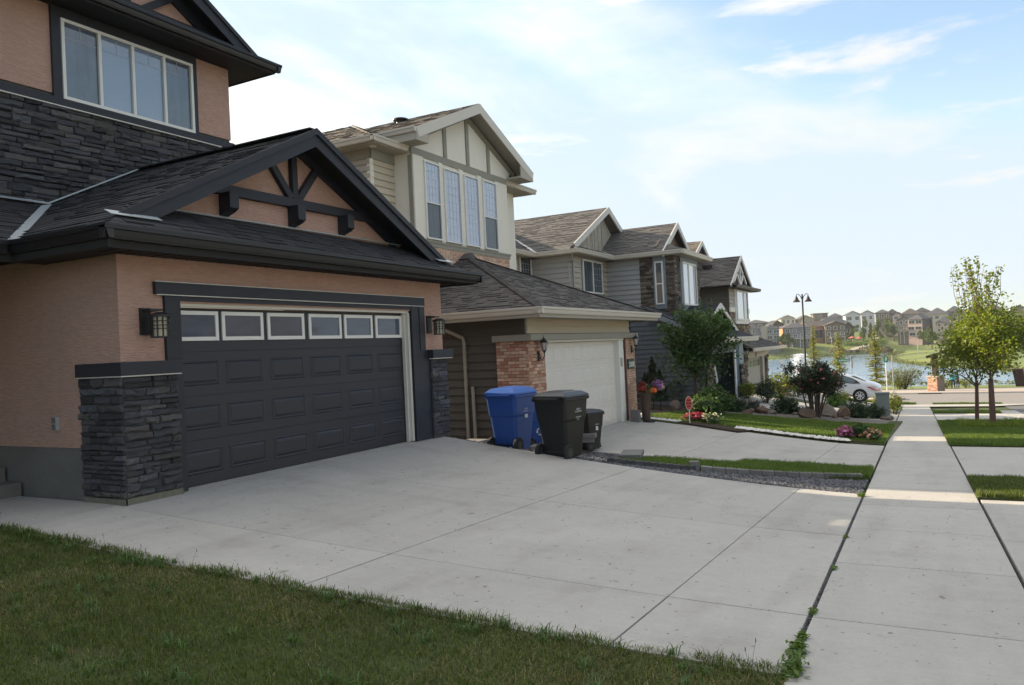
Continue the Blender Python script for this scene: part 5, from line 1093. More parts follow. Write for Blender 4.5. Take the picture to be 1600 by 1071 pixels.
def far_house(px, yb, ye, yt, wpx, D, wall, roof, label, kind='hip', yaw=0.0, depth=11, rows=2, cols=3, deck=False, sidewall=None, bigwin=False):
    """px: middle, yb / ye / yt: base, eaves and ridge rows seen at distance D"""
    c = onD(px, yb, D); ze, zt_ = onD(px, ye, D)[2], onD(px, yt, D)[2]; zb = c[2]; w = wpx * D / FP
    vd = np.array([c[0], c[1]]); vd /= np.linalg.norm(vd); t = math.radians(yaw); f = np.array([vd[0] * math.cos(t) - vd[1] * math.sin(t), vd[0] * math.sin(t) + vd[1] * math.cos(t)])   # f points away from camera
    u = np.array([f[1], -f[0], 0.0]); n = np.array([-f[0], -f[1], 0]); wv = w / max(.5, math.cos(t))
    R = thing('far_house', label, 'house', tuple(c), 'houses across the lake')
    O = np.array([c[0], c[1], 0.0]); fr = Frame(O, u, (0, 0, 1))
    if fr.n @ n < 0: fr = Frame(O, -u, (0, 0, 1))
    P = lambda a, b_, d: fr.P(a, b_, -d)
    hw = wv / 2; m = MB(); m.prism([P(-hw, zb - 5, 0), P(hw, zb - 5, 0), P(hw, ze, 0), P(-hw, ze, 0)], -fr.n * depth); m.build('wall', FW[wall], R)
    if sidewall:
        m = MB(); s_ = 1 if sidewall[1] == 'r' else -1; m.prism([P(s_ * (hw + .02), zb - 5, .05), P(s_ * (hw + .02), ze, .05), P(s_ * (hw + .12), ze, .05), P(s_ * (hw + .12), zb - 5, .05)], -fr.n * (depth - .1)); m.build('side_wall', FW[sidewall[0]], R)
    o_ = .5; e = hw + o_; rf = MB()
    if kind == 'hip':
        q = min(e * .92, (depth + 2 * o_) / 2); A, B_, C_, D_ = P(-e, ze, -o_), P(e, ze, -o_), P(e, ze, depth + o_), P(-e, ze, depth + o_); T1, T2 = P(-(e - q), zt_, q - o_), P(e - q, zt_, max(q, depth + o_ - q))
        T1b = P(-(e - q), zt_, max(q - o_, depth + o_ - q)); T2a = P(e - q, zt_, q - o_); rf.raw([A, B_, C_, D_, T1, T2a, T2, T1b], [(0, 1, 5, 4), (1, 2, 6, 5), (2, 3, 7, 6), (3, 0, 4, 7), (4, 5, 6, 7), (3, 2, 1, 0)])
    elif kind == 'gable':
        rf.prism([P(-e, ze, -o_), P(0, zt_, -o_), P(e, ze, -o_), P(e, ze - .15, -o_), P(0, zt_ - .25, -o_), P(-e, ze - .15, -o_)], -fr.n * (depth + 2 * o_))
        m = MB(); m.prism([P(-hw, ze - .05, 0), P(hw, ze - .05, 0), P(0, zt_ - .3, 0)], -fr.n * .3); m.build('gable_wall', FW[wall], R)
    elif kind == 'side':    # ridge across
        rf.prism([P(-e, ze, -o_), P(-e, zt_, depth / 2), P(-e, ze, depth + o_)], fr.u * 2 * e)
    else: rf.prism([P(-e, zt_ - .3, -o_), P(e, zt_ - .3, -o_), P(e, zt_, -o_), P(-e, zt_, -o_)], -fr.n * (depth + 2 * o_))
    rf.build('roof', FR_[roof], R)
    H_ = ze - zb; rw = H_ / rows; cw = 2 * hw / cols
    rr = random.Random(int(px * 7 + yt))
    for i in range(rows):
        for j in range(cols):
            if not bigwin and rr.random() < .12: continue
            ww = cw * rr.uniform(.42, .62) if not bigwin else cw * .8; wh = rw * rr.uniform(.42, .55); a = -hw + cw * (j + .5) + rr.uniform(-.1, .1) * cw; b_ = zb + rw * (i + .52)
            m = MB(); fb(m, fr, a - ww / 2 - .12, b_ - wh / 2 - .12, a + ww / 2 + .12, b_ + wh / 2 + .12, 0, .08); wnd = m.build('window', ffr, R)
            m = MB(); nn = 2 if ww > 1.2 else 1
            for q in range(nn): fb(m, fr, a - ww / 2 + ww * q / nn + .05, b_ - wh / 2, a - ww / 2 + ww * (q + 1) / nn - .05, b_ + wh / 2, .08, .11)
            m.build('pane', fgl, wnd, kind='stuff')
    if deck:
        m = MB(); z0 = zb + rw; fb(m, fr, -hw * .6, z0 - .12, hw * .8, z0 + .1, 0, 2.4); 
        for a in (-hw * .55, 0, hw * .75): fb(m, fr, a - .1, zb - 3, a + .1, z0, 2.2, 2.35)
        fb(m, fr, -hw * .6, z0 + .9, hw * .8, z0 + 1.0, 2.3, 2.38); m.build('deck', ffr, R)
    return R
fh = far_house
# back rows first: px, base, eaves, ridge, width, distance
fh(1188, 528, 505, 499.5, 34, 400, 'dkgrey', 'grey', 'slate-roofed house at the far left of the shore, behind the tall grey walkout', 'hip', 20)
fh(1216, 530, 508, 500.5, 17, 350, 'dkbrown', 'black', 'dark brown gabled house with two pale windows left of the lamp post', 'gable', 15, rows=2, cols=2)
fh(1232, 518, 498, 492.5, 20, 430, 'cream', 'grey', 'pale gabled house on the skyline just left of the lamp post', 'gable', 10)
fh(1260, 520, 499, 492.5, 22, 430, 'tan', 'brown', 'tan gabled house on the skyline just right of the lamp post', 'gable', 12)
fh(1283, 512, 490.5, 489.5, 21, 440, 'brown', 'brown', 'brown house with a flat wide roof on the skyline', 'flat', 8)
fh(1307, 518, 495, 489.5, 20, 430, 'brown', 'grey', 'brown hipped house on the skyline between the flat-roofed and the white house', 'hip', 5)
fh(1304, 526, 507, 495, 50, 380, 'grey', 'grey', 'large grey-roofed house behind the house in sunlit orange', 'hip', 12)
fh(1334, 516, 492, 486, 22, 400, 'white', 'grey', 'white two-storey house, leftmost of the two white ones on the ridge', 'gable', 6, rows=2, cols=2)
fh(1357, 514, 491, 485, 19, 410, 'white', 'black', 'white two-storey house with a black roof beside the park path', 'gable', 6, rows=2, cols=2)
fh(1380, 512, 489, 483.5, 20, 410, 'brown', 'grey', 'brown hip-roofed house right of the two white ones', 'hip', 0)
fh(1396, 512, 490, 483, 16, 420, 'dkgrey', 'black', 'charcoal house with a black roof above the dark hedge', 'hip', 4)
fh(1401, 510, 493, 487.5, 10, 390, 'pink', 'black', 'narrow rose and white gabled house in the evening sun', 'gable', -8, rows=2, cols=1)
fh(1425, 512, 491, 482, 27, 395, 'grey', 'brown', 'grey-brown house with a broad hip roof uphill of the red-trimmed walkout', 'hip', 6)
fh(1442, 508, 487, 480.5, 22, 430, 'tan', 'black', 'tan house with a black roof seen left of the street tree crown', 'hip', 0)
fh(1466, 512, 491, 481, 30, 380, 'cream', 'grey', 'cream house half hidden by the left edge of the street tree', 'hip', 0)
fh(1494, 510, 488, 478, 26, 380, 'grey', 'grey', 'grey house showing through the left half of the street tree', 'hip', 5)
fh(1524, 508, 486, 475, 28, 370, 'brown', 'black', 'brown house showing through the middle of the street tree', 'hip', -5)
fh(1556, 512, 488, 475, 30, 350, 'tan', 'brown', 'tan house showing through the right half of the street tree', 'hip', 6)
# front row
fh(1178, 541, 514, 508, 22, 292, 'grey', 'grey', 'grey walkout house partly behind the fourth roof, leftmost on the shore', 'hip', 18, rows=3, cols=3)
fh(1208, 541, 514, 507, 20, 288, 'grey', 'grey', 'tall grey three-storey walkout at the lakeside with a row of windows', 'hip', 10, rows=3, cols=2, bigwin=True)
c = onD(1195.5, 541, 286); m = MB(); m.box(c[0] - 1, c[1] - 1, c[2] - 3, c[0] + 1, c[1] + 1, onD(1195, 510, 286)[2]); R = m.build('chimney_tower', FW['tan']); R['label'] = 'tan chimney tower between the two grey walkout houses'; R['category'] = 'chimney'
fh(1248, 538, 512, 504, 44, 300, 'grey', 'grey', 'three-storey walkout with sunlit-orange side wall and white windows behind the lamp post', 'hip', 16, rows=3, cols=4, sidewall=('orange', 'l'), deck=True)
fh(1281, 535, 510, 501, 26, 318, 'orange', 'brown', 'house in sunlit orange with a brown roof above the lake', 'side', 30, rows=1, cols=1)
fh(1307, 536, 508, 502, 30, 312, 'brown', 'brown', 'brown three-storey walkout with a deck, right of the house in sunlit orange', 'gable', 8, rows=3, cols=3, deck=True)
fh(1326, 533, 512, 503, 16, 325, 'dkbrown', 'black', 'dark brown house in the shade above the left lawn', 'gable', 4, rows=2, cols=2)
fh(1414, 526, 500, 494, 20, 330, 'grey', 'brown', 'grey walkout with a white deck, left half of the bright pair', 'gable', -6, rows=3, cols=2, deck=True)
fh(1431, 527, 499, 492, 20, 322, 'pink', 'grey', 'rose-trimmed three-storey walkout with a charcoal side wall', 'hip', -20, rows=3, cols=2, sidewall=('dkgrey', 'r'), bigwin=True)
fh(1447, 527, 501, 493, 14, 326, 'dkgrey', 'black', 'charcoal house right against the rose-trimmed walkout', 'hip', 0, rows=1, cols=1)
fh(1595, 520, 489, 476, 34, 240, 'tan', 'black', 'tan house with black roof at the right edge of the picture', 'gable', 0, rows=2, cols=3)
fh(1478, 528, 504, 494, 24, 318, 'pink', 'grey', 'rose walkout house low on the slope behind the tree', 'hip', 0, rows=3, cols=3)

# ------------------------------------------------------------------ foliage helpers
def leaf_mesh(name, C, size, mt, parent=None, seed=1, up=.35, aspect=.5, kind=None, droop=None, axis=None):
    """C: (n,3) leaf positions; each leaf a small folded quad"""
    r = np.random.default_rng(seed); k = len(C); n = r.normal(size=(k, 3)); n[:, 2] = np.abs(n[:, 2]) + up; n /= np.linalg.norm(n, axis=1)[:, None]
    d = r.normal(size=(k, 3)) if axis is None else axis + .45 * r.normal(size=(k, 3)); d -= n * (d * n).sum(1)[:, None]; d /= np.linalg.norm(d, axis=1)[:, None]; s_ = np.cross(n, d)
    sz = size * (.6 + .8 * r.random(k)); L = d * sz[:, None]; W = s_ * (sz * aspect)[:, None]
    V = np.stack([C - L * .5, C + W * .5 + n * (sz * .07)[:, None], C + L * .5, C - W * .5 + n * (sz * .07)[:, None]], 1).reshape(-1, 3)
    o_ = np.arange(k)[:, None] * 4; F = np.concatenate([np.column_stack([o_, o_ + 1, o_ + 2]), np.column_stack([o_, o_ + 2, o_ + 3])])
    return np_mesh(name, V, F, mt, parent, kind)
leafA = mat('street_tree_leaf', (.17, .215, .03), .5, var=.35, hue=.04, trans=.4, spec=.3)
leafB = mat('dark_green_leaf', (.055, .105, .028), .5, var=.4, hue=.03, trans=.3, spec=.3)
leafC = mat('far_tree_leaf', (.10, .15, .035), .7, var=.35, hue=.04, trans=.3)
leafD = mat('conifer_needle', (.032, .055, .024), .7, var=.4, trans=.1)
leafE = mat('yellow_green_leaf', (.20, .23, .045), .6, var=.3, hue=.04, trans=.4)
leafR = mat('rose_leaf', (.045, .06, .028), .5, var=.4, hue=.03, trans=.2)
def blob_pts(c, rad, n, seed, shell=.55):
    r = np.random.default_rng(seed); d = r.normal(size=(n, 3)); d /= np.linalg.norm(d, axis=1)[:, None]; q = (shell + (1 - shell) * r.random(n)) ** 1
    lump = 1 + .25 * np.sin(d[:, 0] * 5 + seed) * np.cos(d[:, 1] * 4 + seed * 2) + .15 * np.sin(d[:, 2] * 9 + seed)
    return np.array(c) + d * np.array(rad) * (q * lump)[:, None]
def bush(name, c, rad, n, size, mt, label, cat='shrub', group=None, seed=1, stems=6, stem_m=None, up=.35, aspect=.5, lean=(0, 0)):
    t = thing(name, label, cat, tuple(c), group); c = np.array(c, float); m = MB(); r = random.Random(seed)
    for k in range(stems):
        a = r.uniform(0, 6.28); e = c + np.array([rad[0] * .7 * math.cos(a), rad[1] * .7 * math.sin(a), rad[2] * r.uniform(1.1, 1.7)]); mid = (c + e) / 2 + np.array([0, 0, rad[2] * .2]); m.tube([c + np.array([math.cos(a) * .05, math.sin(a) * .05, -.05]), mid, e], [.03 * rad[2] + .006, .02 * rad[2] + .004, .004], 5)
    m.build('stem', stem_m or bark, t, kind='stuff')
    pts = np.concatenate([blob_pts(c + np.array([0, 0, rad[2]]), rad, int(n * .6), seed)] + [blob_pts(c + np.array([rad[0] * .6 * math.cos(k * 2.1), rad[1] * .6 * math.sin(k * 2.1), rad[2] * (.8 + .5 * (k % 3) / 2)]), np.array(rad) * .5, int(n * .08), seed + k) for k in range(5)])
    pts = pts[pts[:, 2] > c[2] + .02]; leaf_mesh('foliage', pts, size, mt, t, seed, up, aspect); return t
# trees and hedges on the far slope
rt = random.Random(9)
kinds = ['small round tree', 'slim young tree', 'bushy tree']
FT = [(1349, 534, 512, 12, 300), (1362, 532, 505, 10, 310), (1372, 530, 500, 13, 320), (1385, 528, 497, 16, 330), (1397, 526, 506, 12, 330), (1378, 537, 514, 8, 300), (1338, 522, 508, 12, 370), (1352, 512, 499, 8, 390), (1392, 516, 500, 14, 370), (1442, 532, 517, 14, 300), (1450, 532, 512, 12, 290), (1330, 532, 515, 10, 320), (1456, 536, 516, 16, 260), (1232, 536, 521, 9, 292), (1222, 541, 522, 12, 285), (1405, 520, 508, 10, 350), (1430, 514, 503, 10, 370), (1582, 550, 515, 20, 200), (1598, 560, 526, 24, 180), (1316, 520, 508, 9, 370), (1492, 536, 515, 14, 270), (1520, 534, 514, 16, 270), (1548, 536, 512, 18, 260)]
where = ['left of the park path', 'beside the park path', 'at the top of the park path', 'right of the park path', 'below the dark hedge', 'on the lawn by the path', 'below the white houses', 'between the two white houses', 'in front of the charcoal house', 'by the charcoal wall', 'right of the charcoal wall', 'by the dark brown house', 'left of the street tree crown', 'by the house in sunlit orange', 'between the grey walkouts and the lamp post', 'above the white deck', 'behind the white deck', 'right of the street trees on the meadow', 'at the right edge of the meadow', 'behind the brown walkout', 'seen through the left of the street tree', 'seen through the middle of the street tree', 'seen through the right of the street tree']
for i, (px, yb, yt, w, D) in enumerate(FT):
    c = onD(px, yb, D); h = (yb - yt) * D / FP; wr = w * D / FP / 2; t = thing('far_tree', '%s %s' % (kinds[i % 3], where[i]), 'tree', tuple(c), 'trees on the far slope')
    m = MB(); m.tube([c - np.array([0, 0, 2]), c + np.array([0, 0, h * .6])], [.18, .08], 6); m.build('trunk', bark, t)
    r_ = np.random.default_rng(i); P = np.concatenate([blob_pts(c + np.array([r_.normal() * wr * .35, r_.normal() * wr * .35, h * (.3 + .55 * q / 5)]), (wr * (.75 - .08 * q), wr * (.75 - .08 * q), h * .2), 160, i * 7 + q, .3) for q in range(6)])
    leaf_mesh('crown', P, .75, leafC, t, i)
# reeds and shore bushes (uncountable)
r = np.random.default_rng(3); P = []
for i in range(len(LAKE_PX)):
    a, b_ = LAKE[i], LAKE[(i + 1) % len(LAKE)]; L = np.linalg.norm(b_ - a); n = int(min(L * 14, 1400))
    q = a + (b_ - a) * r.random((n, 1)); q = q + r.normal(size=(n, 2)) * 1.0; P.append(q)
P = np.concatenate(P); z = np.maximum(terr(P), LZ); C3 = np.column_stack([P, z + .15 + .5 * r.random(len(P))]); leaf_mesh('shore_reeds', C3, .6, mat('shore_reed', (.12, .13, .05), .8, var=.4, trans=.3), None, 2, up=.1, aspect=.3, kind='stuff')
def far_bushes(name, pxs, ys, n, D0, hmax, mt, seed):
    r = np.random.default_rng(seed); C = []
    for _ in range(n):
        t = r.random(); px = pxs[0] + (pxs[1] - pxs[0]) * t; y = ys[0] + (ys[1] - ys[0]) * t; c = onD(px, y, D0 + r.normal() * 3); R_ = r.random() * hmax + .5; C.append(blob_pts(c + np.array([0, 0, R_ * .5]), (R_ * 1.3, R_ * 1.3, R_), 70, int(r.integers(1e6)), .4))
    leaf_mesh(name, np.concatenate(C), .5, mt, None, seed, kind='stuff')
far_bushes('shore_hedge', (1320, 1385), (541, 537), 34, 262, 1.3, leafC, 5); far_bushes('slope_hedge', (1395, 1440), (519, 520), 22, 336, 1.5, leafB, 6)
far_bushes('shore_scrub', (1300, 1400), (551, 549), 30, 262, .9, mat('reddish_scrub', (.16, .12, .06), .8, var=.4), 7); far_bushes('slope_hedge', (1222, 1244), (537, 538), 12, 290, 1.4, leafB, 8)
# park path up the slope, handrail, small posts
pp = [onD(x, y, D) for x, y, D in ((1330, 548, 262), (1352, 541, 280), (1366, 534, 300), (1372, 525, 330), (1362, 514, 360))]
m = MB()
for a, b_ in zip(pp[:-1], pp[1:]): m.bar(a + np.array([0, 0, .1]), b_ + np.array([0, 0, .1]), 3.0, .15)
struct(m, 'park_path', pav)
m = MB(); m.bar(onD(1375, 515, 300), onD(1388, 531, 285), .35, 1.2); o = m.build('handrail_wall', black_iron); o['label'] = 'dark sloping handrail wall down the far park steps'; o['category'] = 'railing'
c = onD(1434, 547, 200); m = MB(); m.box(c[0] - .12, c[1] - .12, c[2] - 1, c[0] + .12, c[1] + .12, c[2] + 2.2); o = m.build('meadow_post', white_fr); o['label'] = 'white marker post standing on the far meadow'; o['category'] = 'post'
m = MB()
for x, y, D in ((1332, 536, 270), (1343, 537, 268)): c = onD(x, y, D); t = thing('picnic_canopy', 'red patio canopy %s' % ('left of the other, near the hedge' if x < 1340 else 'right of the other, nearer the path'), 'canopy', tuple(c)); q = MB(); q.lathe([(.001, 2.4), (1.3, 1.7), (1.25, 1.6), (.001, 1.7)], c, 8); q.build('cover', mat('faded_red', (.45, .13, .08), .8), t); q = MB(); q.tube([c, c + np.array([0, 0, 2.3])], .06, 6); q.build('pole', white_fr, t)
# ================================================================== things on the ground
# ---- wheeled bins
def wheeled_bin(name, label, pos, h, rz, mt_body, mt_lid, sticker=None, tilt=(0, 0), sc=1.0, lidh=0.0):
    """front (sticker side) faces local +x, wheels at local -x"""
    t = thing(name, label, 'bin', (0, 0, 0), 'wheeled bins'); s = h / 1.13
    w, d = .31 * sc, .36 * sc
    def ring(z, hw, hd, r_=.05):
        pts = []
        for (sx, sy, a0) in ((1, 1, 0), (-1, 1, 90), (-1, -1, 180), (1, -1, 270)):
            for k in range(4): a = math.radians(a0 + 30 * k); pts.append(((hd - r_) * sx + r_ * math.cos(a), (hw - r_) * sy + r_ * math.sin(a), z))
        return pts
    R = [ring(.03, w * .72, d * .66), ring(.25, w * .78, d * .74), ring(.62, w * .88, d * .86), ring(.66, w * .92, d * .92), ring(.95, w * .99, d), ring(1.0, w * 1.0, d * 1.02)]
    m = MB(); v = [p for q in R for p in q]; n = 16; fs = [(i * n + k, i * n + (k + 1) % n, (i + 1) * n + (k + 1) % n, (i + 1) * n + k) for i in range(len(R) - 1) for k in range(n)] + [tuple(range(n))[::-1]]
    m.raw(v, fs)
    body = m.build('body', mt_body, t, bevel=.006)
    m = MB(); m.obox((0, 0, .985), (1, 0, 0), (0, 1, 0), (0, 0, 1), d * 2.12, w * 2.1, .05); m.build('rim', mt_body, t, bevel=.012)
    m = MB(); L0, L1, L2 = ring(1.015, w * 1.08, d * 1.10), ring(1.05, w * 1.06, d * 1.07), ring(1.10 + lidh, w * .8, d * .82); L3 = ring(1.115 + lidh, w * .5, d * .5)
    v = [p for q in (L0, L1, L2, L3) for p in q]; m.raw(v, [(i * n + k, i * n + (k + 1) % n, (i + 1) * n + (k + 1) % n, (i + 1) * n + k) for i in range(3) for k in range(n)] + [tuple(range(n))[::-1], tuple(range(3 * n, 4 * n))])
    m.obox((d * 1.12, 0, 1.03), (1, 0, 0), (0, 1, 0), (0, 0, 1), .06, w * .7, .035); lid = m.build('lid', mt_lid, t, bevel=.008)
    m = MB(); m.obox((0, 0, 1.112 + lidh), (1, 0, 0), (0, 1, 0), (0, 0, 1), d * .9, w * 1.0, .02); m.build('lid_boss', mt_lid, lid, bevel=.006)
    m = MB(); m.tube([(-d * 1.16, -w * .8, 1.0), (-d * 1.16, w * .8, 1.0)], .018, 8)
    for y in (-w * .75, w * .75): m.obox((-d * 1.08, y, 1.0), (1, 0, 0), (0, 1, 0), (0, 0, 1), .1, .03, .05)
    m.build('handle', mt_body, t)
    for y, nm in ((-w * .88, 0), (w * .88, 0)):
        m = MB(); a = [(-d * .72, y - .03, .135), (-d * .72, y + .03, .135)]; m.tube(a, .135, 20); wh = m.build('wheel', rubber, t, bevel=.012)
        m = MB(); m.tube([(-d * .72, y - .034, .135), (-d * .72, y + .034, .135)], .075, 12); m.build('hub', mat('hub_plastic', (.035, .035, .035), .5), wh)
    m = MB(); m.tube([(-d * .72, -w * .9, .135), (-d * .72, w * .9, .135)], .014, 8); m.build('axle', black_iron, t)
    m = MB()
    for y in (-w * .45, w * .45): m.obox((d * .80, y, .3), (1, 0, .18), (0, 1, 0), (-.18, 0, 1), .02, .03, .5)
    m.build('rib', mt_body, t)
    if sticker:
        for (x_, y_, z_, ww, hh, mt_) in sticker:
            m = MB(); m.obox((x_, y_, z_), (1, 0, 0), (0, 1, 0), (0, 0, 1), .004, ww, hh); m.build('sticker', mt_, t)
    q = Matrix.Translation(pos) @ Matrix.Rotation(rz, 4, 'Z') @ Matrix.Rotation(tilt[1], 4, 'Y') @ Matrix.Rotation(tilt[0], 4, 'X') @ Matrix.Scale(s, 4)
    t.matrix_world = q; return t
blue_p = mat('blue_bin_plastic', (.018, .065, .26), .42, noise=[((6, 6, 6), .1)], spec=.45); blue_l = mat('blue_lid_plastic', (.025, .10, .38), .38, noise=[((6, 6, 6), .1)], spec=.5)
black_p = mat('black_bin_plastic', (.009, .0092, .009), .5, noise=[((6, 6, 6), .15)], spec=.45); black_l = mat('black_lid_plastic', (.02, .021, .024), .34, spec=.5)
paper = mat('white_sticker', (.6, .62, .63), .6)
bins = []
a = onD(802, 697, 14.4); za = float(H(a[0], a[1])) - .02
bA = wheeled_bin('wheeled_bin', 'large blue recycling bin, leftmost of the four beside the driveway', (a[0], a[1], -1.86), 1.17, math.radians(-4), blue_p, blue_l, lidh=.02)
a = onD(880, 706, 13.6); bB = wheeled_bin('wheeled_bin', 'large black rubbish bin standing in front, beside the dark gravel', (a[0], a[1], -1.93), 1.19, math.radians(-8), black_p, black_l, sc=1.0)
a = onD(843, 690, 18.2); bC = wheeled_bin('wheeled_bin', 'smaller blue bin with white recycling mark, half hidden between the two large bins', (a[0], a[1], -2.30), 1.05, math.radians(-55), MATS['blue_bin_plastic'], mat('dark_blue_lid', (.016, .045, .17), .4), sc=.95)
a = onD(921, 694, 17.6); bD = wheeled_bin('wheeled_bin', 'smaller black bin with white label, rightmost, in front of the white garage door', (a[0], a[1], -2.34), .93, math.radians(-20), black_p, black_l, sc=.92)
# lettering and marks on the bins: flat print, set on the faces that turn to the camera
def facing_frame(p):    # a frame at p that faces the camera, upright
    v = np.array([p[0], p[1], 0]); v /= np.linalg.norm(v); return Frame(p, (v[1], -v[0], 0), (0, 0, 1))
def bin_print(o, items):
    o_m = o.matrix_world
    for (face, a, z, kind, *rest) in items:
        # face: 'L' = local -y side, 'R' = local +y side, 'F' = local +x, 'B' = local -x
        taper = lambda zz: .72 + (.99 - .72) * zz
        w_, d_ = o['hw'], o['hd']
        if face == 'L': p = Vector((a, -(w_ * taper(z) + .008), z)); u = Vector((1, 0, 0))
        elif face == 'R': p = Vector((a, w_ * taper(z) + .008, z)); u = Vector((-1, 0, 0))
        elif face == 'F': p = Vector((d_ * (.68 + .32 * z) + .012, a, z)); u = Vector((0, 1, 0))
        else: p = Vector((-(d_ * (.68 + .32 * z)) - .012, a, z)); u = Vector((0, -1, 0))
        fr = Frame((0, 0, 0), tuple(u), (0, 0, 1)); fr.o = np.array(p)
        if kind == 'text':
            tx = text_mesh('lettering', rest[0], Frame(fr.o, fr.u, fr.v), 0, 0, rest[1], paper, None, align='CENTER', ext=.001); tx.parent = o
        elif kind == 'label':
            m = MB(); fb(m, fr, -rest[0] / 2, -rest[1] / 2, rest[0] / 2, rest[1] / 2, 0, .003); q = m.build('sticker', paper); q.parent = o
        elif kind == 'recycle':
            m = MB(); R_ = rest[0]
            for k in range(3):
                t0 = math.radians(90 + 120 * k); P0 = np.array([math.cos(t0 + .35), math.sin(t0 + .35)]) * R_; P1 = np.array([math.cos(t0 + 1.65), math.sin(t0 + 1.65)]) * R_; md = np.array([math.cos(t0 + 1.0), math.sin(t0 + 1.0)]) * R_ * 1.02
                fbar(m, fr, P0, md, R_ * .32, 0, .003); fbar(m, fr, md, P1 * .98, R_ * .32, 0.0, .003)
                dd = P1 - md; dd /= np.linalg.norm(dd); nn = np.array([-dd[1], dd[0]]); tri_ = [P1 + nn * R_ * .36, P1 - nn * R_ * .36, P1 + dd * R_ * .42]; m.prism([fr.P(x_, y_, 0) for x_, y_ in tri_], fr.n * .003)
            q = m.build('recycling_mark', paper); q.parent = o
for o_, sc_ in ((bA, 1.0), (bB, 1.0), (bC, .95), (bD, .92)): o_['hw'] = .31 * sc_; o_['hd'] = .36 * sc_
bin_print(bA, [('L', .02, .74, 'text', 'CITY OF', .028), ('L', .02, .70, 'text', 'RECYCLING', .028), ('L', .03, .62, 'label', .10, .06)])
bin_print(bB, [('L', .06, .80, 'text', 'HEAVY', .04), ('L', .06, .76, 'text', 'CONTENTS', .04), ('L', .06, .67, 'text', 'CAUTION', .035), ('L', .06, .63, 'text', 'HOT', .035)])
bin_print(bC, [('L', 0, .42, 'recycle', .085)])
bin_print(bD, [('L', .05, .70, 'text', 'GARBAGE', .035), ('L', .05, .60, 'label', .09, .11)])
# ---- stone steps / pavers by the bins and the retaining edge
blk = mat('grey_concrete_block', (.17, .165, .16), .92, var=.15, noise=[((8, 8, 8), .25)], bump=[((50, 50, 50), .005)])
def slab_stack(c, L, W, n, h, rz, label, cat='paver'):
    t = thing('paver_stack' if n > 1 else 'paver', label, cat, tuple(c)); u = (math.cos(rz), math.sin(rz), 0); v = (-math.sin(rz), math.cos(rz), 0)
    for k in range(n):
        m = MB(); m.obox((c[0] + .02 * k, c[1] - .02 * k, c[2] + h * (k + .5)), u, v, (0, 0, 1), L - (.06 if k < n - 1 else 0), W - (.05 if k < n - 1 else 0), h * .97); m.build('paver_slab', blk, t, bevel=.008)
a = G(925, 712); slab_stack((a[0] + .9, a[1] + .5, -2.14), 1.05, .5, 2, .1, .25, 'two stacked grey paver slabs at the foot of the black bins')
a = G(990, 721); slab_stack((a[0] + .7, a[1] + .28, -2.13), .75, .4, 1, .08, .25, 'low grey paver slab between the stacked slabs and the gravel strip')
a = (12.95, 7.6); slab_stack((13.0, 8.15, -1.90), 1.0, .45, 1, .14, 0.0, 'grey paver slab against the slate pier, under the downspouts')
a = (13.2, 6.95); slab_stack((15.7, 7.9, -2.25), .5, .4, 1, .08, 0.3, 'small paver slab under the half hidden blue bin')
edge = thing('retaining_edge', 'row of low grey retaining blocks between dark gravel and grass', 'edging', (12.6, 4.4, -2.0)); m = MB()
pts_e = [(12.44, 5.0), (12.60, 4.55), (12.8, 4.1), (12.98, 3.62)]
n = 12
for k in range(n):
    t0, t1 = k / n, (k + 1) / n; f_ = lambda t: np.array([np.interp(t, [0, .33, .66, 1], [p[0] for p in pts_e]), np.interp(t, [0, .33, .66, 1], [p[1] for p in pts_e])])
    p, q = f_(t0), f_(t1); z = float(H(*p)) - .005; m = MB(); m.bar((p[0], p[1], z), (q[0] - .004, q[1] + .008, z), .08, .12); m.build('retaining_block', mat('dark_block', (.075, .075, .082), .92, var=.2, noise=[((9, 9, 9), .3)]), edge, bevel=.006)
edge2 = thing('paver_edging', 'flat pale paver edging along the lower gravel and grass', 'edging', (13.4, 2.3, -2.2))
n = 13
for k in range(n):
    p = np.array([13.0 + (13.86 - 13.0) * (k / n), 3.55 + (1.15 - 3.55) * (k / n)]); q = np.array([13.0 + .86 * ((k + 1) / n), 3.55 - 2.4 * ((k + 1) / n)]); z0, z1 = float(H(*p)) + .03, float(H(*q)) + .03
    d = (q - p) / np.linalg.norm(q - p) * .008; m = MB(); m.bar((p[0], p[1], z0), (q[0] - d[0], q[1] - d[1], z1), .15, .08); m.build('edging_paver', blk, edge2, bevel=.006)
m = MB(); m.obox((13.0, 3.66, float(H(13.0, 3.66)) + .06), (.4, -.9, 0), (.9, .4, 0), (0, 0, 1), .16, .14, .16); o = m.build('end_block', blk, edge2, bevel=.008)
# ---- pot with flowers, left of nothing: beside the right brick pier
def petals(name, C, size, mt, parent, seed): return leaf_mesh(name, C, size, mt, parent, seed, up=.6, aspect=.9)
pm = lambda n_, c: mat(n_, c, .6, var=.2, trans=.25)
pot = thing('flower_pot', 'tall brown planter with purple and orange flowers by the right brick pier', 'planter', (22.6, 7.75, -2.36))
m = MB(); m.lathe([(.001, 0), (.11, 0), (.12, .03), (.13, .3), (.18, .85), (.20, .9), (.175, .9), (.17, .84), (.001, .82)], (22.6, 7.75, -2.35), 20); m.build('pot', mat('brown_glaze', (.075, .05, .038), .45), pot, smooth=True)
m = MB(); m.lathe([(.001, 0), (.25, 0), (.26, .04), (.001, .04)], (22.6, 7.75, -2.39), 20); m.build('saucer', rubber, pot)
leaf_mesh('foliage', blob_pts((22.6, 7.75, -1.38), (.26, .26, .2), 320, 3), .09, leafB, pot, 3)
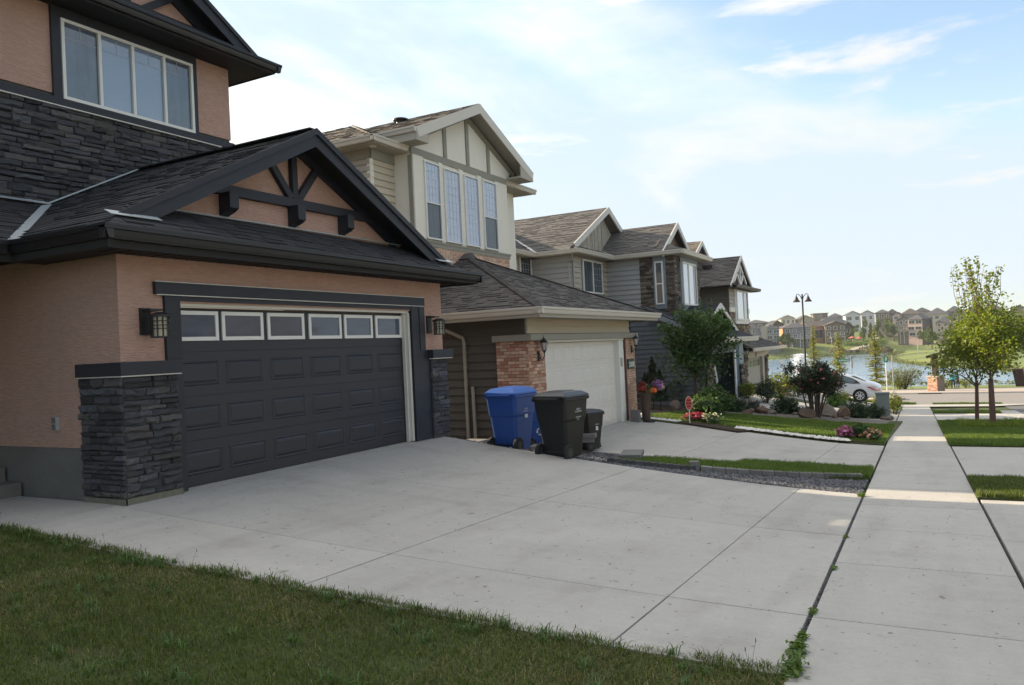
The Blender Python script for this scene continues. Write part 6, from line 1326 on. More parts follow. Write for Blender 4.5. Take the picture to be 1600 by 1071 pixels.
petals('purple_flowers', blob_pts((22.85, 7.45, -1.25), (.18, .18, .17), 200, 4), .07, pm('purple_petal', (.28, .14, .36)), pot, 4); petals('pink_flowers', blob_pts((23.0, 7.4, -1.32), (.14, .14, .14), 120, 9), .07, pm('pale_pink_petal', (.62, .42, .55)), pot, 9)
petals('orange_flowers', blob_pts((22.62, 7.5, -1.42), (.14, .12, .1), 110, 5), .08, pm('orange_petal', (.65, .17, .04)), pot, 5); petals('red_flowers', blob_pts((22.42, 7.78, -1.3), (.16, .16, .14), 150, 6), .08, pm('dark_red_petal', (.30, .04, .03)), pot, 6)
m = MB(); rr_ = random.Random(4)
for k in range(14): a_ = rr_.uniform(0, 6.28); L = rr_.uniform(.25, .5); c = np.array([22.55, 7.78, -1.42]); e = c + np.array([math.cos(a_) * L * .8, math.sin(a_) * L * .8, L * .9]); m.tube([c, (c + e) / 2 + np.array([0, 0, .08]), e], [.012, .01, .002], 4)
m.build('spiky_leaves', mat('dark_red_leaf', (.05, .022, .025), .6), pot, kind='stuff')
m = MB(); m.box(22.18, 7.85, -2.38, 22.38, 8.1, -1.98); o = m.build('stone_block', blk); o['label'] = 'small upright block beside the tall brown planter'; o['category'] = 'block'
# ---- oval alert sign
ap = G(1078, 664); asg = thing('lawn_sign', 'red oval sign with dark lettering on a white stake in the flower bed', 'sign', tuple(ap)); fs_ = facing_frame((ap[0], ap[1], ap[2] + .62)); Dz = ap[0] * .88
hh = .21; m = MB(); m.prism([fs_.P(.105 * math.cos(t), hh * math.sin(t) + .02, -.01) for t in np.linspace(0, 2 * math.pi, 25)[:-1]], fs_.n * .02); m.build('sign_plate', mat('pale_red_rim', (.6, .45, .42), .5), asg)
m = MB(); m.prism([fs_.P(.09 * math.cos(t), (hh - .02) * math.sin(t) + .02, .011) for t in np.linspace(0, 2 * math.pi, 25)[:-1]], fs_.n * .004); m.build('sign_face', mat('red_sign_face', (.55, .085, .06), .5), asg)
for k, w_ in ((-1, .10), (0, .14), (1, .11)):
    m = MB(); [fb(m, fs_, -w_ / 2 + w_ / 4 * i, .02 + k * .09 - .018, -w_ / 2 + w_ / 4 * i + w_ / 5, .02 + k * .09 + .018, .015, .019) for i in range(4)]; m.build('lettering', black_iron, asg, kind='stuff')
m = MB(); m.tube([fs_.P(0, -.65, 0), fs_.P(0, -.17, 0)], .014, 8); m.build('stake', white_fr, asg)
# ---- street lamp with two bell heads
b0 = onD(1261, 612, 56); b0[2] = float(zs(b0[0])); ztop = onD(1252, 462, 56)[2]; sr = np.array([RM[0, 0], RM[1, 0], 0]); sr /= np.linalg.norm(sr)
lp = thing('street_lamp', 'tall black lamp post with two bell-shaped heads behind the rose bush', 'street lamp', tuple(b0))
m = MB(); m.tube([b0, b0 + [0, 0, 1.0], b0 + [0, 0, 1.05], (b0[0], b0[1], ztop + .1)], [.12, .11, .075, .055], 12); m.build('pole', black_iron, lp); m = MB(); m.lathe([(.001, 0), (.2, 0), (.2, .1), (.13, .35), (.1, .4)], b0, 12); m.build('pole_base', black_iron, lp)
for s_ in (-1, 1):
    top = np.array([b0[0], b0[1], ztop]); h_ = top + sr * .42 * s_; m = MB(); m.tube([top - [0, 0, .35], top - [0, 0, .05] + sr * .12 * s_, top + [0, 0, .12] + sr * .28 * s_, top + [0, 0, .08] + sr * .42 * s_, h_ - [0, 0, .02]], .025, 8); arm = m.build('arm', black_iron, lp)
    m = MB(); m.lathe([(.001, .0), (.04, 0), (.05, -.08), (.10, -.16), (.15, -.3), (.25, -.42), (.27, -.46), (.001, -.44)], h_, 16); m.build('lamp_head', mat('dark_red_brown_metal', (.035, .014, .012), .4), lp)
# ---- street sign, parking sign
sp = onD(1331, 586, 60); sp[2] = float(zs(sp[0])); st = thing('street_sign', 'green street name sign on a grey post left of the three spruces', 'sign', tuple(sp)); zt2 = onD(1331, 558, 60)[2]
m = MB(); m.tube([sp, (sp[0], sp[1], zt2 + .1)], .045, 8); m.build('post', mat('grey_post', (.36, .37, .38), .5), st); fs_ = facing_frame((sp[0], sp[1], zt2 - .25)); m = MB(); fb(m, fs_, -.95, -.1, -.05, .12, .05, .08); m.build('name_plate', mat('green_sign', (.02, .22, .15), .5), st)
m = MB()
for i in range(7): fb(m, fs_, -.85 + .11 * i, -.04, -.78 + .11 * i, .06, .081, .085)
m.build('lettering', paper, st, kind='stuff'); m = MB(); fb(m, fs_, .02, -.6, .12, .25, -.02, .02); fb(m, fs_, -.15, .14, .3, .22, -.02, .02); m.build('cross_plate', MATS['grey_post'], st)
sp = onD(1386, 606, 76); sp[2] = float(zs(sp[0])); st = thing('parking_sign', 'green and white sign on a white post right of the rightmost spruce', 'sign', tuple(sp)); zt2 = onD(1386, 557, 76)[2]; m = MB(); m.tube([sp, (sp[0], sp[1], zt2)], .05, 8); m.build('post', white_fr, st)
fs_ = facing_frame((sp[0], sp[1], zt2 - .3)); m = MB(); fb(m, fs_, -.16, -.3, .2, .3, .06, .08); m.build('sign_plate', mat('green_sign', (.02, .22, .15), .5), st); m = MB(); fb(m, fs_, -.06, -.12, .1, .02, .081, .085); fb(m, fs_, -.02, -.04, .1, .2, .081, .085); m.build('lettering', paper, st, kind='stuff')
sp = onD(1397, 620, 62); sp[2] = float(zs(sp[0])) + .1; m = MB(); m.tube([sp, sp + np.array([0, 0, 3.2])], .04, 8); o = m.build('thin_post', mat('grey_post', (.36, .37, .38))); o['label'] = 'thin grey post at the tip of the traffic island'; o['category'] = 'post'
# ---- utility pedestal
up_ = G(1382, 655); m = MB(); ft = facing_frame((up_[0], up_[1], up_[2])); ped = thing('utility_pedestal', 'grey-green utility pedestal behind the junipers by the sidewalk', 'utility box', tuple(up_)); D_ = up_[0] * .9
fb(m, ft, -.27, -.1, .22, 1.02, -.35, .0); m.build('cabinet', mat('grey_green_paint', (.19, .215, .21), .5, noise=[((3, 3, 3), .08)]), ped, bevel=.02); m = MB(); fb(m, ft, -.29, .98, .24, 1.06, -.37, .02); m.build('cap', MATS['grey_green_paint'], ped, bevel=.02)
# ---- brick base timber trellis by the lake
tb = onD(1463, 608.5, 72); tb[2] = float(zs(tb[0])) + .1; tr = thing('trellis_gateway', 'dark timber arbour beam on a red brick pier at the lakeside', 'gateway', tuple(tb)); ft = facing_frame((tb[0], tb[1], tb[2])); zt3 = onD(1463, 587.5, 72)[2] - tb[2]
ft = Frame(ft.o, ft.u * .8 + ft.n * .6, ft.v)
m = MB(); fb(m, ft, -.5, -.2, .5, zt3 - .08, -.5, .5); m.build('pier', brick_mortar, tr); pc = Pieces(tr, 'brick', brick_m, limit=0)
bricks(pc, Frame(ft.P(0, 0, .5), ft.u, ft.v), [(-.51, -.1), (.51, -.1), (.51, zt3 - .1), (-.51, zt3 - .1)], .24, .085, seed=3, nm=3); bricks(pc, Frame(ft.P(-.5, 0, 0), ft.n, ft.v), [(-.5, -.1), (.5, -.1), (.5, zt3 - .1), (-.5, zt3 - .1)], .24, .085, seed=4, nm=3); pc.finish()
m = MB(); fb(m, ft, -.58, zt3 - .1, .58, zt3 + .02, -.58, .58); m.build('cap_stone', pav, tr)
tim = mat('dark_red_timber', (.045, .02, .016), .8); m = MB(); fb(m, ft, -.2, zt3, .2, zt3 + 1.95, -.2, .2); m.build('post', tim, tr)
f2 = facing_frame((tb[0], tb[1], tb[2] + zt3)); m = MB(); fbar(m, f2, (-.7, 1.75), (3.0, 2.75), .22, -.3, .3); m.build('beam', tim, tr); m = MB(); fbar(m, f2, (-.65, 1.05), (.9, 1.05), .18, -.2, .2); m.build('beam', tim, tr)
for k in range(6): m = MB(); a_ = .5 + .45 * k; fbar(m, f2, (a_, 2.0 + a_ * .27), (a_ + .1, 2.5 + a_ * .27), .12, -.9, .9); m.build('rafter', tim, tr)
# ---- white car parked nose-in
def car(pos, heading, label):
    t = thing('parked_car', label, 'car', (0, 0, 0)); wp = mat('white_car_paint', (.66, .67, .69), .28, spec=.6, coat=.8); L = 4.53
    # stations along x (rear 0 .. front L): z bottom, belt, roof, half width
    st_ = [(0, .42, .78, .86, .62), (.06, .32, .90, .97, .76), (.35, .24, .93, 1.10, .84), (.75, .2, .92, 1.14, .87), (1.15, .19, .91, 1.27, .885), (1.6, .18, .90, 1.385, .885), (2.1, .18, .89, 1.435, .885), (2.6, .18, .88, 1.42, .885), (3.05, .18, .87, 1.27, .885), (3.5, .2, .86, 1.02, .88), (3.9, .22, .82, .90, .86), (4.3, .28, .72, .78, .78), (4.5, .38, .58, .62, .62)]
    V = []; ring_n = 14
    for (x, zb, zb2, zr, hw) in st_:
        cab = min(1.0, max(0, (zr - zb2 - .1) / .45)); rw = hw * (1 - .30 * cab) * (.92)
        half = [(0, zb), (hw * .9, zb), (hw * .99, zb + .12), (hw, (zb + zb2) / 2), (hw * .97, zb2), (rw + (hw * .97 - rw) * .12, zr - (zr - zb2) * .12), (rw * .72, zr + .0), (0, zr + .02)]
        for yv, z in half: V.append((x, -yv, z))
        for yv, z in half[1:-1][::-1]: V.append((x, yv, z))
    n = 14; F = [(i * n + k, i * n + (k + 1) % n, (i + 1) * n + (k + 1) % n, (i + 1) * n + k) for i in range(len(st_) - 1) for k in range(n)] + [tuple(range(n)), tuple((len(st_) - 1) * n + k for k in range(n))[::-1]]
    m = MB(); m.raw(V, F); body = m.build('body', wp, t, smooth=True); sb = body.modifiers.new('s', 'SUBSURF'); sb.levels = sb.render_levels = 2
    gl = mat('car_glass', (.10, .14, .135), .05, spec=.9, coat=.5)
    for s_ in (-1, 1):
        # side glass outline in (x, z)
        out_ = [(1.02, 1.0), (1.2, 1.13), (1.5, 1.26), (1.9, 1.335), (2.4, 1.345), (2.8, 1.27), (3.15, 1.08), (3.3, .97), (2.4, .955), (1.4, .965)]
        def Y(x, z): f_ = (z - .92) / .5; return s_ * (.862 - .235 * f_)
        m = MB(); m.face([(x, Y(x, z) + s_ * .012, z) for x, z in out_]); m.build('window_surround', black_iron, t)
        for seg in ([(1.32, 1.0), (1.32, 1.16), (1.55, 1.25), (2.02, 1.31), (2.02, .985), (1.5, .985)], [(2.12, .985), (2.12, 1.315), (2.4, 1.32), (2.75, 1.25), (3.05, 1.08), (3.12, .99)]):
            m = MB(); m.face([(x, Y(x, z) + s_ * .022, z) for x, z in seg]); m.build('side_window', gl, t)
        m = MB(); m.face([(.02, s_ * .70, .72), (.0, s_ * .60, .84), (.30, s_ * .865, .90), (.72, s_ * .905, .865), (.5, s_ * .905, .80), (.2, s_ * .86, .70)]); m.build('tail_light', mat('red_tail_light', (.5, .02, .015), .25, coat=.7), t)
        m = MB(); m.bar((.9, s_ * .893, .80), (3.9, s_ * .90, .74), .012, .012); m.build('body_crease', mat('crease_shade', (.45, .45, .47), .4), t)
        m = MB(); m.bar((.9, s_ * .885, .24), (3.6, s_ * .885, .24), .03, .05); m.build('sill', mat('dark_sill', (.1, .1, .1), .5), t)
        m = MB(); m.bar((2.04, s_ * .90, .3), (2.07, s_ * .885, .94), .006, .006); m.build('door_seam', black_iron, t)
        for wx in (.98, 3.66):
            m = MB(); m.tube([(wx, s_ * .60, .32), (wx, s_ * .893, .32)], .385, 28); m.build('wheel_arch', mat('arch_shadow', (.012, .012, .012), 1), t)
            m = MB(); m.tube([(wx, s_ * .70, .315), (wx, s_ * .905, .315)], .325, 28); wh = m.build('wheel', rubber, t, bevel=.02)
            m = MB(); al = mat('alloy_wheel', (.62, .63, .65), .3, metal=.4)
            m.lathe([(.001, 0), (.05, 0), (.05, .03), (.001, .03)], (0, 0, 0), 10); 
            for q in range(7):
                an = 2 * math.pi * q / 7; u2 = np.array([math.cos(an), 0, math.sin(an)]); m.bar(np.array([wx, s_ * .912, .315]), np.array([wx, s_ * .912, .315]) + u2 * .215, .05, .02, up=(0, 1, 0))
            for q in range(24):
                a1, a2 = 2 * math.pi * q / 24, 2 * math.pi * (q + 1) / 24; m.bar((wx + .22 * math.cos(a1), s_ * .912, .315 + .22 * math.sin(a1)), (wx + .22 * math.cos(a2), s_ * .912, .315 + .22 * math.sin(a2)), .03, .02, up=(0, 1, 0))
            m.v = [v for v in m.v]; m.build('rim', al, wh)
    m = MB(); m.face([(.78, -.62, 1.145), (.78, .62, 1.145), (1.55, .55, 1.405), (1.55, -.55, 1.405)]); 
    for i_ in range(len(m.v)): m.v[i_] = (m.v[i_][0], m.v[i_][1], m.v[i_][2] + .03)
    m.build('rear_window', gl, t)
    t.matrix_world = Matrix.Translation(pos) @ Matrix.Rotation(heading, 4, 'Z')
    return t
cp = G(1345, 629); hd = math.radians(88)
pos = np.array([cp[0] + .3, cp[1], 0]); dirv = np.array([math.cos(hd), math.sin(hd), 0]); pos = pos - dirv * .98
zr_ = float(H(cp[0], cp[1])); zf_ = float(H(cp[0], cp[1] + 2.7)); ccar = car(tuple(pos + np.array([0, 0, zr_])), hd, 'white four-door saloon parked in the fourth driveway, nose to the garages')
ccar.matrix_world = Matrix.Translation(tuple(pos + np.array([0, 0, zr_ - .02]))) @ Matrix.Rotation(hd, 4, 'Z') @ Matrix.Rotation(-math.atan2(zf_ - zr_, 2.7) * .6, 4, 'Y')
# ---- people
def person(pos, h, heading, label, cols, pose):
    """skinned figure; pose: dict of joints in units of height, facing local +x"""
    t = thing('person', label, 'person', (0, 0, 0)); J = {'pel': (0, 0, .52), 'sp': (.0, 0, .62), 'ch': (.01, 0, .74), 'nk': (.02, 0, .83), 'hd': (.03, 0, .90), 'ht': (.03, 0, .96),
        'sl': (0, .11, .80), 'el': (.0, .145, .64), 'wl': (.04, .13, .50), 'hl': (.06, .13, .45), 'sr': (0, -.11, .80), 'er': (.0, -.145, .64), 'wr': (.04, -.13, .50), 'hr': (.06, -.13, .45),
        'pl': (0, .06, .50), 'kl': (.02, .07, .28), 'al': (.0, .075, .045), 'tl': (.09, .08, .015), 'pr': (0, -.06, .50), 'kr': (.01, -.07, .28), 'ar': (-.01, -.08, .045), 'tr': (.08, -.085, .015)}
    J.update(pose); R_ = dict(pel=.085, sp=.075, ch=.09, nk=.035, hd=.058, ht=.04, sl=.045, el=.03, wl=.021, hl=.022, sr=.045, er=.03, wr=.021, hr=.022, pl=.065, kl=.04, al=.027, tl=.024, pr=.065, kr=.04, ar=.027, tr=.024)
    E_ = [('pel', 'sp'), ('sp', 'ch'), ('ch', 'nk'), ('nk', 'hd'), ('hd', 'ht'), ('ch', 'sl'), ('sl', 'el'), ('el', 'wl'), ('wl', 'hl'), ('ch', 'sr'), ('sr', 'er'), ('er', 'wr'), ('wr', 'hr'), ('pel', 'pl'), ('pl', 'kl'), ('kl', 'al'), ('al', 'tl'), ('pel', 'pr'), ('pr', 'kr'), ('kr', 'ar'), ('ar', 'tr')]
    ks = list(J); me = bpy.data.meshes.new('body'); me.from_pydata([tuple(np.array(J[k]) * h) for k in ks], [(ks.index(a), ks.index(b_)) for a, b_ in E_], []); tmp = bpy.data.objects.new('body', me); link(tmp)
    md = tmp.modifiers.new('skin', 'SKIN')
    for i, k in enumerate(ks):
        sv = me.skin_vertices[0].data[i]; sv.radius = (R_[k] * h, R_[k] * h * (1.15 if k in ('pel', 'sp', 'ch') else 1)); sv.use_root = (k == 'pel')
    s2 = tmp.modifiers.new('sub', 'SUBSURF'); s2.levels = s2.render_levels = 2
    dg = bpy.context.evaluated_depsgraph_get(); me2 = bpy.data.meshes.new_from_object(tmp.evaluated_get(dg)); bpy.data.objects.remove(tmp); me2.name = 'body'
    for c_ in cols: me2.materials.append(c_)
    mi = []
    for p in me2.polygons:
        c_ = p.center; z = c_[2] / h; arm_low = abs(c_[1]) / h > .1 and z < .53 and z > .42 and c_[0] / h > .02
        mi.append(0 if z > .845 or arm_low else (1 if z > .51 else (3 if z < .05 else 2)))
    me2.polygons.foreach_set('material_index', mi); me2.polygons.foreach_set('use_smooth', [True] * len(mi)); o = bpy.data.objects.new('body', me2); link(o, t)
    hp = np.array(J['hd']) * h; m = MB(); m.lathe([(.001, .085 * h), (.035 * h, .08 * h), (.062 * h, .055 * h), (.068 * h, .02 * h), (.06 * h, -.01 * h)], hp - np.array([.012 * h, 0, .0]), 14); m.build('hair', cols[4], t, smooth=True)
    t.matrix_world = Matrix.Translation(pos) @ Matrix.Rotation(heading, 4, 'Z'); return t
skin = mat('skin', (.42, .25, .18), .6); teal = mat('teal_jacket', (.03, .30, .34), .8); navy = mat('dark_trousers', (.025, .03, .045), .8); shoe = mat('black_shoe', (.02, .02, .02), .6); hairm = mat('dark_hair', (.04, .028, .02), .6); greyj = mat('grey_jacket', (.08, .10, .13), .8)
pz = onD(1490, 609, 78); pz[2] = float(zs(pz[0])) + .1; person(tuple(pz), 1.72, math.radians(170), 'person in a bright teal jacket and dark trousers on the lakeside pavement', [skin, teal, navy, shoe, hairm], {})
pz = onD(1496.5, 609, 78.6); pz[2] = float(zs(pz[0])) + .1; person(tuple(pz), 1.66, math.radians(-120), 'person in a slate grey jacket standing beside the one in teal', [skin, greyj, navy, shoe, hairm], {'kl': (.06, .07, .28), 'al': (.02, .075, .045)})
pz = np.array([34.9, 8.95, -2.75]); person(tuple(pz), 1.8, math.radians(-60), 'person in dark clothes standing in the open third garage', [skin, mat('black_jacket', (.012, .013, .02), .8), navy, shoe, hairm], {'el': (.06, .14, .66), 'wl': (.16, .1, .62), 'hl': (.2, .08, .61)})
# things inside the open garage
m = MB(); prof = [(0, .55), (.05, .75), (.5, .85), (1.2, .95), (1.4, 1.3), (2.2, 1.45), (3.0, 1.4), (3.0, .3), (.1, .3)]
gc = thing('car_in_garage', 'white and silver car front just inside the open third garage', 'car', (33.4, 9.6, -2.75)); m.prism([(33.3, 9.4 + a_, -2.75 + b_) for a_, b_ in [(0, .35), (0, .6), (.1, .85), (.9, 1.0), (2.2, 1.05), (2.2, .35)]], (1.6, 0, 0)); m.build('body', MATS['white_car_paint'], gc, bevel=.05)
m = MB(); m.prism([(33.45, 10.3 + a_, -2.75 + b_) for a_, b_ in [(0, 1.0), (.6, 1.45), (1.5, 1.45), (1.5, 1.0)]], (1.3, 0, 0)); m.build('cabin', MATS['car_glass'], gc, bevel=.05)
for x_ in (33.35, 34.7): m = MB(); m.tube([(x_, 9.8, -2.45), (x_ + .2, 9.8, -2.45)], .3, 18); m.build('wheel', rubber, gc)
for x_ in (33.5, 34.5): m = MB(); m.obox((x_, 9.39, -2.05), (1, 0, 0), (0, 1, 0), (0, 0, 1), .28, .03, .14); m.build('headlight', mat('clear_lamp', (.7, .72, .72), .1), gc)
m = MB(); m.bar((36.1, 9.0, -1.2), (36.5, 9.0, -2.0), .05, .3); o = m.build('surfboard_shape', white_fr); o.name = 'leaning_board'; o['label'] = 'white board leaning in the open third garage'; o['category'] = 'board'
# bin and clutter in front of the fourth garage
a = G(1172, 607); bE = wheeled_bin('wheeled_bin', 'blue bin standing by the fourth garage beyond the ornamental tree', (a[0] + 0, a[1], a[2] - .0), 1.1, math.radians(170), blue_p, mat('dark_blue_lid', (.016, .045, .17)), sc=1.0); bE['hw'] = .31; bE['hd'] = .36
def rock(c, s, seed, mt, name='boulder', label='', group=None):
    r_ = random.Random(seed); import bmesh; bm = bmesh.new(); bmesh.ops.create_icosphere(bm, subdivisions=3, radius=1)
    offs = [Vector((r_.uniform(-1, 1), r_.uniform(-1, 1), r_.uniform(-1, 1))).normalized() for _ in range(20)]; lev = [r_.uniform(.55, .88) for _ in offs]
    for v in bm.verts:
        for o2, l2 in zip(offs, lev):
            d = v.co.dot(o2)
            if d > l2: v.co -= o2 * (d - l2)
        v.co *= 1 + r_.uniform(-.03, .03)
        v.co = Vector((v.co.x * s[0], v.co.y * s[1], v.co.z * s[2]))
    me = bpy.data.meshes.new(name); bm.to_mesh(me); bm.free(); me.materials.append(mt); o = bpy.data.objects.new(name, me); link(o); o.location = (c[0], c[1], c[2] + s[2] * .55); o.rotation_euler = (r_.uniform(-.2, .2), r_.uniform(-.2, .2), r_.uniform(0, 6)); o['label'] = label; o['category'] = 'rock'
    if group: o['group'] = group
    return o
rk_b = mat('brown_boulder', (.13, .09, .068), .9, noise=[((3, 3, 3), .35), ((14, 14, 14), .2)], bump=[((9, 9, 9), .04)]); rk_g = mat('grey_boulder', (.16, .14, .125), .9, noise=[((2.5, 2.5, 2.5), .35), ((14, 14, 14), .2)], bump=[((9, 9, 9), .04)]); rk_p = mat('pink_grey_boulder', (.165, .13, .108), .9, noise=[((3, 3, 3), .4)], bump=[((9, 9, 9), .03)])
def gz(px, py): p = G(px, py); return p
RK = [(1290, 652, (.62, .5, .42), rk_g, 'largest grey boulder under the rose bush'), (1259, 655, (.42, .35, .32), rk_b, 'brown blocky boulder left of the rose bush stems'), (1316, 653, (.34, .3, .3), rk_b, 'dark rounded boulder right of the largest one'), (1303, 655, (.14, .2, .14), rk_b, 'small reddish rock between the two big boulders'), (1274, 657, (.18, .12, .08), rk_p, 'small pale flat stone at the lawn edge'),
      (1322, 657, (.2, .16, .1), rk_p, 'low tan stone in front of the dark rounded boulder'), (1055, 642, (.28, .26, .28), rk_p, 'round pale boulder against the blue-grey wall'), (1128, 642, (.3, .28, .2), rk_p, 'pinkish boulder by the garage corner'), (1168, 650, (.3, .25, .2), rk_b, 'dull brown boulder at the left end of the rock row'), (1192, 648, (.34, .3, .22), rk_b, 'brown boulder in the middle of the rock row'), (1208, 649, (.2, .2, .16), rk_g, 'grey stone right of the brown row boulder'), (1390, 657, (.22, .2, .14), rk_g, 'grey stone beside the sidewalk under the last juniper'), (1380, 656, (.14, .14, .1), rk_b, 'small brown stone by the last juniper'),
      (1172, 633, (.22, .2, .16), rk_p, 'pale stone in front of the blue bin'), (1100, 636, (.2, .18, .14), rk_g, 'grey stone behind the flower bed'), (1242, 650, (.16, .14, .1), rk_g, 'grey stone left of the blocky boulder')]
for i, (px, py, s, mt_, lb) in enumerate(RK): rock(gz(px, py), s, i + 3, mt_, label=lb, group='garden rocks')
# ---- flower bed blocks of mulch
m = MB(); quad_patch(m, (22.95, 6.9), (21.9, 4.9), (22.7, 4.55), (24.6, 6.6), off=.05, du=.3, edge=.12); struct(m, 'mulch_bed', mulch_m)
m = MB(); quad_patch(m, (21.0, SL(21) + .18), (21.35, SL(21) + .15), (22.1, 2.75), (21.25, 2.55), off=.05, du=.2, edge=.12); struct(m, 'mulch_bed', mulch_m)
m = MB(); quad_patch(m, (29.2, 1.6), (32.6, 1.6), (32.3, 8.2), (28.8, 8.0), off=.045, du=.4, edge=.05); struct(m, 'rock_bed', mat('pale_rock_mulch', (.15, .135, .115), .95, noise=[((8, 8, 8), .4)]))
# ================================================================== plants
def flower_clump(name, c, rad, n, size, leaf, petal, label, seed, frac=.5, cat='flowers', psize=None):
    t = thing(name, label, cat, tuple(c)); c = np.array(c); P = blob_pts(c + np.array([0, 0, rad[2]]), rad, n, seed, .4); P = P[P[:, 2] > c[2]]; leaf_mesh('foliage', P, size, leaf, t, seed)
    Q = blob_pts(c + np.array([0, 0, rad[2] * 1.15]), np.array(rad) * 1.03, int(n * frac), seed + 1, .85); Q = Q[Q[:, 2] > c[2] + rad[2] * .7]; leaf_mesh('blossom', Q, psize or size, petal, t, seed + 2, up=.6, aspect=.9); return t
pink = pm('pink_petal', (.46, .16, .34)); magenta = pm('magenta_petal', (.36, .035, .09)); rose_p = pm('rose_petal', (.48, .14, .22)); white_p = pm('white_petal', (.7, .68, .66))
a = G(1330, 689); flower_clump('petunias', a + np.array([.1, .1, .03]), (.24, .24, .15), 500, .07, leafB, pink, 'pink petunias at the left end of the mulch bed by the sidewalk', 3, .8, psize=.08)
a = G(1348, 690); bush('green_plant', a + np.array([.15, .05, .05]), (.24, .24, .20), 900, .1, leafB, 'dark leafy green plant in the middle of the mulch bed by the sidewalk', 'plant', None, 4, stems=3)
a = G(1366, 692); flower_clump('begonias', a + np.array([.1, .05, .04]), (.26, .26, .12), 500, .08, leafB, pm('salmon_petal', (.5, .24, .2)), 'leafy plant with a few salmon flowers at the sidewalk end of the mulch bed', 5, .15)
a = G(1080, 660); flower_clump('red_flowers', a + np.array([.2, -.05, .05]), (.42, .3, .10), 500, .08, leafB, magenta, 'low crimson flowers at the foot of the red oval sign', 6, .9)
a = G(1103, 659); bush('green_plant', a + np.array([.2, 0, .02]), (.5, .5, .38), 2200, .12, leafB, 'broad green plant behind the crimson flowers', 'plant', None, 7, stems=3); a = G(1112, 664); flower_clump('white_flowers', a + np.array([0, 0, .05]), (.3, .3, .15), 500, .08, leafB, white_p, 'low plant with white flowers at the tip of the mulch bed', 8, .12)
# shrubs of the rock garden
jun = mat('juniper_green', (.042, .075, .035), .7, var=.4, trans=.12)
def juniper(px, py, rad, n, label, seed, mt_=jun):
    a = G(px, py); t = thing('juniper', label, 'shrub', tuple(a), 'juniper shrubs'); r = np.random.default_rng(seed); C = []; A = []
    for k in range(46):
        an = r.random() * 6.283; el = .15 + 1.25 * r.random(); d = np.array([math.cos(an) * math.cos(el), math.sin(an) * math.cos(el), math.sin(el)]); L = (.65 + .5 * r.random()); q = r.random(n // 46)[:, None] ** .6
        C.append(a + d * np.array(rad) * L * q * np.array([1, 1, 1.3]) + r.normal(size=(n // 46, 3)) * .045); A.append(np.repeat(d[None], n // 46, 0))
    leaf_mesh('foliage', np.concatenate(C), .11, mt_, t, seed, up=.1, aspect=.28, axis=np.concatenate(A)); m = MB(); m.tube([a - [0, 0, .1], a + [0, 0, rad[2] * .6]], [.04, .02], 6); m.build('stem', bark, t)
juniper(1229, 648, (.62, .62, .62), 4600, 'round dark juniper left of the rose bush', 1); juniper(1338, 653, (.62, .62, .55), 4200, 'spreading juniper right of the boulders', 2); juniper(1368, 654, (.55, .55, .5), 3800, 'rightmost juniper beside the sidewalk', 3); juniper(1178, 645, (.42, .42, .35), 2000, 'low spiky juniper beyond the grass', 4, mat('grey_green_needle', (.08, .09, .06), .7, var=.4))
juniper(1302, 636, (.5, .5, .55), 2600, 'bright green shrub showing behind the largest boulder', 5, mat('bright_shrub_green', (.07, .14, .03), .6, var=.35, trans=.3)); juniper(1146, 645, (.6, .6, .5), 3600, 'dark low shrub by the garage corner stone', 6); juniper(1118, 640, (.55, .55, .65), 3600, 'dark upright shrub in front of the third garage', 7)
def gb(name, px, py, rad, n, size, mt_, label, seed, cat='shrub', **kw): return bush(name, G(px, py), rad, n, size, mt_, label, cat, None, seed, **kw)
gb('barberry', 1316, 634, (.5, .4, .38), 1300, .09, leafE, 'thin yellow-green shrub in front of the white car', 11); gb('potentilla', 1372, 646, (.22, .22, .5), 700, .08, leafE, 'narrow yellow-green plant left of the grey utility pedestal', 12); gb('potentilla', 1399, 648, (.42, .35, .5), 1100, .1, leafE, 'yellow-green leafy plant right of the grey utility pedestal', 13)
gb('lit_shrub', 1222, 622, (.8, .7, .65), 2200, .12, leafE, 'sunlit yellow shrub between the bins and the rose bush', 14); gb('lit_shrub', 1246, 620, (.7, .6, .6), 1500, .12, leafC, 'sunlit green shrub just left of the rose bush', 15); gb('leafy_plant', 1169, 623, (.5, .4, .42), 900, .12, leafE, 'yellow-green plant in front of the blue bin by the fourth garage', 16)
gb('dark_shrub', 1198, 630, (.55, .45, .6), 1500, .1, leafD, 'dark shrub in the shade in front of the fourth garage door', 17); gb('green_shrub', 1112, 650, (.9, .8, .5), 3200, .12, leafB, 'dense green shrub under the ornamental tree', 18); gb('dark_shrub', 1064, 634, (.9, .8, .75), 3800, .11, leafD, 'dark shrub left of the ornamental tree trunk', 19)
gb('dark_shrub', 1090, 634, (.6, .5, .7), 1900, .11, leafB, 'green shrub at the foot of the ornamental tree', 20)
# rose bush: upright stems, dark crown, pink blooms
a = G(1272, 655); rb = thing('rose_bush', 'tall rose bush with pink blooms growing among the boulders', 'shrub', tuple(a)); m = MB(); rr_ = random.Random(6); tips = []
for k in range(15):
    an = rr_.uniform(0, 6.28); sp_ = rr_.uniform(.2, 1.0); e = a + np.array([sp_ * .9 * math.cos(an), sp_ * .95 * math.sin(an), rr_.uniform(1.25, 2.0)]); mid = a + (e - a) * .5 + np.array([0, 0, .15]); m.tube([a + np.array([math.cos(an) * .15, math.sin(an) * .15, -.1]), mid, e], [.035, .022, .008], 6); tips += [e, mid + (e - mid) * .4]
m.build('stem', bark, rb, kind='stuff'); C = np.concatenate([blob_pts(e, (.36, .36, .28), 300, 40 + i, .2) for i, e in enumerate(tips)]); leaf_mesh('foliage', C[C[:, 2] > a[2] + .62], .1, leafR, rb, 6)
